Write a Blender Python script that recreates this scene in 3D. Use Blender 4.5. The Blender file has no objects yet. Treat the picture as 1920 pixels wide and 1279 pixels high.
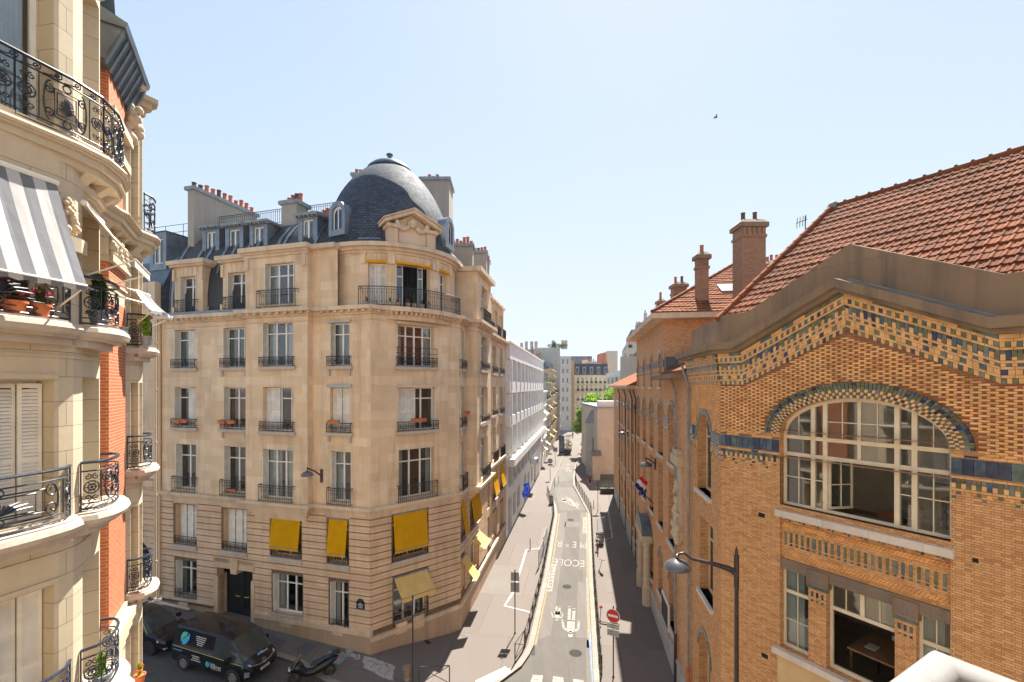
import bpy, bmesh, math, random
from mathutils import Vector, Matrix
from mathutils.geometry import tessellate_polygon, delaunay_2d_cdt
R = math.radians
random.seed(7)
SC = bpy.context.scene
COL = SC.collection
# ------------------------------------------------------------------ camera, sky, sun, exposure
F, CX, HY, H = 853.33, 960.0, 724.0, 14.65      # focal length / horizon row in photo pixels, eye height in metres
cd = bpy.data.cameras.new("camera"); cam = bpy.data.objects.new("camera", cd); COL.objects.link(cam)
cam.location = (0, 0, H); cam.rotation_euler = (R(90), 0, 0)
cd.sensor_width = 36; cd.lens = F/1920*36; cd.shift_y = (HY-639.5)/1920
cd.clip_start = .1; cd.clip_end = 2000
SC.camera = cam
W = bpy.data.worlds.new("World"); SC.world = W; W.use_nodes = True
SUN_EL, SUN_AZ = 55, 17                           # degrees; azimuth to the right of straight ahead (+Y)
_sky = W.node_tree.nodes.new('ShaderNodeTexSky'); _sky.sky_type = 'NISHITA'; _sky.sun_disc = False
_sky.sun_elevation = R(SUN_EL); _sky.sun_rotation = R(SUN_AZ); _sky.air_density = 1.0; _sky.dust_density = .25; _sky.ozone_density = 1.0
_bg = W.node_tree.nodes['Background']; _bg.inputs[1].default_value = .15
_wt = W.node_tree
_hs = _wt.nodes.new('ShaderNodeHueSaturation'); _hs.inputs['Saturation'].default_value = .95; _hs.inputs['Value'].default_value = .72
_sp = _wt.nodes.new('ShaderNodeSeparateColor'); _cb = _wt.nodes.new('ShaderNodeCombineColor')
_wt.links.new(_sky.outputs[0], _hs.inputs['Color']); _wt.links.new(_hs.outputs[0], _sp.inputs[0])
for _i, _c in enumerate((1.18, 1.30, 1.50)):      # soft ceiling: a milky, even summer sky
    _d = _wt.nodes.new('ShaderNodeMath'); _d.operation = 'MULTIPLY'; _d.inputs[1].default_value = -1/_c; _wt.links.new(_sp.outputs[_i], _d.inputs[0])
    _e = _wt.nodes.new('ShaderNodeMath'); _e.operation = 'EXPONENT'; _wt.links.new(_d.outputs[0], _e.inputs[0])
    _f = _wt.nodes.new('ShaderNodeMath'); _f.operation = 'MULTIPLY_ADD'; _f.inputs[1].default_value = -_c; _f.inputs[2].default_value = _c; _wt.links.new(_e.outputs[0], _f.inputs[0]); _wt.links.new(_f.outputs[0], _cb.inputs[_i])
_wt.links.new(_cb.outputs[0], _bg.inputs[0])
sl = bpy.data.lights.new("sun", 'SUN'); sl.energy = 3.0; sl.angle = R(.53); sl.color = (1, .94, .84)
so = bpy.data.objects.new("sun", sl); COL.objects.link(so)
_sd = Vector((math.sin(R(SUN_AZ))*math.cos(R(SUN_EL)), math.cos(R(SUN_AZ))*math.cos(R(SUN_EL)), math.sin(R(SUN_EL))))
so.rotation_euler = _sd.to_track_quat('Z', 'Y').to_euler(); so.location = (20, 60, 80)
SC.view_settings.view_transform = 'Standard'; SC.view_settings.look = 'None'
SC.view_settings.exposure = 2.35; SC.view_settings.gamma = 1
SC.cycles.max_bounces = 8; SC.cycles.diffuse_bounces = 6; SC.cycles.glossy_bounces = 3; SC.cycles.transparent_max_bounces = 12
# ------------------------------------------------------------------ object helpers
def tag(o, label=None, cat=None, group=None, kind=None):
    if label: o['label'] = label
    if cat: o['category'] = cat
    if group: o['group'] = group
    if kind: o['kind'] = kind
    return o
def thing(name, label, cat, loc=(0,0,0), group=None):
    o = bpy.data.objects.new(name, None); o.empty_display_size = .3; COL.objects.link(o)
    o.location = loc; tag(o, label, cat, group); return o
def lnk(o, parent):
    COL.objects.link(o)
    if parent is not None:
        o.parent = parent; o.matrix_parent_inverse = Matrix.Translation(-wloc(parent))
    return o
def wloc(o):
    l = Vector(o.location)
    return l if o.parent is None else l           # parts keep world-space meshes: only roots carry a location
def copy_tree(o, parent=None):
    c = o.copy(); COL.objects.link(c)
    if parent is not None: c.parent = parent
    for ch in list(o.children): copy_tree(ch, c)
    return c
class MB:
    def __init__(s): s.v=[]; s.f=[]; s.m=[]; s.uv=[]
    def face(s, pts, m=0, uv=None):
        n=len(s.v); s.v += [tuple(p) for p in pts]; s.f.append(tuple(range(n,n+len(pts)))); s.m.append(m); s.uv.append(uv)
    def hexa(s, a, m=0):                           # a: 4 bottom + 4 top points, bottom counter-clockwise from above
        n=len(s.v); s.v += [tuple(p) for p in a]
        for q in ((3,2,1,0),(4,5,6,7),(0,1,5,4),(1,2,6,5),(2,3,7,6),(3,0,4,7)):
            s.f.append(tuple(n+i for i in q)); s.m.append(m); s.uv.append(None)
    def box(s, c, sz, rz=0, m=0):
        cx,cy,cz=c; x,y,z=sz[0]/2,sz[1]/2,sz[2]/2; ca,sa=math.cos(rz),math.sin(rz)
        s.hexa([(cx+a*ca-b*sa, cy+a*sa+b*ca, cz+d) for d in (-z,z) for a,b in ((-x,-y),(x,-y),(x,y),(-x,y))], m)
    def fbox(s, fr, u0,u1,z0,z1,d0,d1, m=0):       # box in a facade frame; split where the frame bends
        us=[u0]+[k for k in fr.S if u0+1e-3<k<u1-1e-3]+[u1]
        for a,b in zip(us,us[1:]):
            P=lambda u,z,d: fr.p(u,z,d)
            s.hexa([P(a,z0,d1),P(b,z0,d1),P(b,z0,d0),P(a,z0,d0),P(a,z1,d1),P(b,z1,d1),P(b,z1,d0),P(a,z1,d0)], m)
    def fquad(s, fr, u0,u1,z0,z1,d, m=0):
        us=[u0]+[k for k in fr.S if u0+1e-3<k<u1-1e-3]+[u1]
        for a,b in zip(us,us[1:]):
            s.face([fr.p(a,z0,d),fr.p(b,z0,d),fr.p(b,z1,d),fr.p(a,z1,d)], m, [(a,z0),(b,z0),(b,z1),(a,z1)])
    def grid(s, rows, m=0, closed=False, uv=None):
        n=len(s.v); w=len(rows[0])
        for r in rows: s.v += [tuple(p) for p in r]
        for i in range(len(rows)-1):
            for j in range(w if closed else w-1):
                k=(j+1)%w; s.f.append((n+i*w+j,n+i*w+k,n+(i+1)*w+k,n+(i+1)*w+j)); s.m.append(m)
                s.uv.append(None if uv is None else [uv(i,j),uv(i,j+1),uv(i+1,j+1),uv(i+1,j)])
    def tube(s, pts, r, n=5, m=0, cap=True):
        pts=[Vector(p) for p in pts]; rows=[]; rr=r if isinstance(r,(list,tuple)) else [r]*len(pts)
        ref=None
        for i,p in enumerate(pts):
            t=(pts[min(i+1,len(pts)-1)]-pts[max(i-1,0)])
            t = t.normalized() if t.length>1e-9 else Vector((0,0,1))
            if ref is None: ref = Vector((0,0,1)) if abs(t.z)<.9 else Vector((1,0,0))
            a=t.cross(ref)
            if a.length<1e-4: a=t.cross(Vector((.3,.7,.2)))
            a.normalize(); b=t.cross(a); ref=b.cross(t)*-1 if False else ref
            rows.append([p+(a*math.cos(2*math.pi*k/n)+b*math.sin(2*math.pi*k/n))*rr[i] for k in range(n)])
        n0=len(s.v); s.grid(rows, m, True)
        if cap:
            s.f.append(tuple(n0+k for k in range(n))); s.m.append(m); s.uv.append(None)
            e=n0+(len(rows)-1)*n; s.f.append(tuple(e+k for k in reversed(range(n)))); s.m.append(m); s.uv.append(None)
    def lathe(s, c, prof, n=24, m=0, a0=0, a1=None, capm=None):
        cx,cy,cz=c; full = a1 is None; A1=a0+2*math.pi if full else a1
        k=n if full else n+1
        rows=[[(cx+r*math.cos(a0+(A1-a0)*j/n), cy+r*math.sin(a0+(A1-a0)*j/n), cz+z) for j in range(k)] for r,z in prof]
        L=[0]
        for (r0,z0),(r1,z1) in zip(prof,prof[1:]): L.append(L[-1]+math.hypot(r1-r0,z1-z0))
        rm=max(r for r,z in prof)
        s.grid(rows, m, full, lambda i,j: ((A1-a0)*j/n*rm, L[min(i,len(L)-1)]))
    def sphere(s, c, r, n=10, k=6, m=0, sc=(1,1,1)):
        rows=[[(c[0]+r*sc[0]*math.sin(math.pi*i/k)*math.cos(2*math.pi*j/n), c[1]+r*sc[1]*math.sin(math.pi*i/k)*math.sin(2*math.pi*j/n), c[2]-r*sc[2]*math.cos(math.pi*i/k)) for j in range(n)] for i in range(k+1)]
        s.grid(rows, m, True)
    def build(s, name, mats, parent=None, smooth=False):
        me=bpy.data.meshes.new(name)
        me.from_pydata(s.v, [], s.f)
        if not isinstance(mats,(list,tuple)): mats=[mats]
        for mt in mats: me.materials.append(mt)
        if len(mats)>1: me.polygons.foreach_set('material_index', s.m)
        uvl=me.uv_layers.new(name='UVMap'); data=[0.0]*(2*len(me.loops)); V=s.v
        for p in me.polygons:
            uv=s.uv[p.index]; ls=p.loop_start
            if uv is None:
                n=p.normal
                if abs(n.z)>.75: uv=[(V[i][0],V[i][1]) for i in p.vertices]
                else:
                    h=math.hypot(n.x,n.y) or 1; tx,ty=-n.y/h,n.x/h
                    uv=[(V[i][0]*tx+V[i][1]*ty, V[i][2]) for i in p.vertices]
            for k,(a,b) in enumerate(uv): data[2*(ls+k)]=a; data[2*(ls+k)+1]=b
        uvl.data.foreach_set('uv', data)
        if smooth:
            me.polygons.foreach_set('use_smooth',[True]*len(me.polygons))
        me.update()
        o=bpy.data.objects.new(name, me); lnk(o, parent)
        if smooth and smooth is not True: auto_smooth(o, smooth)
        return o
def auto_smooth(o, deg):
    me=o.data
    bm=bmesh.new(); bm.from_mesh(me)
    for e in bm.edges:
        if len(e.link_faces)==2 and e.calc_face_angle(0)>R(deg): e.smooth=False
    bm.to_mesh(me); bm.free()
class Fr:                                          # a facade: plan polyline walked left to right as seen from outside
    def __init__(s, pts, smooth=False):
        s.P=[Vector((p[0],p[1])) for p in pts]; s.S=[0]
        for a,b in zip(s.P,s.P[1:]): s.S.append(s.S[-1]+(b-a).length)
        s.L=s.S[-1]
        sn=[]
        for a,b in zip(s.P,s.P[1:]):
            d=(b-a).normalized(); sn.append(Vector((d.y,-d.x)))
        s.sn=sn; s.smooth=smooth
        s.vn=[sn[0]]+[((a+b)/ (1+a.dot(b))) for a,b in zip(sn,sn[1:])]+[sn[-1]]
    def seg(s,u):
        for i in range(len(s.sn)):
            if u<=s.S[i+1]+1e-6: return i
        return len(s.sn)-1
    def n(s,u):
        i=s.seg(u); return s.sn[i]
    def p(s,u,z,d=0):
        i=s.seg(u); l=s.S[i+1]-s.S[i]; t=(u-s.S[i])/l
        q=s.P[i].lerp(s.P[i+1],t) if 0<=t<=1 else s.P[i]+(s.P[i+1]-s.P[i])*t
        if len(s.sn)==1: nn=s.sn[0]
        else:
            tt=min(max(t,0),1); nn=s.vn[i]*(1-tt)+s.vn[i+1]*tt
        return Vector((q.x+nn.x*d, q.y+nn.y*d, z))
    def uz(s,px,py,d=0):                           # where the sight line through a photo pixel meets the facade
        rx=(px-CX)/F; best=None
        for i,nn in enumerate(s.sn):
            a=s.P[i]+nn*d
            den=nn.x*rx+nn.y
            if abs(den)<1e-6: continue
            Y=(nn.x*a.x+nn.y*a.y)/den
            if Y<=0: continue
            dd=(s.P[i+1]-s.P[i]).normalized(); u=(Vector((rx*Y,Y))-a).dot(dd)
            ok=-.02<=u<=(s.S[i+1]-s.S[i])+.02
            lo = -9 if i==0 else -.02; hi = (s.S[i+1]-s.S[i])+(9 if i==len(s.sn)-1 else .02)
            sc=(0 if ok else 1 if lo<=u<=hi else 2, Y)
            if best is None or sc<best[0]: best=(sc, s.S[i]+u, H-(py-HY)/F*Y)
        return best[1],best[2]
    def rect(s,x0,x1,y0,y1,d=0):
        u0=s.uz(x0,y0,d)[0]; u1=s.uz(x1,y0,d)[0]; xm=(x0+x1)/2
        return [u0,u1,s.uz(xm,y1,d)[1],s.uz(xm,y0,d)[1]]
    def off(s,d,u0=None,u1=None):
        u0=0 if u0 is None else u0; u1=s.L if u1 is None else u1
        us=[u0]+[k for k in s.S if u0+1e-3<k<u1-1e-3]+[u1]
        return Fr([s.p(u,0,d).to_2d() for u in us])
def gp(px,py,z=0):
    Y=F*(H-z)/(py-HY); return Vector(((px-CX)/F*Y, Y, z))
def at(px,py,Y): return Vector(((px-CX)/F*Y, Y, H-(py-HY)/F*Y))
def wall(mb, fr, u0,u1,z0,z1, holes=(), d=0, reveal=.28, m=0, rm=None, step=None):
    rm=m if rm is None else rm
    hs=[h for h in holes if h[1]>u0 and h[0]<u1 and h[3]>z0 and h[2]<z1]
    us={u0,u1}|{k for k in fr.S if u0<k<u1}; zs={z0,z1}
    for h in hs:
        us|={min(max(h[0],u0),u1),min(max(h[1],u0),u1)}; zs|={min(max(h[2],z0),z1),min(max(h[3],z0),z1)}
    us=sorted(us); zs=sorted(zs)
    for a,b in zip(us,us[1:]):
        if b-a<1e-4: continue
        run=None
        for c,e in zip(zs,zs[1:]):
            mu,mz=(a+b)/2,(c+e)/2
            if any(h[0]<mu<h[1] and h[2]<mz<h[3] for h in hs):
                if run is not None: mb.fquad(fr,a,b,run,c,d,m); run=None
            elif run is None: run=c
        if run is not None: mb.fquad(fr,a,b,run,z1,d,m)
    for h in hs:
        a,b,c,e=h[0],h[1],h[2],h[3]; D=d-reveal
        P=fr.p
        mb.face([P(a,c,d),P(a,c,D),P(a,e,D),P(a,e,d)],rm); mb.face([P(b,c,D),P(b,c,d),P(b,e,d),P(b,e,D)],rm)
        mb.face([P(a,c,d),P(b,c,d),P(b,c,D),P(a,c,D)],rm); mb.face([P(a,e,D),P(b,e,D),P(b,e,d),P(a,e,d)],rm)
# ------------------------------------------------------------------ materials
MATS={}
class NT:
    def __init__(s,name):
        s.m=bpy.data.materials.new(name); s.m.use_nodes=True; s.t=s.m.node_tree; s.b=s.t.nodes['Principled BSDF']; MATS[name]=s.m
    def n(s,ty,props=None,**inp):
        o=s.t.nodes.new('ShaderNode'+ty)
        for k,v in (props or {}).items(): setattr(o,k,v)
        for k,v in inp.items():
            k=int(k[1:]) if k[0]=='i' and k[1:].isdigit() else k.replace('_',' ')
            s.set(o.inputs[k],v)
        return o
    def set(s,sock,v):
        if isinstance(v,bpy.types.NodeSocket): s.t.links.new(v,sock)
        elif hasattr(v,'outputs'): s.t.links.new(v.outputs[0],sock)
        else: sock.default_value=(v+(1,) if isinstance(v,tuple) and len(v)==3 and sock.type=='RGBA' else v)
    def math(s,op,a,b=0.0,c=0.0):
        o=s.n('Math',{'operation':op}); s.set(o.inputs[0],a); s.set(o.inputs[1],b); s.set(o.inputs[2],c); return o.outputs[0]
    def mix(s,f,a,b,bt='MIX'):
        o=s.n('Mix',{'data_type':'RGBA','blend_type':bt}); s.set(o.inputs[0],f); s.set(o.inputs[6],a); s.set(o.inputs[7],b); return o.outputs[2]
    def ramp(s,f,*st):
        o=s.n('ValToRGB'); s.set(o.inputs[0],f); e=o.color_ramp.elements
        while len(e)<len(st): e.new(.5)
        for i,(p,c) in enumerate(st): e[i].position=p; e[i].color=tuple(c)+(1,) if len(c)==3 else c
        return o.outputs[0]
    def noise(s,scale,detail=4,vec=None,rough=.55):
        o=s.n('TexNoise',Scale=scale,Detail=detail,Roughness=rough)
        if vec is not None: s.set(o.inputs['Vector'],vec)
        return o.outputs[0]
    def out(s,base,rough=.8,bump=None,dist=.02,strength=.5,metal=0,spec=None):
        s.set(s.b.inputs['Base Color'],base); s.set(s.b.inputs['Roughness'],rough); s.set(s.b.inputs['Metallic'],metal)
        if spec is not None: s.set(s.b.inputs['Specular IOR Level'],spec)
        if bump is not None:
            bn=s.n('Bump',Strength=strength,Distance=dist); s.set(bn.inputs['Height'],bump); s.set(s.b.inputs['Normal'],bn)
        return s.m
def V3(c,k): return tuple(min(1,max(0,x*k)) for x in c)
def plain(name,c,rough=.6,var=.25,scale=6,metal=0,bump=0,spec=None):
    t=NT(name); geo=t.n('NewGeometry').outputs['Position']
    a=t.noise(scale,5,geo); f=t.ramp(a,(.3,V3(c,1-var)),(.7,V3(c,1+var)))
    return t.out(f,rough,a if bump else None,.02,bump or .1,metal,spec)
def blocks(name,c1,c2,mortar,bw,rh,ms,rough=.85,stain=.3,stc=(.12,.09,.06),bumpd=.012,off=.5,mort_smooth=.1,streak=True,var=.5):
    t=NT(name); uv=t.n('UVMap').outputs[0]; geo=t.n('NewGeometry').outputs['Position']
    b=t.n('TexBrick',{'offset':off,'offset_frequency':2,'squash':1.0},Vector=uv,Color1=c1,Color2=c2,Mortar=mortar,Scale=1.0,Mortar_Size=ms,Mortar_Smooth=mort_smooth,Bias=0.0,Brick_Width=bw,Row_Height=rh)
    n1=t.noise(.55,5,geo); n2=t.noise(9,6,geo,.65)
    col=t.mix(t.ramp(n2,(.35,(0,0,0)),(.75,(1,1,1))),b.outputs[0],V3(c1,1-var*.45),'MIX'); 
    col=t.mix(.55,b.outputs[0],col)
    if streak:
        mp=t.n('Mapping',Vector=geo,Scale=(2.2,2.2,.22)); n3=t.noise(1.0,6,mp.outputs[0],.6)
        st=t.math('MULTIPLY',t.ramp(n3,(.48,(0,0,0)),(.78,(1,1,1))),stain)
        col=t.mix(st,col,stc)
    st2=t.math('MULTIPLY',t.ramp(n1,(.45,(0,0,0)),(.8,(1,1,1))),stain*.7); col=t.mix(st2,col,stc)
    h=t.math('ADD',t.math('MULTIPLY',b.outputs[1],-1.0),t.math('MULTIPLY',n2,.25))
    return t.out(col,rough,h,bumpd,.6)
def flemish(name,cols,mortar,pitch,course,joint=.008,rough=.8,sfrac=.665,rec=None):
    # stretcher + header bond computed from the wall's own metre coordinates
    t=NT(name); uv=t.n('UVMap').outputs[0]; sp=t.n('SeparateXYZ',Vector=uv); u,z=sp.outputs[0],sp.outputs[1]
    zr=t.math('DIVIDE',z,course); row=t.math('FLOOR',zr); fz=t.math('FRACT',zr)
    xr=t.math('ADD',t.math('DIVIDE',u,pitch),t.math('MULTIPLY',t.math('MODULO',row,2.0),.5)); xi=t.math('FLOOR',xr); fx=t.math('FRACT',xr)
    hd=t.math('GREATER_THAN',fx,sfrac)
    jx=joint/pitch; jz=joint/course
    e1=t.math('LESS_THAN',fx,jx); e2=t.math('LESS_THAN',t.math('ABSOLUTE',t.math('SUBTRACT',fx,sfrac)),jx*.5); e3=t.math('LESS_THAN',fz,jz*1.1)
    mo=t.math('MAXIMUM',t.math('MAXIMUM',e1,e2),e3)
    idv=t.n('CombineXYZ',X=t.math('ADD',t.math('MULTIPLY',xi,2.0),hd),Y=row)
    wn=t.n('TexWhiteNoise',{'noise_dimensions':'2D'},Vector=idv.outputs[0]).outputs[0]
    k=len(cols); col=t.ramp(wn,*[(i/(k-1) if k>1 else 0,c) for i,c in enumerate(cols)])
    geo=t.n('NewGeometry').outputs['Position']; n2=t.noise(30,4,geo); n1=t.noise(.5,5,geo)
    col=t.mix(t.math('MULTIPLY',n2,.2),col,V3(cols[0],.5))
    col=t.mix(t.math('MULTIPLY',t.ramp(n1,(.45,(0,0,0)),(.8,(1,1,1))),.18),col,V3(cols[0],.45))
    col=t.mix(mo,col,mortar)
    return t.out(col,rough,t.math('SUBTRACT',t.math('MULTIPLY',n2,.2),mo),.006,.6)
def glass(name,tint=(.8,.9,.95),dark=.0):
    t=NT(name); t.t.nodes.remove(t.b)
    tr=t.n('BsdfTransparent',Color=tint); gl=t.n('BsdfGlossy',Color=(1,1,1),Roughness=.02)
    fr=t.n('LayerWeight',Blend=.35); nz=t.noise(1.3,2); bp=t.n('Bump',Strength=.05,Distance=.05,Height=nz); t.set(gl.inputs['Normal'],bp)
    f=t.math('ADD',t.math('MULTIPLY',fr.outputs[0],.55),.1)
    mx=t.n('MixShader',i0=f); t.set(mx.inputs[1],tr); t.set(mx.inputs[2],gl)
    t.t.links.new(mx.outputs[0],t.t.nodes['Material Output'].inputs[0]); return t.m
def stripes(name,c1,c2,w,rough=.8,soft=.02,trans=.0):
    t=NT(name); uv=t.n('UVMap').outputs[0]; u=t.n('SeparateXYZ',Vector=uv).outputs[0]
    fx=t.math('FRACT',t.math('DIVIDE',u,w*2)); f=t.math('GREATER_THAN',fx,.5)
    nz=t.noise(3,4,t.n('NewGeometry').outputs['Position'])
    c=t.mix(f,c1,c2); c=t.mix(t.math('MULTIPLY',nz,.2),c,V3(c1,.7)); return t.out(c,rough,spec=.2)
def cloth(name,c,rough=.9,transl=.35):
    t=NT(name); geo=t.n('NewGeometry').outputs['Position']; nz=t.noise(2.2,4,geo)
    col=t.ramp(nz,(.3,V3(c,.84)),(.7,V3(c,1.1))); sx=t.math('FRACT',t.math('DIVIDE',t.n('SeparateXYZ',Vector=t.n('UVMap').outputs[0]).outputs[0],.42)); col=t.mix(t.math('MULTIPLY',t.math('LESS_THAN',sx,.03),.35),col,V3(c,.55)); m=t.out(col,rough,nz,.03,.2,spec=.1)
    tl=t.n('BsdfTranslucent',Color=c); mx=t.n('MixShader',i0=transl); t.set(mx.inputs[1],t.b.outputs[0]); t.set(mx.inputs[2],tl.outputs[0])
    t.t.links.new(mx.outputs[0],t.t.nodes['Material Output'].inputs[0]); return m
def leafmat(name,c):
    t=NT(name); geo=t.n('NewGeometry'); oi=t.n('TexWhiteNoise',{'noise_dimensions':'3D'}); nz=t.noise(3.0,3,geo.outputs['Position'])
    col=t.ramp(nz,(.3,V3(c,.6)),(.75,V3(c,1.5))); m=t.out(col,.6,spec=.3)
    tl=t.n('BsdfTranslucent',Color=V3(c,1.6)); mx=t.n('MixShader',i0=.35); t.set(mx.inputs[1],t.b.outputs[0]); t.set(mx.inputs[2],tl.outputs[0])
    t.t.links.new(mx.outputs[0],t.t.nodes['Material Output'].inputs[0]); return m
M=MATS
blocks('limestone',(.86,.655,.445),(.70,.485,.285),(.74,.56,.38),.95,.46,.006,stain=.42,stc=(.20,.14,.09),bumpd=.006)
blocks('limestone_base',(.78,.545,.355),(.65,.44,.27),(.30,.2,.13),1.05,.36,.004,stain=.35,stc=(.20,.135,.09),bumpd=.004)
blocks('plinth_stone',(.55,.38,.25),(.46,.32,.21),(.25,.17,.12),1.4,2.0,.006,stain=.4,stc=(.20,.14,.10),bumpd=.006)
blocks('pale_limestone',(.63,.525,.375),(.54,.445,.31),(.17,.14,.11),.95,.40,.005,stain=.26,stc=(.36,.28,.18),bumpd=.008)
blocks('moulding_stone',(.78,.60,.42),(.66,.49,.33),(.36,.25,.16),1.1,3.0,.005,stain=.45,stc=(.20,.15,.11),bumpd=.004)
blocks('pale_moulding',(.60,.50,.36),(.55,.455,.325),(.42,.35,.26),1.2,3.0,.004,stain=.3,stc=(.35,.28,.19),bumpd=.004)
blocks('sill_stone',(.56,.47,.38),(.52,.44,.36),(.4,.33,.27),3,3.0,.003,stain=.45,stc=(.24,.20,.17),bumpd=.004)
blocks('red_brick',(.52,.135,.042),(.40,.085,.026),(.52,.31,.19),.23,.075,.011,stain=.22,stc=(.25,.08,.04),bumpd=.006,streak=False,var=.6)
blocks('ochre_brick',(.52,.32,.14),(.44,.26,.11),(.45,.33,.2),.23,.075,.010,stain=.15,bumpd=.004,streak=False)
blocks('grey_brick',(.40,.35,.28),(.33,.29,.24),(.42,.38,.33),.23,.075,.012,stain=.35,stc=(.2,.18,.16),bumpd=.005)
blocks('chimney_brick',(.42,.22,.12),(.26,.125,.07),(.24,.18,.13),.23,.07,.010,stain=.3,stc=(.10,.07,.05),bumpd=.006,streak=False)
blocks('slate',(.022,.029,.042),(.042,.052,.068),(.018,.02,.026),.20,.14,.008,rough=.42,stain=.12,stc=(.13,.14,.15),bumpd=.02,streak=False)
blocks('slate_brown',(.026,.027,.032),(.045,.044,.048),(.02,.02,.02),.2,.14,.008,rough=.55,stain=.2,stc=(.13,.11,.09),bumpd=.02)
SB=[(.68,.35,.14),(.74,.41,.17),(.60,.295,.115),(.77,.46,.22),(.50,.225,.09),(.70,.365,.15)]
plain('groove_shade',(.17,.11,.07),.95,.3,5)  # shade of the grooves between raised courses, painted into the backing colour
flemish('school_brick',SB,(.20,.095,.045),.312,.0575)
flemish('school_brick_street',[(.70,.38,.18),(.75,.44,.22),(.64,.32,.14),(.56,.27,.13)],(.32,.18,.10),.312,.0575)
flemish('school_brick_dark',[(.36,.15,.055),(.29,.115,.045),(.42,.19,.07)],(.13,.065,.035),.30,.0575)
plain('tan_brick',(.74,.40,.16),.85,.25,3.0,spec=.15); plain('ochre_glaze',(.68,.385,.165),.8,.22,5,spec=.15); plain('ochre_glaze_pale',(.72,.43,.20),.8,.22,5,spec=.15); plain('tan_brick_red',(.60,.28,.12),.75,.3,3.0); plain('tan_brick_pale',(.74,.46,.22),.85,.2,3.0,spec=.15)
plain('glaze_navy',(.018,.032,.075),.18,.6,5); plain('glaze_blue',(.05,.085,.13),.18,.6,5); plain('glaze_teal',(.07,.115,.105),.2,.5,5)
plain('glaze_olive',(.13,.125,.06),.25,.5,6); plain('glaze_grey',(.15,.16,.135),.25,.4,6)
plain('iron',(.016,.017,.02),.42,.4,20); plain('iron_blue',(.018,.026,.045),.4,.5,14); plain('brown_metal',(.045,.03,.028),.4,.4,8)
plain('white_paint',(.80,.77,.71),.5,.06,4); plain('cream_paint',(.70,.60,.44),.5,.10,3); plain('shutter_paint',(.76,.71,.62),.55,.12,3); plain('grey_shutter',(.46,.47,.47),.5,.12,3)
plain('zinc',(.20,.23,.265),.38,.22,2.5,.55); plain('zinc_dark',(.10,.125,.15),.4,.3,3,.35); plain('lead_grey',(.24,.26,.28),.5,.25,3,.2)
plain('terracotta',(.46,.13,.05),.8,.35,6); plain('pot_dark',(.11,.05,.035),.8,.3,6); plain('terracotta_box',(.52,.15,.05),.7,.2,6)
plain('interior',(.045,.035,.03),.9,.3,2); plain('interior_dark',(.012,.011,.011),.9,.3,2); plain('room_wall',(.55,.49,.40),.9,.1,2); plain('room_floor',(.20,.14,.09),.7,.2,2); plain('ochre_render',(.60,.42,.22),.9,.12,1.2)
blocks('pale_sill',(.72,.63,.54),(.66,.58,.50),(.45,.38,.32),1.1,3,.006,stain=.4,stc=(.4,.33,.27))
plain('curtain_grey',(.42,.42,.38),.9,.2,1.5); plain('curtain_white',(.52,.50,.46),.9,.1,2); plain('curtain_red',(.16,.045,.03),.9,.4,3); plain('curtain_green',(.16,.18,.14),.9,.3,2)
glass('window_glass'); 
cloth('yellow_awning',(1.0,.50,.004),transl=.4); cloth('pale_awning',(.95,.66,.24))
blocks('far_stone',(.88,.73,.48),(.80,.65,.42),(.5,.4,.28),1,.4,.006,stain=.3); cloth('flag_blue',(.015,.05,.36)); cloth('flag_red',(.62,.02,.03)); cloth('flag_white',(.8,.8,.8)); cloth('flag_navy',(.02,.03,.14))
stripes('striped_awning',(.46,.45,.44),(.14,.145,.165),.155); stripes('beige_awning',(.75,.66,.53),(.55,.45,.34),.12)
blocks('concrete',(.29,.195,.118),(.25,.17,.105),(.12,.09,.07),2.6,9,.006,stain=.75,stc=(.075,.06,.05),bumpd=.01); blocks('concrete_pale',(.23,.222,.21),(.195,.188,.178),(.2,.19,.18),3,3,.004,stain=.5,stc=(.17,.155,.14))
plain('white_render',(.78,.765,.73),.85,.08,1); plain('beige_render',(.50,.43,.35),.9,.10,.8); plain('grey_render',(.42,.41,.39),.9,.12,1); plain('dark_render',(.14,.12,.10),.9,.2,1)
leafmat('leaf_green',(.055,.12,.02)); leafmat('leaf_bright',(.22,.36,.03)); leafmat('leaf_yellow',(.35,.33,.03)); leafmat('leaf_dark',(.03,.06,.018)); plain('bark',(.07,.05,.035),.9,.3,6)
plain('petal_red',(.62,.02,.03),.6,.3,9); plain('petal_pink',(.7,.10,.22),.6,.3,9); plain('petal_yellow',(.8,.55,.04),.6,.2,9)
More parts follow.
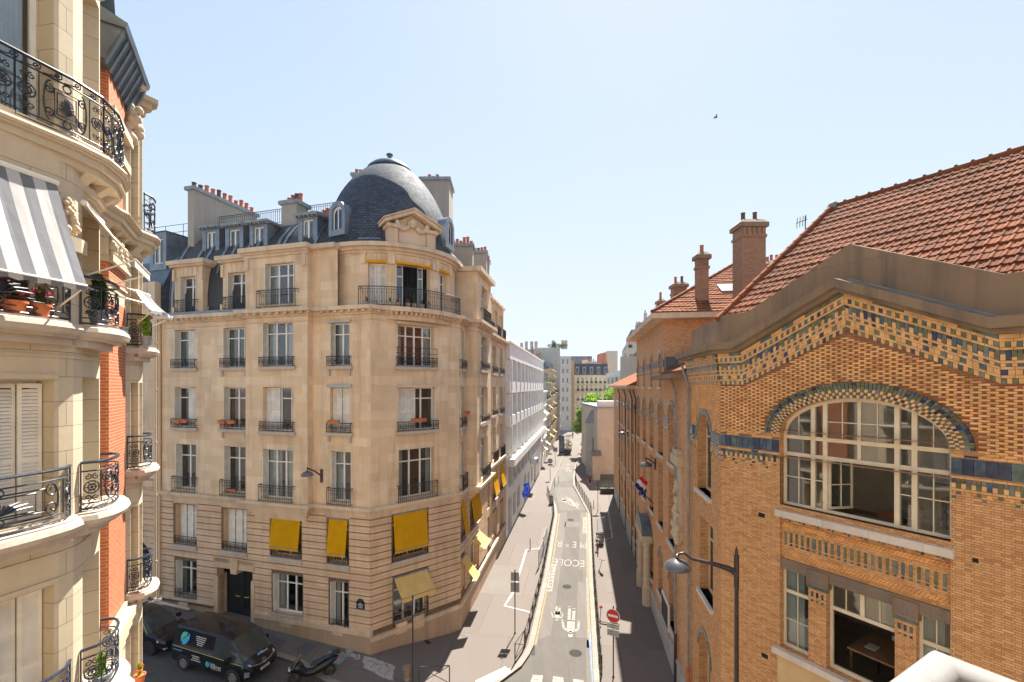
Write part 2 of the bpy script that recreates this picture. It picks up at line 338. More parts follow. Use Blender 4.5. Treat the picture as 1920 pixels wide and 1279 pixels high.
# ------------------------------------------------------------------ ground, road, pavements
def asphalt(name,c,grain=.35,patch=.35,rough=.9,pc=None,panels=None,rot=0,tracks=False):
    t=NT(name); geo=t.n('NewGeometry').outputs['Position']
    a=t.noise(90,3,geo,.7); b=t.noise(.35,6,geo,.6); d=t.noise(2.5,5,geo,.6)
    col=t.ramp(a,(.25,V3(c,1-grain)),(.75,V3(c,1+grain)))
    if panels:
        mp=t.n('Mapping',Vector=geo,Rotation=(0,0,rot)); bk=t.n('TexBrick',{'offset':.37},Vector=mp.outputs[0],Color1=(1,1,1),Color2=(.80,.80,.81),Mortar=(.5,.48,.46),Scale=1.0,Mortar_Size=.015,Mortar_Smooth=.2,Brick_Width=panels[0],Row_Height=panels[1])
        col=t.mix(1.0,col,bk.outputs[0],'MULTIPLY')
    if tracks:
        mp=t.n('Mapping',Vector=geo,Rotation=(0,0,rot),Scale=(1.6,.05,1)); tr=t.noise(1.0,5,mp.outputs[0],.6)
        col=t.mix(t.math('MULTIPLY',t.ramp(tr,(.4,(0,0,0)),(.65,(1,1,1))),.35),col,V3(c,.62))
        v=t.n('TexVoronoi',{'feature':'DISTANCE_TO_EDGE'},Vector=geo,Scale=.33); cr=t.ramp(v.outputs[0],(0,(1,1,1)),(.006,(0,0,0))); col=t.mix(t.math('MULTIPLY',cr,.5),col,V3(c,.4))
    col=t.mix(t.math('MULTIPLY',t.ramp(b,(.4,(0,0,0)),(.7,(1,1,1))),patch),col,pc or V3(c,.6))
    col=t.mix(t.math('MULTIPLY',t.ramp(d,(.55,(0,0,0)),(.8,(1,1,1))),patch*.5),col,V3(c,1.35))
    sp=t.noise(7,2,geo,.5); col=t.mix(t.math('MULTIPLY',t.ramp(sp,(.68,(0,0,0)),(.74,(1,1,1))),.35),col,V3(c,.5))
    return t.out(col,rough,a,.004,.5)
asphalt('road_asphalt',(.100,.090,.079),.22,.40,rot=R(9),tracks=True); asphalt('road_band',(.130,.116,.102),.12,.25,rot=R(9),tracks=True); asphalt('pavement_asphalt',(.158,.131,.114),.12,.25,pc=(.135,.113,.098),panels=(3.1,5.2),rot=R(9)); asphalt('dark_pavement',(.10,.095,.095),.2,.3)
blocks('kerb_granite',(.25,.228,.192),(.20,.182,.155),(.16,.14,.12),60,1.02,.02,stain=.25,streak=False); asphalt('gutter',(.15,.137,.12),.15,.3)
def cobble(name):
    t=NT(name); geo=t.n('NewGeometry').outputs['Position']; mp=t.n('Mapping',Vector=geo,Rotation=(0,0,R(-16)))
    b=t.n('TexBrick',Vector=mp.outputs[0],Color1=(.105,.10,.10),Color2=(.06,.058,.06),Mortar=(.03,.028,.026),Scale=1.0,Mortar_Size=.012,Mortar_Smooth=.3,Brick_Width=.17,Row_Height=.12)
    n=t.noise(20,4,geo); n2=t.noise(.5,4,geo); c=t.mix(t.math('MULTIPLY',n,.4),b.outputs[0],(.16,.15,.14)); c=t.mix(t.math('MULTIPLY',n2,.4),c,(.05,.047,.045))
    h=t.math('SUBTRACT',t.math('MULTIPLY',n,.3),b.outputs[1]); return t.out(c,.6,h,.03,.8)
cobble('cobblestone')
def worn(name,c,under,lo,hi):
    t=NT(name); geo=t.n('NewGeometry').outputs['Position']; a=t.noise(5,6,geo,.7); b=t.noise(42,4,geo,.7); f=t.math('ADD',t.math('MULTIPLY',a,.65),t.math('MULTIPLY',b,.35))
    return t.out(t.mix(t.ramp(f,(lo,(1,1,1)),(hi,(0,0,0))),c,under),.85)
worn('road_paint',(.33,.305,.265),(.12,.11,.096),.40,.58); worn('yellow_paint',(.34,.22,.085),(.13,.115,.09),.40,.60); worn('pavement_paint',(.42,.40,.375),(.172,.145,.126),.40,.52); plain('manhole_iron',(.045,.042,.04),.95,.3,20,spec=.1); plain('blue_stain',(.16,.20,.27),.9,.3,2)
def sstep(a,b,x):
    t=min(1,max(0,(x-a)/(b-a))); return t*t*(3-2*t)
def gz(x,y=0):                                     # the cross street climbs away to the left of the corner
    if x>-2.6: return 0.0
    z=.70*sstep(-2.6,-7.6,x) + (max(0,-7.4-x))*.060
    return min(z,3.0)
def inpoly(x,y,P):
    c=False; j=len(P)-1
    for i in range(len(P)):
        if (P[i][1]>y)!=(P[j][1]>y) and x<(P[j][0]-P[i][0])*(y-P[i][1])/(P[j][1]-P[i][1])+P[i][0]: c=not c
        j=i
    return c
def sheet(name, poly, dz, mat, kind='structure', skirt=0, gridstep=2.0, parent=None, label=None, bb=(-46,3,10,60)):
    P=[Vector((p[0],p[1])) for p in poly]; n=len(P); vs=list(P)
    xs=[p.x for p in P]; ys=[p.y for p in P]
    if gridstep:
        x=max(min(xs),bb[0])+.37
        while x<min(max(xs),bb[1]):
            y=max(min(ys),bb[2])+.41
            while y<min(max(ys),bb[3]):
                if inpoly(x,y,poly): vs.append(Vector((x,y)))
                y+=gridstep*2
            x+=gridstep*.6
    r=delaunay_2d_cdt(vs,[(i,(i+1)%n) for i in range(n)],[],1,1e-5)
    mb=MB(); V=[(v.x,v.y,gz(v.x)+dz) for v in r[0]]
    for f in r[2]: 
        pts=[V[i] for i in f]
        a=Vector(pts[1])-Vector(pts[0]); b=Vector(pts[2])-Vector(pts[0])
        if a.cross(b).z<0: pts=pts[::-1]
        mb.face(pts)
    if skirt:
        A=sum(P[i].x*P[(i+1)%n].y-P[(i+1)%n].x*P[i].y for i in range(n))
        for i in range(n):
            a,b=P[i],P[(i+1)%n]
            if A<0: a,b=b,a
            k=max(1,int((b-a).length/1.0)) if min(a.x,b.x)<-2 else 1
            for q in range(k):
                c,d=a.lerp(b,q/k),a.lerp(b,(q+1)/k)
                mb.face([(c.x,c.y,gz(c.x)+dz-skirt),(d.x,d.y,gz(d.x)+dz-skirt),(d.x,d.y,gz(d.x)+dz),(c.x,c.y,gz(c.x)+dz)])
    o=mb.build(name,mat,parent)
    if kind: o['kind']=kind
    if label: o['label']=label
    return o
def ribbon(name,pts,wid,dz,mat,side=0,h=0,kind='structure',step=1.0):
    # a strip along a line; side -1/0/1 = left of it / centred / right of it
    P=[Vector((p[0],p[1])) for p in pts]; D=[]
    for a,b in zip(P,P[1:]):
        k=max(1,int((b-a).length/step)); D+= [a.lerp(b,q/k) for q in range(k)]
    D.append(P[-1]); L=[];Rr=[]
    for i,p in enumerate(D):
        t=(D[min(i+1,len(D)-1)]-D[max(i-1,0)]).normalized(); nn=Vector((-t.y,t.x))
        l=p+nn*wid*(.5 if side==0 else 1 if side<0 else 0); r=p-nn*wid*(.5 if side==0 else 1 if side>0 else 0); L.append(l);Rr.append(r)
    mb=MB()
    for i in range(len(D)-1):
        q=[Rr[i],Rr[i+1],L[i+1],L[i]]; top=[(v.x,v.y,gz(v.x)+dz) for v in q]
        if h: mb.hexa([(x,y,z-h) for x,y,z in top]+top)
        else: mb.face(top)
    o=mb.build(name,mat); 
    if kind: o['kind']=kind
    return o
G=sheet('ground',[(-900,-900),(900,-900),(900,1500),(-900,1500)],-.004,M['pavement_asphalt'],gridstep=2.0,bb=(-60,0,0,60))
# kerb lines (plan, metres)
KL=[gp(947,1271,.12),gp(978,1248,.12),gp(993,1226,.12),gp(1001,1209,.12),gp(1028,1083,.12),gp(1046,966,.12),gp(1043,947,.12),gp(1036,934,.12),gp(1031,922,.12),gp(1037,899,.12),gp(1047,880,.12),gp(1055,855,.12),gp(1060,842,.12)]
KR=[gp(1113,1279,.12),gp(1104,1080,.12),gp(1102,961,.12),gp(1088,934,.12),gp(1075,910,.12),gp(1074,895,.12),gp(1077,880,.12),gp(1083,858,.12),gp(1090,842,.12)]
KL=[p.to_2d() for p in KL]; KR=[p.to_2d() for p in KR]
far=Vector((KL[-1].x+.156*60,KL[-1].y+60))
KLn=[Vector((-60,39.0)),Vector((-40,30.9)),Vector((-20.5,25.35)),Vector((-12.1,22.95)),Vector((-10.6,22.45)),Vector((-9.6,21.7)),Vector((-8.6,21.15)),Vector((-7.2,20.6)),Vector((-5.0,20.1)),Vector((-3.0,20.3)),Vector((-1.6,21.2))]
KLall=KLn+KL
sheet('pavement',[tuple(p) for p in KLall]+[(6.5,125),(4,125),(-6,60),(-20,45),(-60,52)],.12,M['pavement_asphalt'],skirt=.12)
ribbon('kerb',KLall,.32,.126,M['kerb_granite'],-1,h=.124)
KRn=[Vector((14,9.5)),Vector((8,12.0)),Vector((5.4,14.5)),Vector((4.3,17.5)),Vector((3.95,20.5))]
KRall=KRn+KR
sheet('pavement',[tuple(p) for p in KRall]+[(26,110),(40,60),(40,5),(20,5)],.12,M['pavement_asphalt'],skirt=.12,gridstep=0)
ribbon('kerb',KRall,.32,.126,M['kerb_granite'],1,h=.124)
# main road surface, its paler side bands, patches
roadL=[Vector((p.x+.02,p.y)) for p in KL]; roadR=KR
sheet('road',[(-.4,17),(4.35,17)]+[tuple(p) for p in KR]+[tuple(p) for p in reversed(KL)],.000,M['road_asphalt'],gridstep=0)
LE=[gp(1001,1212),gp(1028,1085),gp(1049,961)]; RE=[gp(1108,1215),gp(1105,1110),gp(1102.5,961)]
def lerp2(a,b,t): return [a[i].lerp(b[i],t).to_2d() for i in range(len(a))]
for t0,t1 in ((.02,.27),(.73,.985)):
    a=lerp2(LE,RE,t0); b=lerp2(LE,RE,t1); sheet('road_band',[tuple(p) for p in a]+[tuple(p) for p in reversed(b)],.004,M['road_band'],gridstep=0)
sheet('road_band',[tuple(gp(x,y).to_2d()) for x,y in ((1100,1200),(1112,1200),(1112,1279),(1099.5,1279))],.004,M['road_band'],gridstep=0)
sheet('road_band',[tuple(gp(x,y).to_2d()) for x,y in ((1058,988),(1088,988),(1087,979),(1060,979))],.004,M['road_band'],gridstep=0)
sheet('road_band',[tuple(gp(x,y).to_2d()) for x,y in ((1049,957),(1100,957),(1073,914),(1040,914))],.004,M['road_band'],gridstep=0)
sheet('road_band',[tuple(gp(x,y).to_2d()) for x,y in ((1039,905),(1072,900),(1081,857),(1057,857))],.004,M['road_band'],gridstep=0)
sheet('road_patch',[tuple(gp(x,y).to_2d()) for x,y in ((1027,1192),(1099,1197),(1100,1279),(1000,1279),(1003,1240),(1009,1200))],.006,M['road_asphalt'],gridstep=0)
ribbon('gutter',[p+Vector((.45,0)) for p in KL[3:6]],.5,.003,M['gutter'],0); ribbon('gutter',[KR[0]-Vector((.22,0)),KR[1]-Vector((.22,0)),KR[2]-Vector((.2,0))],.42,.003,M['gutter'],0)
ribbon('gutter',[KR[0]-Vector((.12,1)),KR[0].lerp(KR[1],.5)-Vector((.14,0)),KR[1]-Vector((.12,0))],.16,.007,M['blue_stain'],0)
# cobbled cross street
sheet('cobbled_street',[tuple(p) for p in KLn[:8]]+[(-8.0,19.4),(-9.5,8),(-30,20),(-60,30)],.004,M['cobblestone'],gridstep=1.6)
# yellow edge lines
def pxline(name,px,wid,mat,dz=.009): return ribbon(name,[gp(x,y).to_2d() for x,y in px],wid,dz,mat)
pxline('road_marking',[(1003,1210),(1029,1088),(1039,1034),(1049,963)],.14,M['yellow_paint'])
pxline('road_marking',[(1104,1197),(1102.5,1100),(1101,1030),(1100,958)],.14,M['yellow_paint'])
pxline('road_marking',[(1045,1279),(1046,1270)],.01,M['road_paint'])
def pxpoly(name,px,mat,dz=.010,kind='structure'):
    return sheet(name,[tuple(gp(x,y,dz if dz<.1 else dz).to_2d()) for x,y in px],dz,mat,gridstep=0,kind=kind)
for a in ([(999,1264.5),(1018,1266.5),(1015,1290),(992,1288)],[(1037,1268),(1056.5,1270.5),(1057,1293),(1034,1291)],[(1075,1273),(1094.5,1275.5),(1096,1297),(1074,1295)]): pxpoly('crosswalk_marking',a,M['road_paint'])
# walking figures painted on the road
def figure(c,sx,sy,ang,skirt=False):
    mb=MB(); ca,sa=math.cos(ang),math.sin(ang)
    def T(p,z=None): return (c[0]+(p[0]*sx*ca-p[1]*sy*sa), c[1]+(p[0]*sx*sa+p[1]*sy*ca), .011)
    def strip(pts,w):
        for (a,b) in zip(pts,pts[1:]):
            a,b=Vector(a),Vector(b); t=(b-a).normalized(); n=Vector((-t.y,t.x))*w/2
            mb.face([T(a-n),T(b-n),T(b+n),T(a+n)])
    def disc(p,r,sy=1): mb.face([T((p[0]+r*math.cos(k*.45),p[1]+r*sy*math.sin(k*.45))) for k in range(14)])
    disc((0,-.86),.13,.95); strip([(0,-.8),(0,-.6)],.12)
    mb.face([T(p) for p in ((-.22,-.66),(.22,-.66),(.2,.05),(-.2,.05))])
    strip([(-.2,-.6),(-.38,-.45),(-.5,.0)],.12); strip([(.2,-.6),(.40,-.45),(.42,.0)],.12); disc((-.5,.02),.06); disc((.42,.02),.06)
    strip([(-.12,0),(-.14,.92)],.17); strip([(.12,0),(.13,.8)],.17); disc((-.14,.92),.085); disc((.13,.8),.085)
    if skirt: mb.face([T(p) for p in ((-.2,-.2),(.2,-.2),(.36,.25),(-.36,.25))])
    o=mb.build('road_marking',M['road_paint']); o['kind']='structure'
a0=-.156
p1_=gp(1071,1165); figure((p1_.x,p1_.y),1.12,1.9,a0); p2_=gp(1045.5,1150); figure((p2_.x,p2_.y),.78,1.0,a0,True)
p1_=gp(1073,942); figure((p1_.x,p1_.y),1.25,3.0,a0+.25); p2_=gp(1058.5,938.5); figure((p2_.x,p2_.y),.9,1.5,a0+.2,True)
def ground_text(txt,px,py,wid,dep,ang,mat,name='road_marking',dz=.012):
    cu=bpy.data.curves.new(name,'FONT'); cu.body=txt; cu.align_x='CENTER'; cu.align_y='CENTER'; cu.size=1
    o=bpy.data.objects.new(name,cu); COL.objects.link(o); bpy.context.view_layer.update()
    me=bpy.data.meshes.new_from_object(o.evaluated_get(bpy.context.evaluated_depsgraph_get()))
    bpy.data.objects.remove(o)
    xs=[v.co.x for v in me.vertices]; ys=[v.co.y for v in me.vertices]; w=max(xs)-min(xs); h=max(ys)-min(ys); mx=(max(xs)+min(xs))/2; my=(max(ys)+min(ys))/2
    g=gp(px,py)
    for v in me.vertices: v.co.x=(v.co.x-mx)*wid/w; v.co.y=(v.co.y-my)*dep/h; v.co.z=0
    me.materials.append(mat); q=bpy.data.objects.new(name,me); COL.objects.link(q); q.location=(g.x,g.y,dz); q.rotation_euler=(0,0,ang); q['kind']='structure'; return q
ground_text('ECOLE',1066.5,1055.5,2.55,1.45,R(180)+a0-.02,M['road_paint'])
ground_text('PI E * R',1071.5,1021.5,2.75,1.7,R(180)+a0,M['road_paint'])
for x,y,l in ((1034,1082,5.0),(1096.5,984.5,5.6)):
    g=gp(x,y); mb=MB(); ca,sa=math.cos(a0),math.sin(a0)
    def T(p,z=.011): return (g.x+p[0]*ca-p[1]*sa,g.y+p[0]*sa+p[1]*ca,z)
    w=.42
    mb.face([T(p) for p in ((-w/2,-l/2),(w/2,-l/2),(w/2,l/2),(-w/2,l/2))]); o=mb.build('road_marking',M['road_paint']); o['kind']='structure'
    mb=MB(); random.seed(3)
    for k in range(8):
        y0=-l/2+.25+k*(l-.4)/8
        for a,b in random.sample([((-.12,0),(.12,0)),((-.12,0),(-.12,.32)),((.12,.0),(.12,.32)),((-.12,.3),(.12,.3)),((-.12,.0),(.12,.32)),((-.12,.16),(.12,.16))],3):
            A=Vector((a[0],a[1]+y0)); B=Vector((b[0],b[1]+y0)); t=(B-A).normalized(); n=Vector((-t.y,t.x))*.028
            mb.face([T(A-n,.016),T(B-n,.016),T(B+n,.016),T(A+n,.016)])
    o=mb.build('road_marking',M['road_asphalt']); o['kind']='structure'
# far speed-bump triangles
for x in (1062.5,1068.5):
    pxpoly('road_marking',[(x-2.6,881.5),(x+2.6,881.5),(x,884.5)],M['road_paint'],.02)
pxpoly('road_marking',[(1060,877.5),(1068,877.5),(1067,879),(1061,879)],M['road_paint'],.02); pxpoly('road_marking',[(1063,870),(1067.5,870),(1067.5,871.3),(1063,871.3)],M['road_paint'],.02)
# white guide strips on the pavements
DZ=.135
def pstrip(px,wid): return ribbon('pavement_marking',[gp(x,y,.13).to_2d() for x,y in px],wid,DZ,M['pavement_paint'])
pstrip([(1021,1027),(987,1031),(963,1110),(946,1136),(994,1148)],.17); pstrip([(1140,955),(1148,1008),(1128,1014)],.17)
pstrip([(954,1255),(897,1283)],.62)
for px in ([(648,1232),(660,1230),(664,1238),(675,1238),(676,1246),(668,1249),(660,1243),(654,1245)],[(682,1240),(700,1243),(741,1252),(738,1262),(737,1279),(716,1276),(697,1268),(680,1262),(684,1256),(679,1252)]):
    sheet('pavement_marking',[tuple(gp(x,y,.55).to_2d()) for x,y in px],.128,M['pavement_paint'],gridstep=.3)
pv=[(917,1091),(930,1081),(953,1083),(946,1107),(915,1105)]; sheet('pavement_patch',[tuple(gp(x,y,.13).to_2d()) for x,y in pv],.126,M['gutter'],gridstep=0)
for px in ([(499,1200),(512,1195),(540,1203),(523,1215)],[(548,1216),(575,1202),(597,1207),(572,1227)]): sheet('pavement_patch',[tuple(gp(x,y,1.1).to_2d()) for x,y in px],.128,M['dark_pavement'],gridstep=.5)
for px in ([(500,1205),(525,1187),(556,1195),(538,1215)],): sheet('pavement_patch',[tuple(gp(x,y,1.1).to_2d()) for x,y in px],.126,M['gutter'],gridstep=.5)
sheet('pavement_patch',[tuple(gp(x,y,.65).to_2d()) for x,y in [(617,1231),(628,1229),(656,1236),(636,1256),(606,1247)]],.128,M['lead_grey'],gridstep=.3)
sheet('drain_cover',[tuple(gp(x,y,.1).to_2d()) for x,y in ((794,1212.5),(802,1210),(810,1215),(800,1218))],.13,M['manhole_iron'],gridstep=0)
for k in range(6):
    y=1212+k*3; pxpoly('drain_cover',[(995,y),(1003,y),(1003,y+1.6),(995,y+1.6)],M['manhole_iron'],.008)

for x,y,r in ((1063,1100,.33),(1079,1225,.35),(1070,975,.35)):
    g=gp(x,y); mb=MB(); mb.face([(g.x+r*math.cos(k*.393),g.y+r*math.sin(k*.393),.013) for k in range(16)]); o=mb.build('drain_cover',M['manhole_iron']); o['kind']='structure'
for q in ([(1080,1090),(1093,1091),(1093,1068),(1081,1067)],): pxpoly('road_patch',q,M['road_asphalt'],.0085)
asphalt('pavement_repair',(.145,.122,.107),.15,.2)
for q in ([(1180,1230),(1215,1236),(1210,1205),(1182,1200)],[(985,1120),(1005,1124),(1009,1095),(990,1092)],[(1135,1110),(1160,1112),(1158,1085),(1135,1083)]): sheet('pavement_patch',[tuple(gp(x,y,.13).to_2d()) for x,y in q],.127,M['pavement_repair'],gridstep=0)
# ------------------------------------------------------------------ facade elements
ZL=8.36                                            # top of the string course above the two lower storeys
def bars_rail(mb, fr,u0,u1,z0,z1,d,ret=None,gap=.115,t=.011,orn=True):
    ret=d if ret is None else ret
    P=fr.p; us=[u0]+[k for k in fr.S if u0+.02<k<u1-.02]+[u1]
    for z,r in ((z1,.022),(z0+.06,.013),(z1-.13,.012)):
        mb.tube([P(u0,z,d-ret)]+[P(u,z,d) for u in us]+[P(u1,z,d-ret)],r,4)
    n=max(2,int((u1-u0)/gap))
    for i in range(n+1):
        u=u0+(u1-u0)*i/n; big=i in(0,n)
        mb.tube([P(u,z0,d),P(u,z1,d)],.02 if big else t,4,cap=False)
        if orn and not big and i%2==0:
            for zz in (z1-.30,z0+.22): mb.tube([P(u+.055*math.cos(a*math.pi/3),zz+.055*math.sin(a*math.pi/3),d) for a in range(7)],.009,3,cap=False)
def ring_rail(mb, fr,u0,u1,z0,z1,d,ret=None,fill=True):
    ret=d if ret is None else ret
    P=fr.p; us=[u0]+[k for k in fr.S if u0+.02<k<u1-.02]+[u1]
    for z,r in ((z1,.022),(z0,.015),(z0+(z1-z0)*.22,.010),(z1-(z1-z0)*.2,.010)):
        mb.tube([P(u0,z,d-ret)]+[P(u,z,d) for u in us]+[P(u1,z,d-ret)],r,4)
    h=(z1-z0)*.5; n=max(2,round((u1-u0)/(h*1.35)))
    for i in range(n+1):
        u=u0+(u1-u0)*i/n; mb.tube([P(u,z0,d),P(u,z1,d)],.02 if i in(0,n) else .010,4,cap=False)
        if i<n:
            uc=u+(u1-u0)/n/2; zc=(z0+z1)/2; r=h*.47
            mb.tube([P(uc+r*math.cos(a*math.pi/6),zc+r*math.sin(a*math.pi/6),d) for a in range(13)],.013,4,cap=False)
            if fill: mb.face([P(uc+r*.55*math.cos(a*math.pi/4),zc+r*.55*math.sin(a*math.pi/4),d+.004) for a in range(8)])
            for s in (-1,1): mb.tube([P(uc+s*r*1.35,zc+r*.9,d),P(uc+s*r*1.05,zc,d),P(uc+s*r*1.35,zc-r*.9,d)],.009,3,cap=False)
def shutter_mesh(mb,P0,ud,w,z0,z1,nrm,t=.03,slats=True):
    # a louvred leaf: P0 lower hinge corner, ud unit vector along its width, nrm its face normal
    def p(a,z,k): q=P0+ud*a+nrm*k; return (q.x,q.y,z)
    def bx(a0,a1,c0,c1,k0,k1): mb.hexa([p(a0,c0,k0),p(a1,c0,k0),p(a1,c0,k1),p(a0,c0,k1),p(a0,c1,k0),p(a1,c1,k0),p(a1,c1,k1),p(a0,c1,k1)])
    s=min(.045,w*.22)
    bx(0,s,z0,z1,0,t); bx(w-s,w,z0,z1,0,t)
    h=z1-z0; rails=[z0,z0+h*.42,z1-.07]
    for z in rails: bx(s,w-s,z,z+.07,.001,t-.001)
    if slats:
        z=z0+.09
        while z<z1-.1:
            mb.hexa([p(s,z,t*.8),p(w-s,z,t*.8),p(w-s,z,t*.95),p(s,z,t*.95),p(s,z+.05,.1*t),p(w-s,z+.05,.1*t),p(w-s,z+.05,.25*t),p(s,z+.05,.25*t)]); z+=.055
    else: bx(s,w-s,z0+.07,z1-.07,t*.3,t*.6)
def window(par, fr, h, depth=.30, leaves=2, transom=.26, curtain='curtain_grey', shut='reveal', frame='white_paint', open_leaf=False, room=True, mull=.05, name='window', shm='shutter_paint', arch=False, grid=None, d0=0):
    u0,u1,z0,z1=h[:4]; D=d0-depth; mb=MB(); w=u1-u0
    fw=min(.07,w*.09)
    def B(a,b,c,e,d0_,d1_): mb.fbox(fr,a,b,c,e,d0_,d1_)
    B(u0,u0+fw,z0,z1,D-.06,D); B(u1-fw,u1,z0,z1,D-.06,D); B(u0+fw,u1-fw,z1-fw,z1,D-.06,D-.002); B(u0+fw,u1-fw,z0,z0+fw*1.3,D-.06,D-.002)
    zt=z1-(z1-z0)*transom if transom else z1
    a0,a1=u0+fw,u1-fw
    for k in range(1,leaves): 
        c=a0+(a1-a0)*k/leaves; B(c-mull*.9,c+mull*.9,z0+fw,z1-fw,D-.055,D+.012)
    if transom: B(a0,a1,zt-.03,zt+.03,D-.05,D+.004)
    if grid:
        for k in range(1,grid[0]): c=a0+(a1-a0)*k/grid[0]; B(c-.014,c+.014,z0+fw,z1-fw,D-.035,D-.008)
        for k in range(1,grid[1]): z=z0+(z1-z0)*k/grid[1]; B(a0,a1,z-.014,z+.014,D-.036,D-.009)
    o=mb.build(name,M[frame],par)
    g=MB(); g.fquad(fr,a0,a1,z0+fw,z1-fw,D-.03); g.build('pane',M['window_glass'],o)
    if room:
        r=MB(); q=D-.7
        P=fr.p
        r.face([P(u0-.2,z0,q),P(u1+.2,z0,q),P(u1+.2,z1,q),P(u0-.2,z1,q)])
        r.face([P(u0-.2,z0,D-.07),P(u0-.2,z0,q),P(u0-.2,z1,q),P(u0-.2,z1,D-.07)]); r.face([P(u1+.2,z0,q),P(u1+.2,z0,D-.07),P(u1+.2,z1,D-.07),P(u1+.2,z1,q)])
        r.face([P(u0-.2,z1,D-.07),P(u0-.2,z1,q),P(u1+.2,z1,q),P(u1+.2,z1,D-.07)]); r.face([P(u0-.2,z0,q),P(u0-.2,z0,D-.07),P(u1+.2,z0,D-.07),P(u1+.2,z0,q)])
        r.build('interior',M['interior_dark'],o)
    if curtain:
        c=MB(); n=max(6,int(w/.05)); lo,hi=a0,a1
        spans=[(lo,hi)] if curtain!='curtain_white' and random.random()<.4 else [(lo,lo+(hi-lo)*random.uniform(.12,.45)),(hi-(hi-lo)*random.uniform(.12,.45),hi)]
        for s0,s1 in spans:
            rows=[[fr.p(s0+(s1-s0)*i/n,z,D-.14+.025*math.sin(i*1.9)+.012*math.sin(i*.7)) for i in range(n+1)] for z in (z0+.03,z1-.03)]
            c.grid(rows)
        c.build('curtain',M[curtain],o,smooth=True)
    nn=fr.n((u0+u1)/2); N3=Vector((nn.x,nn.y,0)); U3=Vector((-nn.y,nn.x,0))
    def leaf(base,dirv,wid,nrm,slats=True):
        s=MB(); shutter_mesh(s,base,dirv,wid,z0+.04,z1-.05,nrm,slats=slats); s.build('shutter',M[shm],o)
    if shut=='reveal' or shut=='halfright' or shut=='halfleft':
        if shut!='halfleft':
            leaf(fr.p(u0+.012,0,D+.03),N3,min(.34,depth+.02),U3)
        if shut!='halfright': leaf(fr.p(u1-.012,0,D+.03),N3,min(.34,depth+.02),-U3)
        if shut=='halfright':
            for k in range(2): leaf(fr.p(u1-(k+1)*w*.24,0,D+.05+.02*(k%2)),U3,w*.235,N3)
        if shut=='halfleft':
            for k in range(2): leaf(fr.p(u0+.03+k*w*.24,0,D+.05+.02*(k%2)),U3,w*.235,N3)
    if shut=='left': leaf(fr.p(u0+.012,0,D+.03),N3,min(.34,depth+.02),U3)
    if shut=='closed':
        n=max(2,round(w/.28))
        for k in range(n):
            a=u0+.02+(w-.04)*k/n; s=1 if k%2 else -1
            leaf(fr.p(a,0,D+.06+(.03 if s>0 else .0)),(U3*1.0+N3*(.10*s)).normalized(),(w-.04)/n*.985,N3)
    return o
def sill(par,fr,u0,u1,z,t=.16,d=.16,br=True,mat='sill_stone',dd=0):
    mb=MB(); mb.fbox(fr,u0,u1,z-t,z,dd-.05,dd+d); o=mb.build('sill',M[mat],par)
    if br:
        for u in (u0+.18,u1-.18):
            b=MB(); b.fbox(fr,u-.06,u+.06,z-t-.34,z-t,dd-.02,dd+d*.75); b.build('bracket',M[mat],o)
    return o
def rust(mb,fr,u0,u1,z0,z1,holes,ch=.36,g=.055,pr=.07,m=0):
    z=z0
    while z<z1-.05:
        e=min(z+ch-g,z1); hs=sorted([(h[0],h[1]) for h in holes if h[2]<e and h[3]>z and h[1]>u0 and h[0]<u1])
        a=u0
        for h0,h1 in hs+[(u1,u1)]:
            if h0-a>.02: mb.fbox(fr,a,min(h0,u1),z,e,-.02,pr,m)
            a=max(a,h1)
        z+=ch
def voussoirs(mb,fr,u0,u1,z0,z1,n=5,d=.05,m=0):
    w=(u1-u0)/n
    for k in range(n):
        a,b=u0+k*w,u0+(k+1)*w; f=lambda u:(u-(u0+u1)/2)*1.18+(u0+u1)/2
        g=.015; P=fr.p
        mb.hexa([P(a+g,z0,d),P(b-g,z0,d),P(b-g,z0,-.02),P(a+g,z0,-.02),P(f(a)+g,z1,d),P(f(b)-g,z1,d),P(f(b)-g,z1,-.02),P(f(a)+g,z1,-.02)],m)
def moulding(mb,fr,u0,u1,steps,m=0):               # steps: (z0,z1,depth)
    for z0,z1,d in steps: mb.fbox(fr,u0,u1,z0,z1,-.05,d,m)
def awning(par,fr,u0,u1,z1,z0,d0,d1,mat,scallop=True,name='awning',valance=.16,box='sill_stone',arms=True,n=18,frm='lead_grey'):
    mb=MB(); rows=[]; K=6
    for k in range(K+1):
        t=k/K; rows.append([fr.p(u0+(u1-u0)*i/n, z1+(z0-z1)*t-.055*math.sin(math.pi*t)*(1+.25*math.sin(i*1.1)), d0+(d1-d0)*t+.012*math.sin(i*1.45+t*3)*math.sin(math.pi*t)) for i in range(n+1)])
    L=math.hypot(z1-z0,d1-d0)
    mb.grid(rows,0,False,lambda i,j:((u1-u0)*j/n,L*i/K))
    if valance:
        a=rows[-1]; b=[fr.p(u0+(u1-u0)*i/n, z0-valance*(1-.28*abs(math.sin(i*math.pi/2.0*.999))), d1+.004) for i in range(n+1)] if scallop else [fr.p(u0+(u1-u0)*i/n,z0-valance,d1+.004) for i in range(n+1)]
        mb.grid([a,b],0,False,lambda i,j:((u1-u0)*j/n,L+valance*i))
    o=mb.build(name,M[mat],par)
    f=MB(); f.tube([fr.p(u0-.03,z1+.02,d0-.02),fr.p(u1+.03,z1+.02,d0-.02)],.05,8); f.tube([fr.p(u0,z0,d1),fr.p(u1,z0,d1)],.018,6)
    if arms:
        for u in (u0+.02,u1-.02): f.tube([fr.p(u,z0-.02,d1-.01),fr.p(u,max(z0-.35,z0-.5),d0)],.014,5)
    f.build('awning_frame',M[frm],o); return o
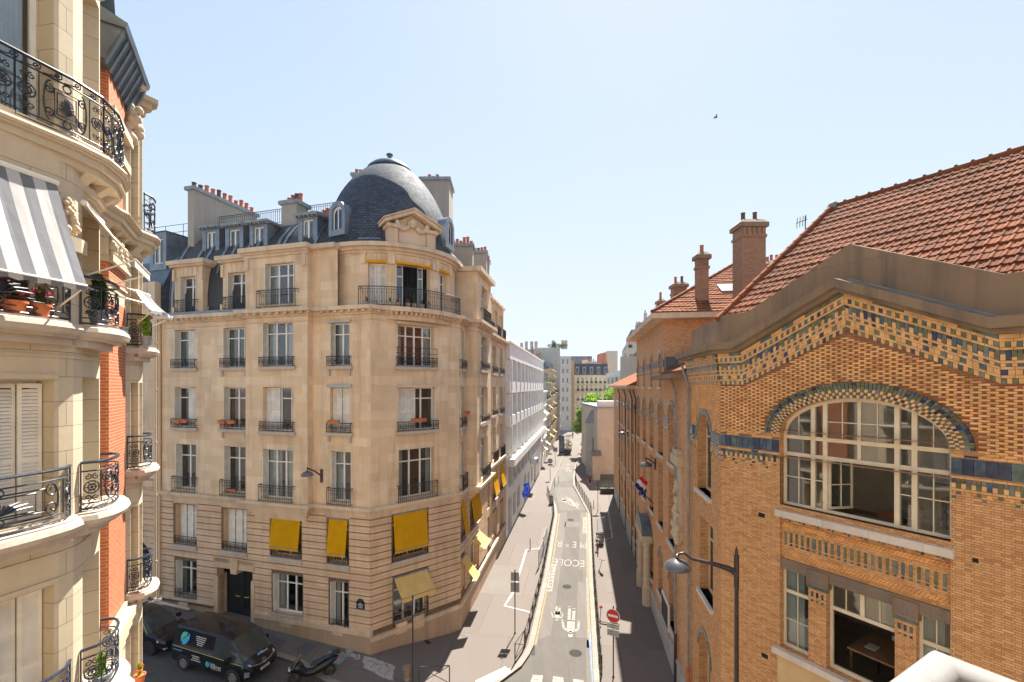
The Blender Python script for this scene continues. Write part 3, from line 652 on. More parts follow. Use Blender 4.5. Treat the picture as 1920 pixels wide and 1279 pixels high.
def pots(par,pts,r=.13,h=.5):
    for (p,s) in pts:
        mb=MB(); hh=h*s; mb.lathe(p,[(r*1.1,0),(r*.95,.05),(r*.85,hh-.06),(r,hh-.05),(r,hh),(r*.7,hh),(r*.65,hh-.2),(0,hh-.2)],10)
        mb.build('chimney_pot',M['terracotta' if random.random()<.8 else 'pot_dark'],par,smooth=30)
def foliage(mb,c,rad,n,size,m=0,sq=1.0,rnd=random,shell=.35,mats=1):
    for _ in range(n):
        while True:
            v=Vector((rnd.uniform(-1,1),rnd.uniform(-1,1),rnd.uniform(-1,1)))
            if v.length<1 and (v.length>shell or rnd.random()<.25): break
        p=Vector(c)+Vector((v.x*rad[0],v.y*rad[1],v.z*rad[2]))
        a=Vector((rnd.gauss(0,1),rnd.gauss(0,1),rnd.gauss(0,.7))).normalized(); b=a.cross(Vector((rnd.gauss(0,1),rnd.gauss(0,1),rnd.gauss(0,1)))).normalized()
        s=size*rnd.uniform(.6,1.3); mb.face([p-a*s,p+b*s*.45*sq,p+a*s,p-b*s*.45*sq], rnd.randrange(mats) if mats>1 else m)
# ------------------------------------------------------------------ central stone corner building with the dome
random.seed(11)
def LY(x): return 21.41-.29*x
PA=(-21.2,LY(-21.2)); PC=(-7.31,LY(-7.31)); PD=(-3.15,27.14); PE=(-3.15+.156*16.0,43.14)
LW=Fr([PA,PC]); CH=Fr([PC,PD]); RW=Fr([PD,PE])
CB=thing('apartment_building','cream stone corner apartment building with a round slate dome and yellow window awnings','apartment building',(-9,30,0))
ub0=LW.uz(471,800)[0]; ub1=LW.uz(586,800)[0]; BD=.38
BAY=LW.off(BD,ub0,ub1)
rb0,rb1,RBD=1.7,6.0,.70; RB=RW.off(RBD,rb0,rb1)
BF=Fr([PA,PC,PD,PE])
OUT=Fr([PA,LW.p(ub0,0).to_2d(),LW.p(ub0,0,BD).to_2d(),LW.p(ub1,0,BD).to_2d(),LW.p(ub1,0).to_2d(),PC,PD,RW.p(rb0,0).to_2d(),RW.p(rb0,0,RBD).to_2d(),RW.p(rb1,0,RBD).to_2d(),RW.p(rb1,0).to_2d(),PE])
def R_(fr,x0,x1,y0,y1): return fr.rect(x0,x1,y0,y1)
hL=dict(
 R3a=R_(LW,327.5,366.5,622,691), R3b=R_(LW,419,460.5,617.5,688), R3d=R_(LW,619.5,655,601,683),
 R2a=R_(LW,327.5,367,727.5,799.5), R2b=R_(LW,420,461,726,801), R2d=R_(LW,619,656.5,720,803),
 R1a=R_(LW,330,367.5,833,916), R1b=R_(LW,420.5,461.5,837.5,921), R1d=R_(LW,621,657.5,840,933),
 Ea=R_(LW,329,368.5,944,1018), Eb=R_(LW,419,462.5,950,1027), Ec=R_(LW,510,565,957,1035), Ed=R_(LW,616.5,653,961,1041),
 Ga=R_(LW,331,368.5,1049,1115), Gc=R_(LW,513,567.5,1069,1136), Gd=R_(LW,620,653,1071.5,1161), door=R_(LW,411,473,1062,1153))
hB=dict(R3c=R_(BAY,492.5,549,609,686), R2c=R_(BAY,493,549,725,802), R1c=R_(BAY,493,549,841.7,931))
hC=dict(R3e=R_(CH,746,814,597,681), R2e=R_(CH,747.5,816,718,801), R1e=R_(CH,748,814,838,932), Ee=R_(CH,736,800,952,1038), Ge=R_(CH,738,800,1079,1158))
def lev(hs,*pairs):
    for ks,z0,z1 in pairs:
        for k in ks: hs[k][2]=z0; hs[k][3]=z1
lev(hL,(('R3a','R3b','R3d'),15.72,18.0),(('R2a','R2b','R2d'),12.2,14.58),(('R1a','R1b','R1d'),8.5,11.2),(('Ea','Eb','Ec','Ed'),5.25,7.62),(('Ga','Gc'),2.12,4.3),(('Gd',),1.72,4.3))
hL['door'][2]=1.2; hL['door'][3]=4.2
lev(hB,(('R3c',),15.72,18.15),(('R2c',),12.2,14.6),(('R1c',),8.5,11.2)); lev(hC,(('R3e',),15.72,18.0),(('R2e',),12.2,14.58),(('R1e',),8.5,11.2),(('Ee',),5.25,7.75),(('Ge',),1.75,4.2))
hR={}
for k,a,b in (('f',.25,1.15),('h',9.9,11.7),('i',13.2,14.9),('g2',7.9,8.6)):
    for l,z0,z1 in (('R3',15.72,18.0),('R2',12.2,14.58),('R1',8.5,11.2),('E',5.25,7.6),('G',2.3,4.2)): hR[l+k]=[a,b,z0,z1]
hRB={l+'g':[.95,3.2,z0,z1] for l,z0,z1 in (('R3',15.72,18.0),('R2',12.2,14.58),('R1',8.5,11.2))}
hR['Eg']=[2.5,4.9,5.25,7.7]; hR['Gg']=[2.5,4.9,2.3,4.4]
low=[v for k,v in hL.items() if k[0] in 'EGd']; upp=[v for k,v in hL.items() if k[0]=='R']
mb=MB(); ZC=18.45
wall(mb,LW,0,ub0,ZL,ZC,upp,m=0); wall(mb,LW,ub1,LW.L,ZL,ZC,upp); wall(mb,CH,0,CH.L,ZL,ZC,hC.values()); wall(mb,RW,0,rb0,ZL,ZC,hR.values()); wall(mb,RW,rb1,RW.L,ZL,ZC,hR.values())
wall(mb,BAY,0,BAY.L,ZL,22.0,list(hB.values())+[R_(BAY,497,552.5,492.7,570)]); wall(mb,RB,0,RB.L,ZL,22.0,list(hRB.values())+[[1.0,3.1,18.85,21.3]])
for fr,u0,u1,d,z1 in ((LW,ub0,ub1,BD,22.0),(RW,rb0,rb1,RBD,22.0)):
    P=fr.p
    mb.face([P(u0,ZL,0),P(u0,ZL,d),P(u0,z1,d),P(u0,z1,-1.2),P(u0,ZL,-1.2)],0,[(0,ZL),(d,ZL),(d,z1),(-1.2,z1),(-1.2,ZL)]); mb.face([P(u1,ZL,d),P(u1,ZL,-1.2),P(u1,z1,-1.2),P(u1,z1,d)],0,[(0,ZL),(d+1.2,ZL),(d+1.2,z1),(0,z1)])
    mb.face([P(u0,z1,d),P(u1,z1,d),P(u1,z1,-3),P(u0,z1,-3)],0)
# lower two storeys: smooth backing plus raised courses
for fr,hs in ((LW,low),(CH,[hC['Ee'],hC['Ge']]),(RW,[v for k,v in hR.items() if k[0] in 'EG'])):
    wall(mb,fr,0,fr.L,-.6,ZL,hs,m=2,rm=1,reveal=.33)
    rust(mb,fr,-.02,fr.L+.02,2.0,ZL-.5,[[h[0]-.10,h[1]+.10,h[2]-(.0 if h[2]>4 else .0),h[3]+.05] for h in hs],m=1)
    for h in hs:
        if h[2]>4: voussoirs(mb,fr,h[0]-.1,h[1]+.1,h[3]+.06,ZL-.42 if h[3]>7 else h[3]+.4,5,.05,1)
wb=mb.build('wall',[M['limestone'],M['limestone_base'],M['groove_shade']],CB)
# plinth
mb=MB(); uD0,uD1=hL['door'][0]-.28,hL['door'][1]+.22
BFu=LW.L
pl=[(0,uD0),(uD1,BFu)]
for a,b in pl: mb.fbox(LW,a,b+(.07 if b==BFu else 0),-.6,1.72,-.05,.10); mb.fbox(LW,a,b+(.1 if b==BFu else 0),1.72 if a>1 else 1.95,2.0 if a>1 else 2.06,-.05,.17,1)
mb.fbox(CH,-.05,CH.L+.05,-.6,1.45,-.05,.10); mb.fbox(CH,-.06,CH.L+.06,1.45,1.68,-.05,.17,1)
mb.fbox(RW,-.02,RW.L,-.6,1.45,-.05,.10); mb.fbox(RW,-.02,RW.L,1.45,1.68,-.05,.17,1)
mb.build('plinth',[M['plinth_stone'],M['moulding_stone']],CB)
# string course, cornice
mb=MB(); moulding(mb,OUT,0,OUT.L,((ZL-.34,ZL-.16,.12),(ZL-.16,ZL,.30)))
mb.fbox(BF,0,BF.L,ZL-.5,ZL-.34,-.02,.07)
mb.build('string_course',M['moulding_stone'],CB)
mb=MB(); moulding(mb,OUT,0,OUT.L,((18.1,18.16,.05),(18.40,18.50,.12),(18.62,18.82,.42)))
u=.2
while u<OUT.L:
    i=OUT.seg(u)
    if OUT.S[i+1]-OUT.S[i]>1 : mb.fbox(OUT,u,u+.16,18.50,18.62,.0,.33)
    u+=.44
mb.fbox(OUT,0,OUT.L,18.50,18.62,-.02,.14)
mb.build('cornice',M['moulding_stone'],CB)
# corbelled foot of the bays
for fr,a,b,D in ((LW,ub0,ub1,BD),(RW,rb0,rb1,RBD)):
    mb=MB()
    for k in range(5): mb.fbox(fr,a-.05+.1*k,b+.05-.1*k,ZL-.42-.15*k,ZL-.34-.15*k+.07,-.02,(D+.1)*(1-.2*k))
    mb.build('corbel',M['moulding_stone'],CB)
# ---- drum (top storey of the round corner)
OX,OY,DR=-7.62,28.35,4.05
def arc(r,a0,a1,n): return [(OX+r*math.cos(R(a0+(a1-a0)*i/n)),OY+r*math.sin(R(a0+(a1-a0)*i/n))) for i in range(n+1)]
DRUM=Fr(arc(DR,188,362,40))
hD=[DRUM.rect(690,723.5,482,565),DRUM.rect(744,806,489,565),DRUM.rect(823,839.5,503,575)]
for h in hD: h[2]=18.9; h[3]=21.25
mb=MB(); wall(mb,DRUM,0,DRUM.L,18.6,22.0,hD,reveal=.3); wall(mb,LW,ub1-.05,LW.L-2.0,18.6,22.0)
for h in hD:
    for u in (h[0]-.32,h[1]+.10): mb.fbox(DRUM,u,u+.22,21.2,21.75,-.05,.12)
    voussoirs(mb,DRUM,h[0],h[1],h[3]+.08,21.75,4,.03)
mb.build('drum_wall',M['limestone'],CB)
mb=MB(); D2=Fr(arc(DR,186,364,48)); moulding(mb,D2,0,D2.L,((21.75,21.9,.10),(21.9,22.06,.22),(22.06,22.28,.42)))
mb.fbox(BAY,-.05,BAY.L+.05,21.7,21.85,-.05,.10); mb.fbox(BAY,-.2,BAY.L+.2,21.95,22.2,-1.5,.36); mb.fbox(BAY,-.1,BAY.L+.1,21.85,21.95,-.9,.2)
mb.fbox(LW,ub1+.2,LW.L-2,21.95,22.2,-.5,.30)
mb.fbox(RB,-.2,RB.L+.2,21.9,22.2,-1.5,.3)
for a in (.06,BAY.L-.28): mb.fbox(BAY,a,a+.22,21.05,21.7,-.02,.12)
mb.build('drum_cornice',M['moulding_stone'],CB)
mb=MB(); D3=Fr(arc(DR,205,352,40)); mb.fbox(D3,0,D3.L,18.60,18.84,-1.0,.72); 
for k in range(0,44): 
    u=k*D3.L/44; mb.fbox(D3,u,u+.13,18.46,18.62,-.2,.55)
mb.fbox(D3,0,D3.L,18.2,18.48,-.6,.30)
mb.build('balcony_slab',M['moulding_stone'],CB)
D4=D3.off(.62)
mb=MB(); ua,ubb=D4.uz(672,560)[0],D4.uz(862.5,560)[0]
bars_rail(mb,D4,ua,ubb,18.86,19.86,0,ret=.55,gap=.12); mb.build('balcony_railing',M['iron'],CB)
# ---- windows
def rr(par,fr,h,kind,z0,z1,ext=.12,d=.15):
    mb=MB(); (ring_rail if kind=='ring' else bars_rail)(mb,fr,h[0]-ext,h[1]+ext,z0,z1,d); return mb.build('railing',M['iron'],par)
def W3(fr,h,row,**k):
    w=window(CB,fr,h,**k)
    if row in('R3','R2'):
        ext=.14; rr(w,fr,h,'ring',h[2]+.03,h[2]+.50); sill(w,fr,h[0]-.22,h[1]+.22,h[2]-.02,br=h[1]-h[0]<1.6)
    elif row=='R1': rr(w,fr,h,'bars',ZL+.02,ZL+.92,d=.2)
    elif row=='E': rr(w,fr,h,'ring',h[2]+.02,h[2]+.48,ext=.02,d=.05); sill(w,fr,h[0]-.14,h[1]+.14,h[2]-.02,t=.24,br=False)
    return w
cu=['curtain_grey','curtain_white','curtain_green','curtain_grey']
W3(LW,hL['R3a'],'R3',shut='halfright',curtain='curtain_green'); W3(LW,hL['R3b'],'R3',curtain='curtain_green'); W3(LW,hL['R3d'],'R3',curtain='curtain_green',shut='left')
W3(BAY,hB['R3c'],'R3',shut='left',curtain='curtain_white',leaves=3)
W3(CH,hC['R3e'],'R3',leaves=4,curtain='curtain_grey',shut=None)
W3(LW,hL['R2a'],'R2',shut='halfright',curtain=None); W3(LW,hL['R2b'],'R2',curtain='curtain_red',shut='left'); W3(LW,hL['R2d'],'R2',shut='closed',curtain=None)
W3(BAY,hB['R2c'],'R2',shut='halfleft',curtain=None); W3(CH,hC['R2e'],'R2',shut='halfleft',curtain=None,leaves=3)
W3(LW,hL['R1a'],'R1',shut='left',curtain=None); W3(LW,hL['R1b'],'R1',shut='left',curtain=None); W3(LW,hL['R1d'],'R1',shut='left',curtain='curtain_grey')
W3(BAY,hB['R1c'],'R1',shut='left',curtain='curtain_grey',leaves=3); W3(CH,hC['R1e'],'R1',leaves=3,curtain='curtain_grey',shut=None)
for k in ('Ea','Eb'): W3(LW,hL[k],'E',shut='closed',curtain=None,depth=.4)
we={}
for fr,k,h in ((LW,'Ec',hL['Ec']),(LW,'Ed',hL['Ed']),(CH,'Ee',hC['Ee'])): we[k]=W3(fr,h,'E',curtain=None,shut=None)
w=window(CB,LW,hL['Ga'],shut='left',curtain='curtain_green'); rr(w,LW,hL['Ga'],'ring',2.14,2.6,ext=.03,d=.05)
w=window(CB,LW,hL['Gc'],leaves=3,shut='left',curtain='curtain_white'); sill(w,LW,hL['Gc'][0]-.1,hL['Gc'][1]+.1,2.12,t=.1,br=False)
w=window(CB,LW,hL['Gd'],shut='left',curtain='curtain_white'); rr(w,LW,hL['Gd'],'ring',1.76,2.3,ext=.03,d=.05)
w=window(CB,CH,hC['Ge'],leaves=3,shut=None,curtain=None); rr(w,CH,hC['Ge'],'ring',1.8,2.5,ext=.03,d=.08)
awning(w,CH,hC['Ge'][0],hC['Ge'][1],4.35,3.55,.06,.95,'pale_awning',scallop=False,valance=.22)
for fr,k,h in ((LW,'Ec',hL['Ec']),(LW,'Ed',hL['Ed']),(CH,'Ee',hC['Ee'])):
    awning(we[k],fr,h[0]+.03,h[1]-.03,h[3]-.02,h[2]+.60,.02,.24,'yellow_awning',valance=.17,arms=True)
for k,h in hR.items():
    row=k[:2] if k[0]=='R' else k[0]
    if k[-2:]=='g2' : continue
    w=W3(RW,h,row,shut='left' if row!='E' else None,curtain=random.choice(cu))
    if k in ('Ef','Eg','Eh','Ei'): awning(w,RW,h[0],h[1],h[3],h[2]+.5,.03,.35,'yellow_awning',valance=.15)
    if k=='Gg': awning(w,RW,h[0]+.5,h[1]+.1,4.5,3.9,.1,.95,'pale_awning',scallop=False,valance=0)
    if k=='Gf': awning(w,RW,h[0]-.1,h[1]+.1,4.2,3.0,.1,1.0,'pale_awning',scallop=False,valance=0)
for k,h in hRB.items(): W3(RB,h,k[:2],leaves=3,shut='left',curtain='curtain_grey')
for u0 in (8.2,11.0,13.6):
    h=[u0,u0+1.2,19.0,21.0]; m9=MB(); wall(m9,RW,u0-.25,u0+1.45,18.8,21.6,[h],d=.05,reveal=.25); P=RW.p
    for u in (u0-.25,u0+1.45): m9.face([P(u,18.8,.05),P(u,21.6,.05),P(u,21.6,-1.2),P(u,18.8,-1.2)])
    m9.fbox(RW,u0-.4,u0+1.6,21.6,21.8,-1.3,.2); dd=m9.build('stone_dormer',M['limestone'],CB); w=window(dd,RW,h,shut='left'); rr(w,RW,h,'bars',18.9,19.7,d=.3)
for h in ([1.0,3.1,18.85,21.3],): w=window(CB,RB,h,shut='left'); rr(w,RB,h,'bars',18.86,19.7,d=.25)
h=R_(BAY,497,552.5,492.7,570); h[2]=18.85; w=window(CB,BAY,h,leaves=3,curtain='curtain_grey',shut='reveal'); rr(w,BAY,h,'bars',18.86,19.82,ext=.3,d=.3)
hD0=window(CB,DRUM,hD[0],shut='closed',curtain=None,depth=.26); hD2=window(CB,DRUM,hD[2],curtain='curtain_white',shut=None)
# the open middle window of the drum: two narrow fixed lights beside a dark doorway
h=hD[1]; a=h[0]+(h[1]-h[0])*.20; b=h[0]+(h[1]-h[0])*.68
window(CB,DRUM,[h[0],a,h[2],h[3]],leaves=1,curtain=None,shut=None); window(CB,DRUM,[b,h[1]-.3,h[2],h[3]],leaves=1,curtain=None,shut=None)
mb=MB(); P=DRUM.p; mb.face([P(a-.3,18.8,-1.2),P(b+.3,18.8,-1.2),P(b+.3,21.4,-1.2),P(a-.3,21.4,-1.2)]); mb.face([P(a,18.8,-.3),P(a,18.8,-1.2),P(a,21.4,-1.2),P(a,21.4,-.3)]); mb.face([P(b,18.8,-1.2),P(b,18.8,-.3),P(b,21.4,-.3),P(b,21.4,-1.2)]); mb.build('interior',M['interior_dark'],CB)
for h in hD:
    mb=MB(); mb.fbox(DRUM,h[0]-.06,h[1]+.06,21.25,21.36,-.02,.13); mb.build('rolled_awning',M['yellow_awning'],CB)
for fr,h in ((CH,hC['R3e']),(CH,hC['R2e']),(LW,hL['R3d']),(LW,hL['R2d'])):
    mb=MB(); mb.fbox(fr,h[0]-.12,h[1]+.12,h[3],h[3]+.16,-.02,.14); mb.build('awning_box',M['curtain_grey' if fr is LW else 'moulding_stone'],CB)
mb=MB(); h=hC['R3e']
for z in (16.45,16.75): mb.tube([CH.p(h[0]-.1,z,0),CH.p(h[0]-.1,z,.15),CH.p(h[1]+.1,z,.15),CH.p(h[1]+.1,z,0)],.014,4)
for k in (0,1,2): u=h[0]-.1+k*(h[1]-h[0]+.2)/2; mb.tube([CH.p(u,16.2,.15),CH.p(u,16.75,.15)],.012,4)
mb.build('safety_bar',M['iron'],CB)
# ---- entrance door
h=hL['door']; mb=MB(); mid=(h[0]+h[1])/2
mb.fbox(LW,h[0],h[1],h[2],h[3],-.62,-.56)
for a,b in ((h[0],mid-.01),(mid+.01,h[1])):
    mb.fbox(LW,a,a+.09,h[2],h[3],-.56,-.50); mb.fbox(LW,b-.09,b,h[2],h[3],-.56,-.50); mb.fbox(LW,a+.09,b-.09,h[2],h[2]+.55,-.56,-.515); mb.fbox(LW,a+.09,b-.09,h[3]-.12,h[3],-.56,-.515)
    n=7
    for k in range(n): u=a+.13+(b-a-.26)*k/(n-1); mb.tube([LW.p(u,h[2]+.55,-.53),LW.p(u,h[3]-.12,-.53)],.014,5)
do=mb.build('door',M['iron'],CB)
plain('brass',(.75,.50,.15),.3,.1,5,.9)
for s in (-1,1):
    mb=MB(); u=mid+s*.33; mb.tube([LW.p(u-.15,2.45,-.48),LW.p(u-.13,2.42,-.44),LW.p(u+.13,2.42,-.44),LW.p(u+.15,2.45,-.48)],.022,6); mb.build('handle',M['brass'],do)
mb=MB()
for a,b in ((h[0]-.30,h[0]),(h[1],h[1]+.24)):
    mb.fbox(LW,a,b,1.1,3.7,-.55,.10)
P=LW.p
mb.fbox(LW,h[0]-.3,h[1]+.24,4.2,4.75,-.55,.07); mb.hexa([P(mid-.2,3.95,.14),P(mid+.2,3.95,.14),P(mid+.2,3.95,-.3),P(mid-.2,3.95,-.3),P(mid-.3,4.78,.14),P(mid+.3,4.78,.14),P(mid+.3,4.78,-.3),P(mid-.3,4.78,-.3)])
mb.fbox(LW,h[0],h[1],1.0,1.22,-.6,.25)
mb.build('door_surround',M['limestone_base'],CB)
# vents in the plinth
for fr,x0,x1,y0,y1 in ((LW,338,355,1128,1142),(LW,527,548,1158,1174),(LW,626,645,1172,1190),(CH,741,762,1166,1186),(CH,771,794,1153,1176)):
    q=R_(fr,x0,x1,y0,y1); mb=MB(); mb.fbox(fr,q[0],q[1],q[2],q[3],.05,.112); mb.build('vent_grille',M['limestone'],CB)
# downpipes at the left end
mb=MB()
for k,(u,zt) in enumerate(((-.35,19.4),(-.02,18.5))):
    mb.tube([LW.p(u,zt,.14),LW.p(u,1.9,.14)],.075,8)
    for z in (4,8,11.2,14.4,17.2): mb.tube([LW.p(u,z,.14),LW.p(u,z+.1,.14)],.10,8)
mb.tube([LW.p(-.35,1.95,.16),LW.p(-.3,1.8,.2),LW.p(.4,1.72,.3),LW.p(2.6,1.62,.3)],.085,8)
mb.build('downpipe',M['moulding_stone'],CB)
# ---- roofs
PR=[(-.28,18.95),(-.30,20.2),(-.42,21.3),(-.72,22.3),(-1.25,23.3),(-2.0,24.2),(-2.9,24.85),(-3.8,25.05)]
mb=MB(); uR1=LW.L-1.2; us=[.15+(uR1-.15)*i/26 for i in range(27)]; usl=[.15+(ub0-.1-.15)*i/26 for i in range(27)]
rows=[[LW.p(u,z,d) for u in us] for d,z in PR[3:]]; rowl=[[LW.p(u,z,d) for u in usl] for d,z in PR[:4]]; L=[0]
for (a,b),(c,e) in zip(PR,PR[1:]): L.append(L[-1]+math.hypot(c-a,e-b))
mb.grid(rows,0,False,lambda i,j:(us[min(j,26)],L[i+3])); mb.grid(rowl,0,False,lambda i,j:(usl[min(j,26)],L[i]))
us2=[6.1+(RW.L-6.1)*i/20 for i in range(21)]; us3=[1.6+4.5*i/20 for i in range(21)]
rows=[[RW.p(u,z,d) for u in us2] for d,z in PR]; mb.grid(rows,0,False,lambda i,j:(us2[min(j,20)],L[i])); rows=[[RW.p(u,z,d) for u in us3] for d,z in PR[3:]]; mb.grid(rows,0,False,lambda i,j:(us3[min(j,20)],L[i+3]))
mb.build('mansard_roof',M['slate_brown'],CB,smooth=True)
mb=MB(); q=[LW.p(.15,25.05,-3.8),LW.p(uR1,25.05,-3.8),RW.p(2,25.05,-3.8),RW.p(RW.L,25.05,-3.8),RW.p(RW.L,25.05,-14),LW.p(.15,25.05,-14)]; mb.face(q)
q=[LW.p(.15,z,d) for d,z in PR]; mb.face(q+[LW.p(.15,25,-14),LW.p(.15,18,-14)])
mb.face([RW.p(RW.L,0,0),RW.p(RW.L,0,-14),RW.p(RW.L,25,-14),RW.p(RW.L,25.05,-3.8)]+[RW.p(RW.L,z,d) for d,z in reversed(PR[:-1])])
mb.face([LW.p(0,0,0),LW.p(0,0,-14),LW.p(0,19,-14),LW.p(0,19,0)]); mb.face([LW.p(0,0,-14),RW.p(RW.L,0,-14),RW.p(RW.L,25,-14),LW.p(0,25,-14)])
mb.build('roof_deck',M['zinc'],CB)
mb=MB(); mb.fbox(LW,0,ub0,18.82,19.0,-.4,.25); mb.build('roof_gutter',M['zinc'],CB)
mb=MB()
def rib(fr,u,i0=0,w=.09):
    for (d,z),(d2,z2) in list(zip(PR,PR[1:]))[i0:]:
        P=fr.p; mb.hexa([P(u-w,z,d+.07),P(u+w,z,d+.07),P(u+w,z,d-.1),P(u-w,z,d-.1),P(u-w,z2,d2+.07),P(u+w,z2,d2+.07),P(u+w,z2,d2-.1),P(u-w,z2,d2-.1)])
for x in (331,364,382,411,428,454,470,510,522,553,582): rib(LW,LW.uz(x,480,-.5)[0],2 if x>335 else 0)
rib(RW,7); rib(RW,9.2); rib(RW,12.4); rib(RW,15.6)
mb.build('roof_rib',M['zinc'],CB)
# stone dormers on the lower roof
for x0,x1,wx0,wx1 in ((325,383,338,369),(415.5,477,427.5,462.5)):
    u0,u1=LW.uz(x0,540)[0],LW.uz(x1,540)[0]; v0,v1=LW.uz(wx0,540)[0],LW.uz(wx1,540)[0]; z1=21.95
    h=[v0,v1,19.0,21.15]; mb=MB(); wall(mb,LW,u0+.1,u1-.1,18.8,z1,[h],d=.0,reveal=.3)
    P=LW.p
    for u in (u0+.1,u1-.1): mb.face([P(u,18.8,0),P(u,z1,0),P(u,z1,-1.4),P(u,18.8,-1.4)])
    for a,b in ((u0,u0+.24),(u1-.24,u1)): mb.fbox(LW,a,b,18.8,19.35,-.3,.1); mb.fbox(LW,a+.05,b-.02,20.9,21.6,-.1,.12)
    voussoirs(mb,LW,v0,v1,21.2,21.7,4,.03); o=mb.build('stone_dormer',M['limestone'],CB)
    m2=MB(); m2.fbox(LW,u0-.12,u1+.12,21.72,21.84,-1.3,.18); m2.fbox(LW,u0-.22,u1+.22,21.84,22.08,-1.5,.30); m2.build('dormer_cornice',M['moulding_stone'],o)
    w=window(o,LW,h,shut='reveal',curtain='curtain_white',room=True); 
    mb=MB(); bars_rail(mb,LW,v0-.2,v1+.12,19.02,19.72,.2); mb.build('railing',M['iron'],o)
# zinc dormers
for x0,x1,ya,yb,nm in ((386,404,434,471,0),(429,449,430,467,1),(475,494,425,463,2),(567,587,411.5,453,3)):
    d=-1.05; u0,u1=LW.uz(x0,450,d)[0],LW.uz(x1,450,d)[0]; z0=LW.uz((x0+x1)/2,yb,d)[1]; z1=LW.uz((x0+x1)/2,ya,d)[1]
    z0=max(z0,22.3)
    mb=MB(); h=[u0,u1,z0,z1]; wall(mb,LW,u0-.28,u1+.28,z0-.25,z1+.2,[h],d=d,reveal=.1)
    P=LW.p
    for u in (u0-.28,u1+.28): mb.face([P(u,z0-.25,d),P(u,z1+.2,d),P(u,z1+.25,d-2.2),P(u,z0-.25,d-2.2)])
    o=mb.build('zinc_dormer',M['zinc'],CB)
    m2=MB(); m2.fbox(LW,u0-.42,u1+.42,z1+.2,z1+.34,d-2.3,d+.22)
    for k in range(6): uu=u0-.35+k*(u1-u0+.7)/5; m2.fbox(LW,uu-.05,uu+.05,z1+.12,z1+.2,d,d+.18)
    m2.build('dormer_roof',M['lead_grey'],o)
    window(o,LW,h,depth=.10,transom=0,curtain='curtain_white' if nm!=1 else None,shut=None,d0=d)
# dome
t=NT('dome_slate'); uv=t.n('UVMap').outputs[0]; b=t.n('TexBrick',Vector=uv,Color1=(.046,.058,.077),Color2=(.082,.099,.125),Mortar=(.012,.014,.018),Scale=1.0,Mortar_Size=.010,Mortar_Smooth=.2,Brick_Width=.26,Row_Height=.15)
geo=t.n('NewGeometry').outputs['Position']; nz=t.noise(3,5,geo); col=t.mix(t.math('MULTIPLY',t.ramp(nz,(.5,(0,0,0)),(.75,(1,1,1))),.35),b.outputs[0],(.06,.07,.085))
fz=t.math('FRACT',t.math('DIVIDE',t.n('SeparateXYZ',Vector=uv).outputs[1],.15)); hh=t.math('SUBTRACT',t.math('MULTIPLY',b.outputs[0],1.5),t.math('ADD',b.outputs[1],t.math('MULTIPLY',fz,.9)))
t.out(col,t.math('ADD',t.math('MULTIPLY',nz,.25),.6),hh,.04,.8,spec=.10)
DP=[(4.05,22.28),(3.92,22.7),(3.82,23.4),(3.68,24.1),(3.47,24.9),(3.2,25.6),(2.88,26.3),(2.45,27.0),(1.98,27.6),(1.45,28.1),(1.24,28.24)]
DP=[(r,22.28+(z-22.28)*.955) for r,z in DP]
# refine the profile smoothly
DPf=[]
for i in range(len(DP)-1):
    p0=DP[max(i-1,0)];p1=DP[i];p2=DP[i+1];p3=DP[min(i+2,len(DP)-1)]
    for k in range(4):
        t_=k/4; DPf.append(tuple(.5*((2*p1[c])+(-p0[c]+p2[c])*t_+(2*p0[c]-5*p1[c]+4*p2[c]-p3[c])*t_*t_+(-p0[c]+3*p1[c]-3*p2[c]+p3[c])*t_**3) for c in (0,1)))
DPf.append(DP[-1])
mb=MB(); mb.lathe((OX,OY,0),DPf,64); dome=mb.build('dome',M['dome_slate'],CB,smooth=True)
mb=MB(); mb.lathe((OX,OY,0),[(r,z-.28) for r,z in ((1.24,28.2),(1.36,28.26),(1.34,28.36),(1.05,28.62),(.55,28.86),(.2,28.96),(.12,29.0),(.12,29.25),(.2,29.28),(.2,29.36),(.08,29.42),(0,29.44))],32); mb.build('finial',M['zinc_dark'],dome,smooth=40)
# pediment dormer in front of the dome
class SFr(Fr):
    def p(s,u,z,d=0): return Fr.p(s,1.95+(u-1.95)*.75,22.2+(z-22.2)*.66,d)
pc=Vector((OX+2.18,OY-3.58)); pu=Vector((.853,.522)); 
PD_=SFr([tuple(pc-pu*1.95),tuple(pc+pu*1.95)]); P=PD_.p; m_=1.95
mb=MB(); mb.fbox(PD_,.25,3.65,22.2,23.75,-2.0,.0); mb.fbox(PD_,.95,2.95,22.45,23.45,-.1,.04)
for a,b in ((.2,.85),(3.05,3.7)): mb.fbox(PD_,a,b,22.2,23.5,-.6,.12); mb.fbox(PD_,a-.15,b+.15,23.5,23.78,-.6,.25)
mb.face([P(.25,23.75,-.05),P(3.65,23.75,-.05),P(m_,24.85,-.05)])
for s in (-1,1):
    e=m_+s*2.15; q=[(e,23.72),(e,23.98),(m_,25.15),(m_,24.85)]
    f=[P(u,z,.38) for u,z in q]; bk=[P(u,z,-2.2) for u,z in q]
    mb.hexa([f[0],f[3],bk[3],bk[0],f[1],f[2],bk[2],bk[1]] if s<0 else [f[3],f[0],bk[0],bk[3],f[2],f[1],bk[1],bk[2]])
    q=[(e+s*.08,23.98),(e+s*.08,24.08),(m_,25.27),(m_,25.15)]; f=[P(u,z,.46) for u,z in q]; bk=[P(u,z,-2.2) for u,z in q]
    mb.hexa([f[0],f[3],bk[3],bk[0],f[1],f[2],bk[2],bk[1]] if s<0 else [f[3],f[0],bk[0],bk[3],f[2],f[1],bk[1],bk[2]])
pd=mb.build('pediment',M['moulding_stone'],CB)
mb=MB(); rnd=random.Random(4)
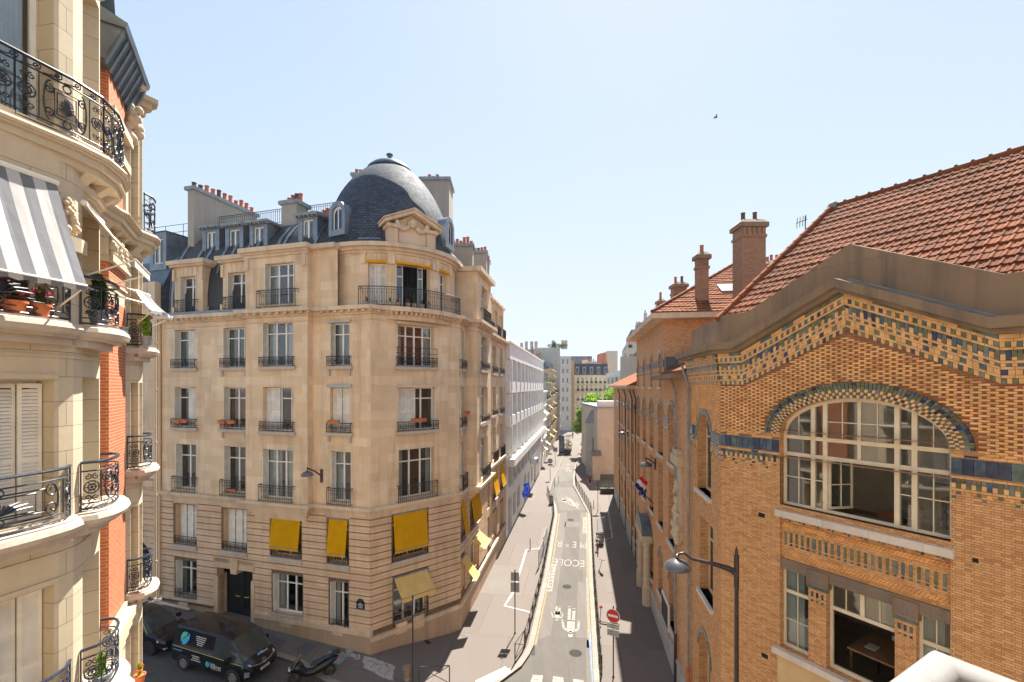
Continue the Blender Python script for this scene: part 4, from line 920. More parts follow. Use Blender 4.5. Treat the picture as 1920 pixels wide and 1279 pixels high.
mb.sphere(P(m_,24.1,.12),.22,10,8,sc=(1,.9,1.15))
for k in range(11): a=k*math.pi*2/11; mb.sphere(P(m_+.25*math.cos(a),24.12+.28*math.sin(a),.05),.10,6,5)
mb.sphere(P(m_,24.02,.30),.09,7,5)
for s in (-1,1):
    for k in range(12):
        t_=k/11; u=m_+s*(.35+.75*t_); z=23.72-.28*math.sin(math.pi*t_*.95)+.22*t_; mb.sphere(P(u,z,.1),.12+.03*rnd.random(),6,5)
    mb.sphere(P(m_+s*1.12,24.0,.08),.16,7,5)
mb.build('carved_lion_head',M['moulding_stone'],pd,smooth=True)
mb=MB(); mb.fbox(D2,D2.uz(670,445)[0],D2.uz(712,445)[0],22.28,22.62,-1.0,-.1); mb.build('roof_step',M['zinc'],CB)
# oval dormers on the dome
def oeil(a):
    ca,sa=math.cos(R(a)),math.sin(R(a)); c=Vector((OX+3.98*ca,OY+3.98*sa)); tt=Vector((-sa,ca))
    fr=Fr([tuple(c-tt*.62),tuple(c+tt*.62)]); P=fr.p; mb=MB()
    out=[(0,22.85),(0,24.1)]+[(.62-.62*math.cos(k*math.pi/10),24.1+.62*math.sin(k*math.pi/10)) for k in range(1,10)]+[(1.24,24.1),(1.24,22.85)]
    hol=[(.24,23.15),(.24,24.08)]+[(.62-.38*math.cos(k*math.pi/10),24.08+.38*math.sin(k*math.pi/10)) for k in range(1,10)]+[(1.0,24.08),(1.0,23.15)]
    n=len(out)
    for i in range(n):
        j=(i+1)%n; mb.face([P(*out[i],.1),P(*hol[i],.1),P(*hol[j],.1),P(*out[j],.1)]); mb.face([P(*out[i],.1),P(*out[j],.1),P(*out[j],-1.6),P(*out[i],-1.6)]); mb.face([P(*hol[i],.1),P(*hol[i],-.06),P(*hol[j],-.06),P(*hol[j],.1)])
    o=mb.build('dome_dormer',M['zinc'],dome)
    m2=MB(); c2=[(.62+(u-.62)*.78,23.6+(z-23.6)*.84) for u,z in hol]
    for i in range(n): j=(i+1)%n; m2.face([P(*hol[i],-.03),P(*c2[i],-.03),P(*c2[j],-.03),P(*hol[j],-.03)])
    m2.fbox(fr,.59,.65,23.15,24.45,-.06,-.01); w=m2.build('window_frame',M['white_paint'],o)
oeil_list=(242,344)
for a in oeil_list:
    oeil(a)
    ca,sa=math.cos(R(a)),math.sin(R(a)); c=Vector((OX+3.98*ca,OY+3.98*sa)); tt=Vector((-sa,ca)); fr=Fr([tuple(c-tt*.62),tuple(c+tt*.62)])
    mb=MB(); mb.face([fr.p(.62-.36*math.cos(k*math.pi/10),24.08+.36*math.sin(k*math.pi/10),-.05) for k in range(11)]+[fr.p(.98,23.17,-.05),fr.p(.26,23.17,-.05)]); mb.build('dormer_pane',M['glaze_navy'],dome)
# chimneys
def chimney(par,fr,u0,u1,d0,d1,z0,z1,mat,npots,cap=.14,ps=1.0,along='u',name='chimney',capm='lead_grey'):
    mb=MB(); mb.fbox(fr,u0,u1,z0,z1,d0,d1); o=mb.build(name,M[mat],par)
    m2=MB(); m2.fbox(fr,u0-cap,u1+cap,z1,z1+.22,d0-cap,d1+cap); m2.build('chimney_cap',M[capm],o)
    L=[]
    for k in range(npots):
        t=(k+.5)/npots; u=u0+(u1-u0)*t if along=='u' else (u0+u1)/2; d=d0+(d1-d0)*t if along=='d' else (d0+d1)/2
        L.append((fr.p(u,z1+.2,d),ps*random.uniform(.7,1.45)))
    pots(o,L,.14,.5); return o
chimney(CB,LW,.35,.85,-6.2,-1.35,18,27.0,'grey_brick',11,along='d',ps=1.0)
u=LW.uz(528,400,-2.4)[0]; u2=LW.uz(556,400,-2.4)[0]; chimney(CB,LW,u,u2,-3.4,-2.4,23,25.8,'grey_brick',4)
u=LW.uz(574,395,-5)[0]; chimney(CB,LW,u,u+1.8,-5.6,-4.6,24,25.7,'chimney_brick',6)
for x0,x1,yt,Y,np_,mt in ((789,842,338,34,7,'grey_brick'),(661,690,330,35,4,'grey_brick'),(846,886,462,36.5,6,'grey_brick'),(887,912,475,40,4,'grey_brick'),(905,917,492,43,3,'grey_brick')):
    a=at(x0,500,Y); b=at(x1,500,Y); fr=Fr([(a.x,a.y),(b.x,b.y)]); z1=at(x0,yt,Y).z; chimney(CB,fr,0,fr.L,-1.0 if x0!=789 else -2.2,0,20,z1,mt,np_)
# roof terrace railings, glazed roof light, ladder hoop
mb=MB(); fr=LW.off(-3.1); bars_rail(mb,fr,fr.uz(397,400)[0],fr.uz(528,395)[0],25.0,25.9,0,ret=2.5,gap=.16,t=.016,orn=False); bars_rail(mb,LW.off(-3.3),LW.uz(557,385,-3.3)[0],LW.uz(640,380,-3.3)[0],25.05,25.95,0,ret=2.5,gap=.16,t=.016,orn=False); mb.build('terrace_railing',M['iron'],CB)
mb=MB(); a=LW.uz(582,380,-5)[0]; b=LW.uz(640,380,-5)[0]; P=LW.p
mb.hexa([P(a,25,-5),P(b,25,-5),P(b,25,-7.5),P(a,25,-7.5),P(a,25.9,-5),P(b,25.9,-5),P(b,25.9,-7.5),P(a,25.9,-7.5)]); mb.hexa([P(a,25.9,-5),P(b,25.9,-5),P(b,25.9,-7.5),P(a,25.9,-7.5),P(a+.5,26.8,-6.2),P(b-.3,26.8,-6.2),P(b-.3,26.8,-6.3),P(a+.5,26.8,-6.3)]); mb.build('roof_light',M['zinc_dark'],CB)
mb=MB(); a=LW.uz(449,390,-6)[0]; P=LW.p
for s in (0,.9): mb.tube([P(a+s*.5,25,-6),P(a+s*.5,27.8,-6),P(a+s*.5,28.0,-6.6),P(a+s*.5,27.2,-7)],.03,4)
for z in (25.8,26.5,27.2,27.8): mb.tube([P(a,z,-6),P(a+.2,z,-5.6),P(a+.45,z,-6)],.02,4)
mb.build('ladder',M['zinc'],CB)
# ------------------------------------------------------------------ near left building: pale stone bays and a red brick panel
random.seed(23)
TD,NN,N0=Vector((-.491,.871)),Vector((.871,.491)),3.18
def tn(t,n): return tuple(TD*t+NN*(n-N0))
LBp=[(5.0,-1.25),(8.15,-1.25),(9.27,-.17),(9.90,.44),(10.1,.56),(10.35,.6),(11.40,.6),(11.6,.48),(11.8,.25),(11.95,0),(13.4,0),(13.4,.3),(14.9,.3),(14.9,.12),(15.1,.36),(15.3,.5),(15.75,.5),(15.9,.3),(16.0,0),(16.0,-8)]
LF=Fr([tn(*p) for p in LBp]); LS=LF.S
LB=thing('apartment_building','pale stone apartment building with curved bays, red brick panel and wrought iron balconies','apartment building',(*tn(12,-3),0))
fac=Fr([tn(*p) for p in LBp[1:4]])
uw1=fac.uz(101,800)[0]; uw0=uw1-1.75
uN0=LS[5]+.05; uN1=LS[5]+.05+.95           # narrow opening on the front of the near bay
uF0=LS[14]+.02; uF1=LS[15]-.02            # sliver of the far bay's window
uG0,uG1=LS[15]+.04,LS[15]+.42
u_off=LS[1]
holes=[]; lv=[(6.2,8.4),(9.35,11.5),(12.55,14.74),(15.72,17.75),(18.75,21.7)]
hw=[]; hn=[]; hf=[]; hg=[]
for z0,z1 in lv:
    hw.append([u_off+uw0,u_off+uw1,z0,z1]); hn.append([uN0,uN1,z0,z1+(.05 if z1<18 else .1)]); hf.append([uF0,uF1,z0,z1]); hg.append([uG0,uG1,z0,z1])
mb=MB(); uB0,uB1=LS[10],LS[13]
wall(mb,LF,0,uB0,-.5,25.0,hw+hn,reveal=.34); wall(mb,LF,LS[13],LF.L,-.5,22.4,hf+hg,reveal=.3)
# brick panel zone: stone base and bands, brick between
zb=[(-.5,9.15,0),(9.15,16.62,1),(16.62,17.02,0),(17.02,17.46,1),(17.46,18.65,0),(18.65,20.1,1),(20.1,20.9,0),(20.9,21.9,1),(21.9,23,0)]
for a,b,m in zb: wall(mb,LF,uB0,uB1,a,b,[],m=m)
mb.build('wall',[M['pale_limestone'],M['red_brick']],LB)
mb=MB(); 
mb.face([(*tn(16.0,0),22.4),(*tn(16.0,-8),22.4),(*tn(5,-8),25),(*tn(5,-1.25),25),(*tn(9.27,-.17),25),(*tn(10.35,.6),25),(*tn(12.3,.5),25)])
mb.face([(*tn(16.0,-8),-1),(*tn(5,-8),-1),(*tn(5,-8),25),(*tn(16.0,-8),22.4)]); mb.face([(*tn(5,-8),-1),(*tn(5,-1.25),-1),(*tn(5,-1.25),25),(*tn(5,-8),25)]); mb.build('roof',M['zinc_dark'],LB)
# windows
def lwin(h,shut,curt,lv_=2,**k): return window(LB,LF,h,depth=.34,leaves=lv_,shut=shut,curtain=curt,**k)
for i,h in enumerate(hw):
    if i==4: lwin(h,None,'curtain_grey',2,transom=.2)
    elif i==3: lwin(h,None,None)
    else: lwin(h,'closed',None,transom=0)
for i,h in enumerate(hn): lwin(h,'closed' if i==3 else None,None if i==3 else 'curtain_white')
for i,h in enumerate(hg): lwin(h,None,'curtain_white',1)
for h in hf: lwin(h,None,None)
# mouldings
def mould1(*bx):
    m=MB(); m.fbox(LF,*bx); m.build('moulding',M['pale_moulding'],LB)
for h in hw[:4]: mould1(h[0]-.12,h[1]+.04,h[3]+.02,h[3]+.10,-.03,.03)
for z in (11.95,15.1): mould1(hw[0][0]-.3,LS[10],z,z+.05,-.03,.018)
for z0,z1,d in ((17.46,17.62,.10),(9.0,9.2,.05),(17.0,17.05,.04),(20.05,20.25,.10),(20.75,20.95,.14)): mould1(LS[11],LS[12],z0,z1,-.03,d)
for u in (LS[11],LS[12]-.22): mould1(u,u+.22,18.7,20.05,-.03,.05)
# big continuous balcony under the top floor
SLp=[(8.6,-.95),(9.05,-.33),(9.55,.22),(9.95,.66),(10.35,.94),(10.9,1.06),(11.5,1.02),(11.95,.82),(12.3,.55),(12.8,.45),(13.2,.52),(13.4,.62),(14.6,.62),(14.75,.62),(14.95,.74),(15.2,.88),(15.5,.9),(15.8,.84),(16.1,.55),(16.25,0)]
SL=Fr([tn(*p) for p in SLp])
mb=MB(); 
def poly_slab(mb,outer,z0,z1,inn=-.7): 
    for (a,b) in zip(outer,outer[1:]):
        q=[tn(*a),tn(*b),tn(b[0],inn if b[0]>9.6 else b[1]-.8),tn(a[0],inn if a[0]>9.6 else a[1]-.8)]
        mb.hexa([(*p,z0) for p in q]+[(*p,z1) for p in q])
def ins(P,k):
    f=Fr([tn(*p) for p in P]); out=[]
    for u in f.S:
        w=f.p(u,0,-k).to_2d(); out.append((w.dot(TD),w.dot(NN)+N0))
    return out
poly_slab(mb,SLp,18.50,18.66); poly_slab(mb,ins(SLp,.05),18.38,18.50); poly_slab(mb,ins(SLp,.12),18.26,18.38); poly_slab(mb,ins(SLp,.34),18.02,18.14); poly_slab(mb,ins(SLp,.40),17.95,18.02)
mb.tube([SL.p(u,18.58,.0) for u in SL.S],.05,6)
mb.build('balcony_slab',M['pale_moulding'],LB)
u=.5
while u<SL.L-.3:
    mb=MB(); mb.hexa([SL.p(u,18.08,-.34),SL.p(u+.22,18.08,-.34),SL.p(u+.22,18.08,-.75),SL.p(u,18.08,-.75),SL.p(u,18.26,-.14),SL.p(u+.22,18.26,-.14),SL.p(u+.22,18.26,-.75),SL.p(u,18.26,-.75)]); mb.build('bracket',M['pale_moulding'],LB); u+=.62
# wrought iron
def spiral(mb,fr,uc,zc,r,d,turns=1.4,a0=0,s=1,t=.013,n=4,taper=True):
    K=int(16*turns); pts=[]
    for k in range(K+1):
        f=k/K; a=a0+s*f*turns*2*math.pi; q=r*(1-.8*f); pts.append(fr.p(uc+q*math.cos(a),zc+q*math.sin(a),d))
    mb.tube(pts,t,n,cap=False)
def ring(mb,fr,uc,zc,r,d,t=.012,n=4): mb.tube([fr.p(uc+r*math.cos(a*math.pi/8),zc+r*math.sin(a*math.pi/8),d) for a in range(17)],t,n,cap=False)
def hline(mb,fr,u0,u1,z,d,t,n=5): 
    us=[u0]+[k for k in fr.S if u0+.02<k<u1-.02]+[u1]; mb.tube([fr.p(u,z,d) for u in us],t,n)
def vline(mb,fr,u,z0,z1,d,t,n=4): mb.tube([fr.p(u,z0,d),fr.p(u,z1,d)],t,n)
def ornate(mb,fr,u0,u1,z0,h,d,panel=1.5,scr=True):
    z1=z0+h
    hline(mb,fr,u0,u1,z1,d,.026,6); hline(mb,fr,u0,u1,z1-.15,d,.014); hline(mb,fr,u0,u1,z0+.03,d,.016); hline(mb,fr,u0,u1,z0+.12,d,.012)
    if scr:
        n=max(2,int((u1-u0)/.26))
        for i in range(n):
            uc=u0+(i+.5)*(u1-u0)/n; w=(u1-u0)/n
            mb.tube([fr.p(uc-w*.5+w*k/8,z1-.13+.10*(k/8)**2,d) for k in range(7)],.010,4,cap=False); spiral(mb,fr,uc+w*.18,z1-.075,.058,d,1.3,math.pi*.3,-1,.010)
    zt=z1-.17; zb=z0+.13; n=max(1,round((u1-u0)/panel)); w=(u1-u0)/n
    for i in range(n):
        a=u0+i*w; b=a+w; zc=(zt+zb)/2; hh=(zt-zb)
        for u in (a,b): vline(mb,fr,u,z0,z1,d,.017)
        s=min(.26,w*.2)
        # rosette column at either end
        for c0 in (a+s*.55,b-s*.55):
            ring(mb,fr,c0,zc,s*.40,d,.013); ring(mb,fr,c0,zc,s*.2,d,.014)
            for k in range(6): q=k*math.pi/3; mb.tube([fr.p(c0,zc,d),fr.p(c0+s*.38*math.cos(q),zc+s*.38*math.sin(q),d)],.009,3,cap=False)
            for sg in (1,-1):
                for sd in (1,-1): spiral(mb,fr,c0+sd*s*.2,zc+sg*hh*.34,s*.2,d,1.2,math.pi/2*sg,sd*sg,.010)
        for u in (a+s*1.1,b-s*1.1): vline(mb,fr,u,zb,zt,d,.012)
        a2,b2=a+s*1.1,b-s*1.1; uc=(a2+b2)/2; ww=b2-a2
        if ww>.35:
            r=min(hh*.40,ww*.2)
            for sd in (-1,1):
                c=uc+sd*(ww/2-r*.75); mb.tube([fr.p(c+sd*(-1)*r*.2+sd*r*.55*math.sin(k*math.pi/8),zc+hh*.46*math.cos(k*math.pi/8),d) for k in range(9)],.014,4,cap=False)
                spiral(mb,fr,c-sd*r*.1,zc+hh*.26,r*.5,d,1.3,math.pi/2,sd,.012); spiral(mb,fr,c-sd*r*.1,zc-hh*.26,r*.5,d,1.3,-math.pi/2,-sd,.012)
            p=ww*.5-r*1.35
            if p>.12:
                for q in (1.0,.78):
                    z_a,z_b=zc-hh*.33*q,zc+hh*.33*q; ua,ub_=uc-p*q,uc+p*q
                    mb.tube([fr.p(ua,z_a,d),fr.p(ub_,z_a,d),fr.p(ub_,z_b,d),fr.p(ua,z_b,d),fr.p(ua,z_a,d)],.012,4)
                for k in range(9):
                    t=(k-4)/4; q=math.pi/2+t*1.25; mb.tube([fr.p(uc,zc-hh*.2,d),fr.p(uc+p*.35*math.cos(q),zc-hh*.2+hh*.28*math.sin(q),d+.01),fr.p(uc+p*.75*math.cos(q),zc-hh*.24+hh*.42*math.sin(q),d)],[.012,.024,.006],4,cap=False)
                ring(mb,fr,uc,zt-.05,.055,d,.012); ring(mb,fr,uc,zb+.05,.055,d,.012)
mb=MB(); ornate(mb,SL,.1,SL.S[9]+.0,18.68,.98,-.09,1.45); mb.build('balcony_railing',M['iron_blue'],LB)
mb=MB(); ornate(mb,SL,SL.S[14],SL.L-.1,18.68,.98,-.09,.75); mb.build('balcony_railing',M['iron_blue'],LB)
# rounded window balconies
def bow(fr,u0,u1,out,n=12,pw=.6):
    pts=[]
    for k in range(n+1):
        t=k/n; u=u0+(u1-u0)*t; s=(1-abs(2*t-1)**2.4)**pw if 0<t<1 else 0
        p=fr.p(u,0,.02+out*s); pts.append((p.x,p.y))
    return Fr(pts)
def balcony(par,u0,u1,z,out,h=.82,ledge=.14,panel=1.6):
    f=bow(LF,u0-ledge,u1+ledge,out); mb=MB(); n=len(f.S)
    inner=[LF.p(u0-ledge+(u1-u0+2*ledge)*k/(n-1),0,-.05) for k in range(n)]
    for k in range(n-1):
        a,b=f.P[k],f.P[k+1]; c,d_=inner[k+1],inner[k]
        for (za,zb_,s) in ((z-.02,z+.04,1.0),(z-.22,z-.02,.9),(z-.34,z-.22,.6)):
            A=Vector(d_.to_2d()).lerp(a,s); B=Vector(c.to_2d()).lerp(b,s)
            mb.hexa([(*A,za),(*B,za),(c.x,c.y,za),(d_.x,d_.y,za),(*A,zb_),(*B,zb_),(c.x,c.y,zb_),(d_.x,d_.y,zb_)])
    mb.tube([f.p(u,z-.08,-.03) for u in f.S],.105,8)
    o=mb.build('balcony',M['sill_stone'],par)
    g=bow(LF,u0,u1,out-.10); mb=MB(); ornate(mb,g,0.0,g.L,z+.05,h,0,panel,scr=False)
    mb.build('balcony_railing',M['iron_blue'],o); return o
for z in (9.3,12.48,15.64):
    balcony(LB,u_off+uw0-.1,u_off+uw1+.22,z,.36,panel=2.3)
    balcony(LB,uN0-.12,uN1+.12,z,.42,panel=1.3)
    balcony(LB,uF0-.12,uG1+.2,z,.30,panel=1.5)
# stone corbel courses at the foot of the brick panel
mb=MB()
for k in range(4): mb.fbox(LF,LS[11]-.02,LS[12]+.05,8.2+.22*k,8.2+.22*(k+1)-.02,-.03,.05+.06*k)
mb.build('corbel',M['pale_moulding'],LB)
# carved frieze over the brick panel and relief on the near bay
rnd=random.Random(5)
mb=MB()
for k in range(60):
    u=LS[11]+.1+(LS[12]-LS[11]-.2)*rnd.random(); z=17.66+.34*rnd.random(); mb.sphere(LF.p(u,z,.05),.05+.06*rnd.random(),6,5)
mb.build('carved_frieze',M['pale_moulding'],LB,smooth=True)
uu=LF.uz(128,370)[0]
mb=MB(); mb.fbox(LF,uu-.16,uu+.16,17.15,17.75,-.03,.03); mb.fbox(LF,uu-.24,uu+.24,16.85,17.08,-.03,.12); mb.build('relief_panel',M['pale_moulding'],LB)
mb=MB()
for k in range(16): mb.sphere(LF.p(uu+rnd.uniform(-.1,.1),17.2+.5*k/16,.05),.05+.02*rnd.random(),6,5)
mb.build('carved_relief',M['moulding_stone'],LB,smooth=True)
# eaves over the brick panel, crown of the far bay
E0,E1=LS[11],LS[12]
EF=Fr([tn(13.15,.3),tn(15.05,.3)]); P=EF.p; E0,E1=.05,EF.L-.05
mb=MB()
mb.hexa([P(E0-.3,21.75,.05),P(E1+.25,21.75,.05),P(E1+.25,21.75,-.3),P(E0-.3,21.75,-.3),P(E0-.3,22.50,.36),P(E1+.25,22.50,.36),P(E1+.25,22.9,-.3),P(E0-.3,22.9,-.3)])
for k in range(8):
    u=E0-.25+(E1-E0+.45)*k/7; mb.hexa([P(u-.05,21.66,.05),P(u+.05,21.66,.05),P(u+.05,21.8,.05),P(u-.05,21.8,.05),P(u-.05,22.45,.37),P(u+.05,22.45,.37),P(u+.05,22.56,.37),P(u-.05,22.56,.37)])
mb.hexa([P(E0-.35,22.5,.40),P(E1+.3,22.5,.40),P(E1+.3,22.55,-.5),P(E0-.35,22.55,-.5),P(E0-.35,22.62,.44),P(E1+.3,22.62,.44),P(E1+.3,23.1,-.6),P(E0-.35,23.1,-.6)])
mb.build('eaves',M['zinc_dark'],LB)
mb=MB(); CR=[(14.8,.55),(14.95,.72),(15.2,.37),(15.5,.88),(15.8,.8),(16.1,.5),(16.2,.05)]
poly_slab(mb,CR,22.3,22.42,-.5); poly_slab(mb,ins(CR,.12),22.15,22.3,-.5); poly_slab(mb,ins(CR,.25),21.95,22.15,-.5); mb.build('crown_cornice',M['pale_moulding'],LB)
mb=MB(); mb.fbox(LF,LS[4],LS[9],22.2,22.6,-.2,.15); mb.fbox(LF,LS[4],LS[9],22.6,22.9,-.2,.4); mb.build('crown_cornice',M['pale_moulding'],LB)
mb=MB(); p=tn(15.15,.42)
for k in range(20): mb.sphere((p[0]+rnd.uniform(-.15,.15),p[1]+rnd.uniform(-.15,.15),21.0+.9*k/20),.09+.05*rnd.random(),6,5)
mb.build('carved_capital',M['pale_moulding'],LB,smooth=True)
# awnings
awning(LB,fac,uw0-.1,uw1,17.85,16.2,.05,.72,'striped_awning',valance=.10,frm='white_paint')
AW2=LF
awning(LB,LF,uN0-.05,uN1+.05,17.75,16.9,.06,.72,'beige_awning',valance=.16,frm='white_paint')
awning(LB,LF,uF0,uG1,17.1,16.6,.15,.62,'striped_awning',valance=.10,frm='white_paint')
mb=MB()
for z in (16.35,16.55): mb.tube([LF.p(uN0+.05,z,.02),LF.p(uN1+.2,z-.0,.85)],.016,5)
mb.build('awning_arm',M['white_paint'],LB)
# potted plants on its balconies (things of their own)
def pot_plant(label,group,p,r,h,leaf,nleaf,petal=None,npet=0,spread=1.0,up=1.0,potm='terracotta_box',size=.05,trough=None,rz=0,cat='potted plant',name='potted_plant'):
    o=thing(name,label,cat,p,group); mb=MB()
    if trough: mb.box((p[0],p[1],p[2]+h/2),(trough,r*2,h),rz)
    else: mb.lathe(p,[(0,.002),(r*.72,0),(r*.95,h*.82),(r*1.08,h*.82),(r*1.08,h),(r*.9,h),(r*.85,h*.9),(0,h*.9)],14)
    mb.build('pot',M[potm],o,smooth=40)
    f=MB(); foliage(f,(p[0],p[1],p[2]+h+spread*.6*up),((trough or r*2)*.6*spread if not trough else trough*.55,r*1.6*spread,spread*.75*up),nleaf,size); f.build('leaves',M[leaf],o)
    if petal:
        f=MB()
        for _ in range(npet): 
            a=random.uniform(0,6.28); q=random.random()**.5; f.sphere((p[0]+math.cos(a)*q*(trough*.5 if trough else r*1.8*spread),p[1]+math.sin(a)*q*r*1.5,p[2]+h+spread*random.uniform(.5,1.1)*up),random.uniform(.02,.035),6,4)
        f.build('flowers',M[petal],o)
    return o
uq=LF.uz(58,575)[0]; uq2=LF.uz(8,575)[0]
g='flower pots on the left balconies'
p=LF.p(u_off+fac.uz(58,575)[0],15.69,.17); pot_plant('terracotta pot of pink flowers under the striped awning',g,tuple(p),.13,.2,'leaf_green',90,'petal_pink',9,.22,.9)
p=LF.p(u_off+fac.uz(12,575)[0],15.69,.17); pot_plant('terracotta pot of red flowers at the left edge of the photo',g,tuple(p),.14,.2,'leaf_green',90,'petal_red',10,.22,.9)
p=LF.p(u_off+fac.uz(34,575)[0],15.69,.17); pot_plant('small low pot of dark red flowers between two terracotta pots under the striped awning',g,tuple(p),.10,.12,'leaf_dark',60,'petal_red',7,.2,.9,potm='pot_dark')
p=LF.p(uN0+.38,15.70,.12); pot_plant('bushy green shrub on the narrow balcony beside the striped awning',g,tuple(p),.15,.3,'leaf_green',520,None,0,.5,1.0,potm='lead_grey',size=.06)
p=LF.p(uF0+.1,15.70,.3); pot_plant('leafy plant with pale blossoms on the far bay balcony above the brick panel edge',g,tuple(p),.14,.25,'leaf_bright',220,'petal_yellow',6,.42,1.0,potm='lead_grey',size=.06)
p=LF.p(uN0+.2,9.35,.2); pot_plant('bright green potted plant on the lowest narrow balcony by the brick panel',g,tuple(p),.14,.2,'leaf_bright',200,None,0,.3,1.0,potm='lead_grey')
p=LF.p(uN1+.0,15.70,.34); pot_plant('trailing yellow green plant at the end of the narrow balcony over the red brick',g,tuple(p),.07,.1,'leaf_yellow',70,None,0,.25,-1.2,potm='lead_grey',size=.05)
# ------------------------------------------------------------------ brick school on the right
random.seed(31)
KX,KY=7.15,15.6
def SX(y): return 8.8+.145*(y-27)
GD=Vector((.506,-.863)).normalized()
GP=Fr([(KX,KY),(KX+GD.x*14,KY+GD.y*14)])
SW=Fr([(SX(62),62),(KX,KY)])
def su(y): return (62-y)*math.hypot(1,.145)         # street-side coordinate of a depth
SCH=thing('school_building','ochre brick school with glazed blue tile bands, a gabled corner and a big arched window','school',(12,22,0))
uA,uZ=2.0,5.9; uM=3.8; ZS=13.2; AR=1.12; AC=(uA+uZ)/2; AH=(uZ-uA)/2
def zsl(u):                                        # underside of the coping along the gable
    if u<.86: return 15.75
    if u<uM: return 15.75+(u-.86)*.49
    if u<6.72: return 15.75+(6.72-u)*.49
    return 15.75
def zell(u,a=0.0): 
    t=(u-AC)/(AH+a); return ZS+(AR+a)*math.sqrt(max(0,1-t*t))
mb=MB()
REC=[uA,uZ,6.72,10.70]
wall(mb,GP,0,14,-.5,12.0,[[uA,uZ,11.05,12.0+.5],REC],reveal=.22); wall(mb,GP,0,14,12.0,ZS,[[uA,uZ,11,ZS+.1]],reveal=.22,m=1)
us=sorted(set([0,.86,uM,6.72,8,14]+[uA+(uZ-uA)*i/40 for i in range(41)]))
for a,b in zip(us,us[1:]):
    f=lambda u: zell(u) if uA<=u<=uZ else ZS
    if a>=uA-1e-6 and b<=uZ+1e-6: la,lb=f(a),f(b)
    else: la=lb=ZS
    P=GP.p; q=[(a,la),(b,lb),(b,zsl(b)+.25),(a,zsl(a)+.25)]; mb.face([P(u,z,0) for u,z in q],2,q)
    if uA<=a and b<=uZ: mb.face([P(a,la,0),P(a,la,-.30),P(b,lb,-.30),P(b,lb,0)],1)
# street side
S0=su(26.0); S1=SW.L
ys=[23.8,27.0,30.3,33.6,36.9]; fy=[40.6,43.9,47.2,50.5,53.8]
hs=[]
for i,y in enumerate(ys):
    u=su(y); w=.8
    if i: hs.append(dict(r=[u-.42,u+.42,14.6,16.6],arch=1))
    hs.append(dict(r=[u-w,u+w,10.6,13.7],arch=1)); hs.append(dict(r=[u-w,u+w,6.4,10.1],arch=0)); 
    hs.append(dict(r=[u-.7,u+.7,2.3 if i%2 else 2.0,4.9],arch=1))
for y in fy:
    u=su(y); hs.append(dict(r=[u-.75,u+.75,10.4,13.2],arch=1)); hs.append(dict(r=[u-.75,u+.75,6.2,9.4],arch=1)); hs.append(dict(r=[u-.6,u+.6,2.2,4.6],arch=1))
uw0s,uw1s=SW.uz(1308,850)[0],SW.uz(1333,850)[0]
pv=[dict(r=[uw0s,uw1s,10.5,13.55],arch=1),dict(r=[uw0s+.35,uw1s+.25,6.55,9.5],arch=0),dict(r=[uw0s+.2,uw1s-.1,2.0,5.0],arch=1)]
hs+=pv; H4=[h['r'] for h in hs]
wall(mb,SW,su(62),su(38),-.5,14.6,H4,reveal=.35,m=3); wall(mb,SW,su(38),S0,-.5,18.6,H4,reveal=.35,m=3); wall(mb,SW,S0,su(20),-.5,15.0,H4,reveal=.35,m=3); wall(mb,SW,su(20),S1,-.5,14.7,H4,reveal=.35,m=0)
wall(mb,SW,su(20),S1,14.7,16.0,[],m=2)
def arch_fill(mb,fr,h,d=0,rev=.35,m=0,ring=None,rt=.22):
    u0,u1,z0,z1=h; r=(u1-u0)/2; uc=(u0+u1)/2; zc=z1-r; n=12; P=fr.p
    pts=[(uc-r*math.cos(math.pi*k/n),zc+r*math.sin(math.pi*k/n)) for k in range(n+1)]
    for a,b in zip(pts,pts[1:]):
        q=[a,b,(b[0],z1),(a[0],z1)]; mb.face([P(u,z,d) for u,z in q],m,q); mb.face([P(*a,d),P(*a,d-rev),P(*b,d-rev),P(*b,d)],m)
    if ring is not None:
        for k in range(n):
            a0,a1=math.pi*k/n,math.pi*(k+1)/n; g=.02
            c=[(uc-(r+.02)*math.cos(a),zc+(r+.02)*math.sin(a)) for a in (a0+g,a1-g)]; e=[(uc-(r+rt)*math.cos(a),zc+(r+rt)*math.sin(a)) for a in (a0+g,a1-g)]
            mb.hexa([P(*c[0],.03),P(*c[1],.03),P(*c[1],-.02),P(*c[0],-.02),P(*e[0],.03),P(*e[1],.03),P(*e[1],-.02),P(*e[0],-.02)],ring)
for h in hs:
    if h['arch']: arch_fill(mb,SW,h['r'],m=3,ring=4)
# hidden sides and the connecting returns
P=SW.p
mb.face([P(S0,14.5,0),P(S0,14.5,-12),P(S0,18.6,-12),P(S0,18.6,0)],3,[(0,14.5),(12,14.5),(12,18.6),(0,18.6)])
mb.face([P(S0,15.0,0),P(su(20),15.0,0),P(su(20),15,-8),P(S0,15,-8)],3)
mb.face([P(su(38),-.5,0),P(su(38),18.6,0),P(su(38),18.6,-12),P(su(38),-.5,-12)],3); mb.face([P(su(62),-.5,-10),P(su(62),-.5,0),P(su(62),14.6,0),P(su(62),14.6,-10)],3)
mb.face([P(su(62),-.5,-12),P(su(10),-.5,-12),P(su(10),18,-12),P(su(62),18,-12)],3)
mb.face([P(su(20),14.5,0),P(su(20),14.5,-8),P(su(20),16,-8),P(su(20),16,0)],2)
mb.build('wall',[M['school_brick'],M['school_brick'],M['school_brick_dark'],M['school_brick_street'],M['glaze_grey']],SCH)
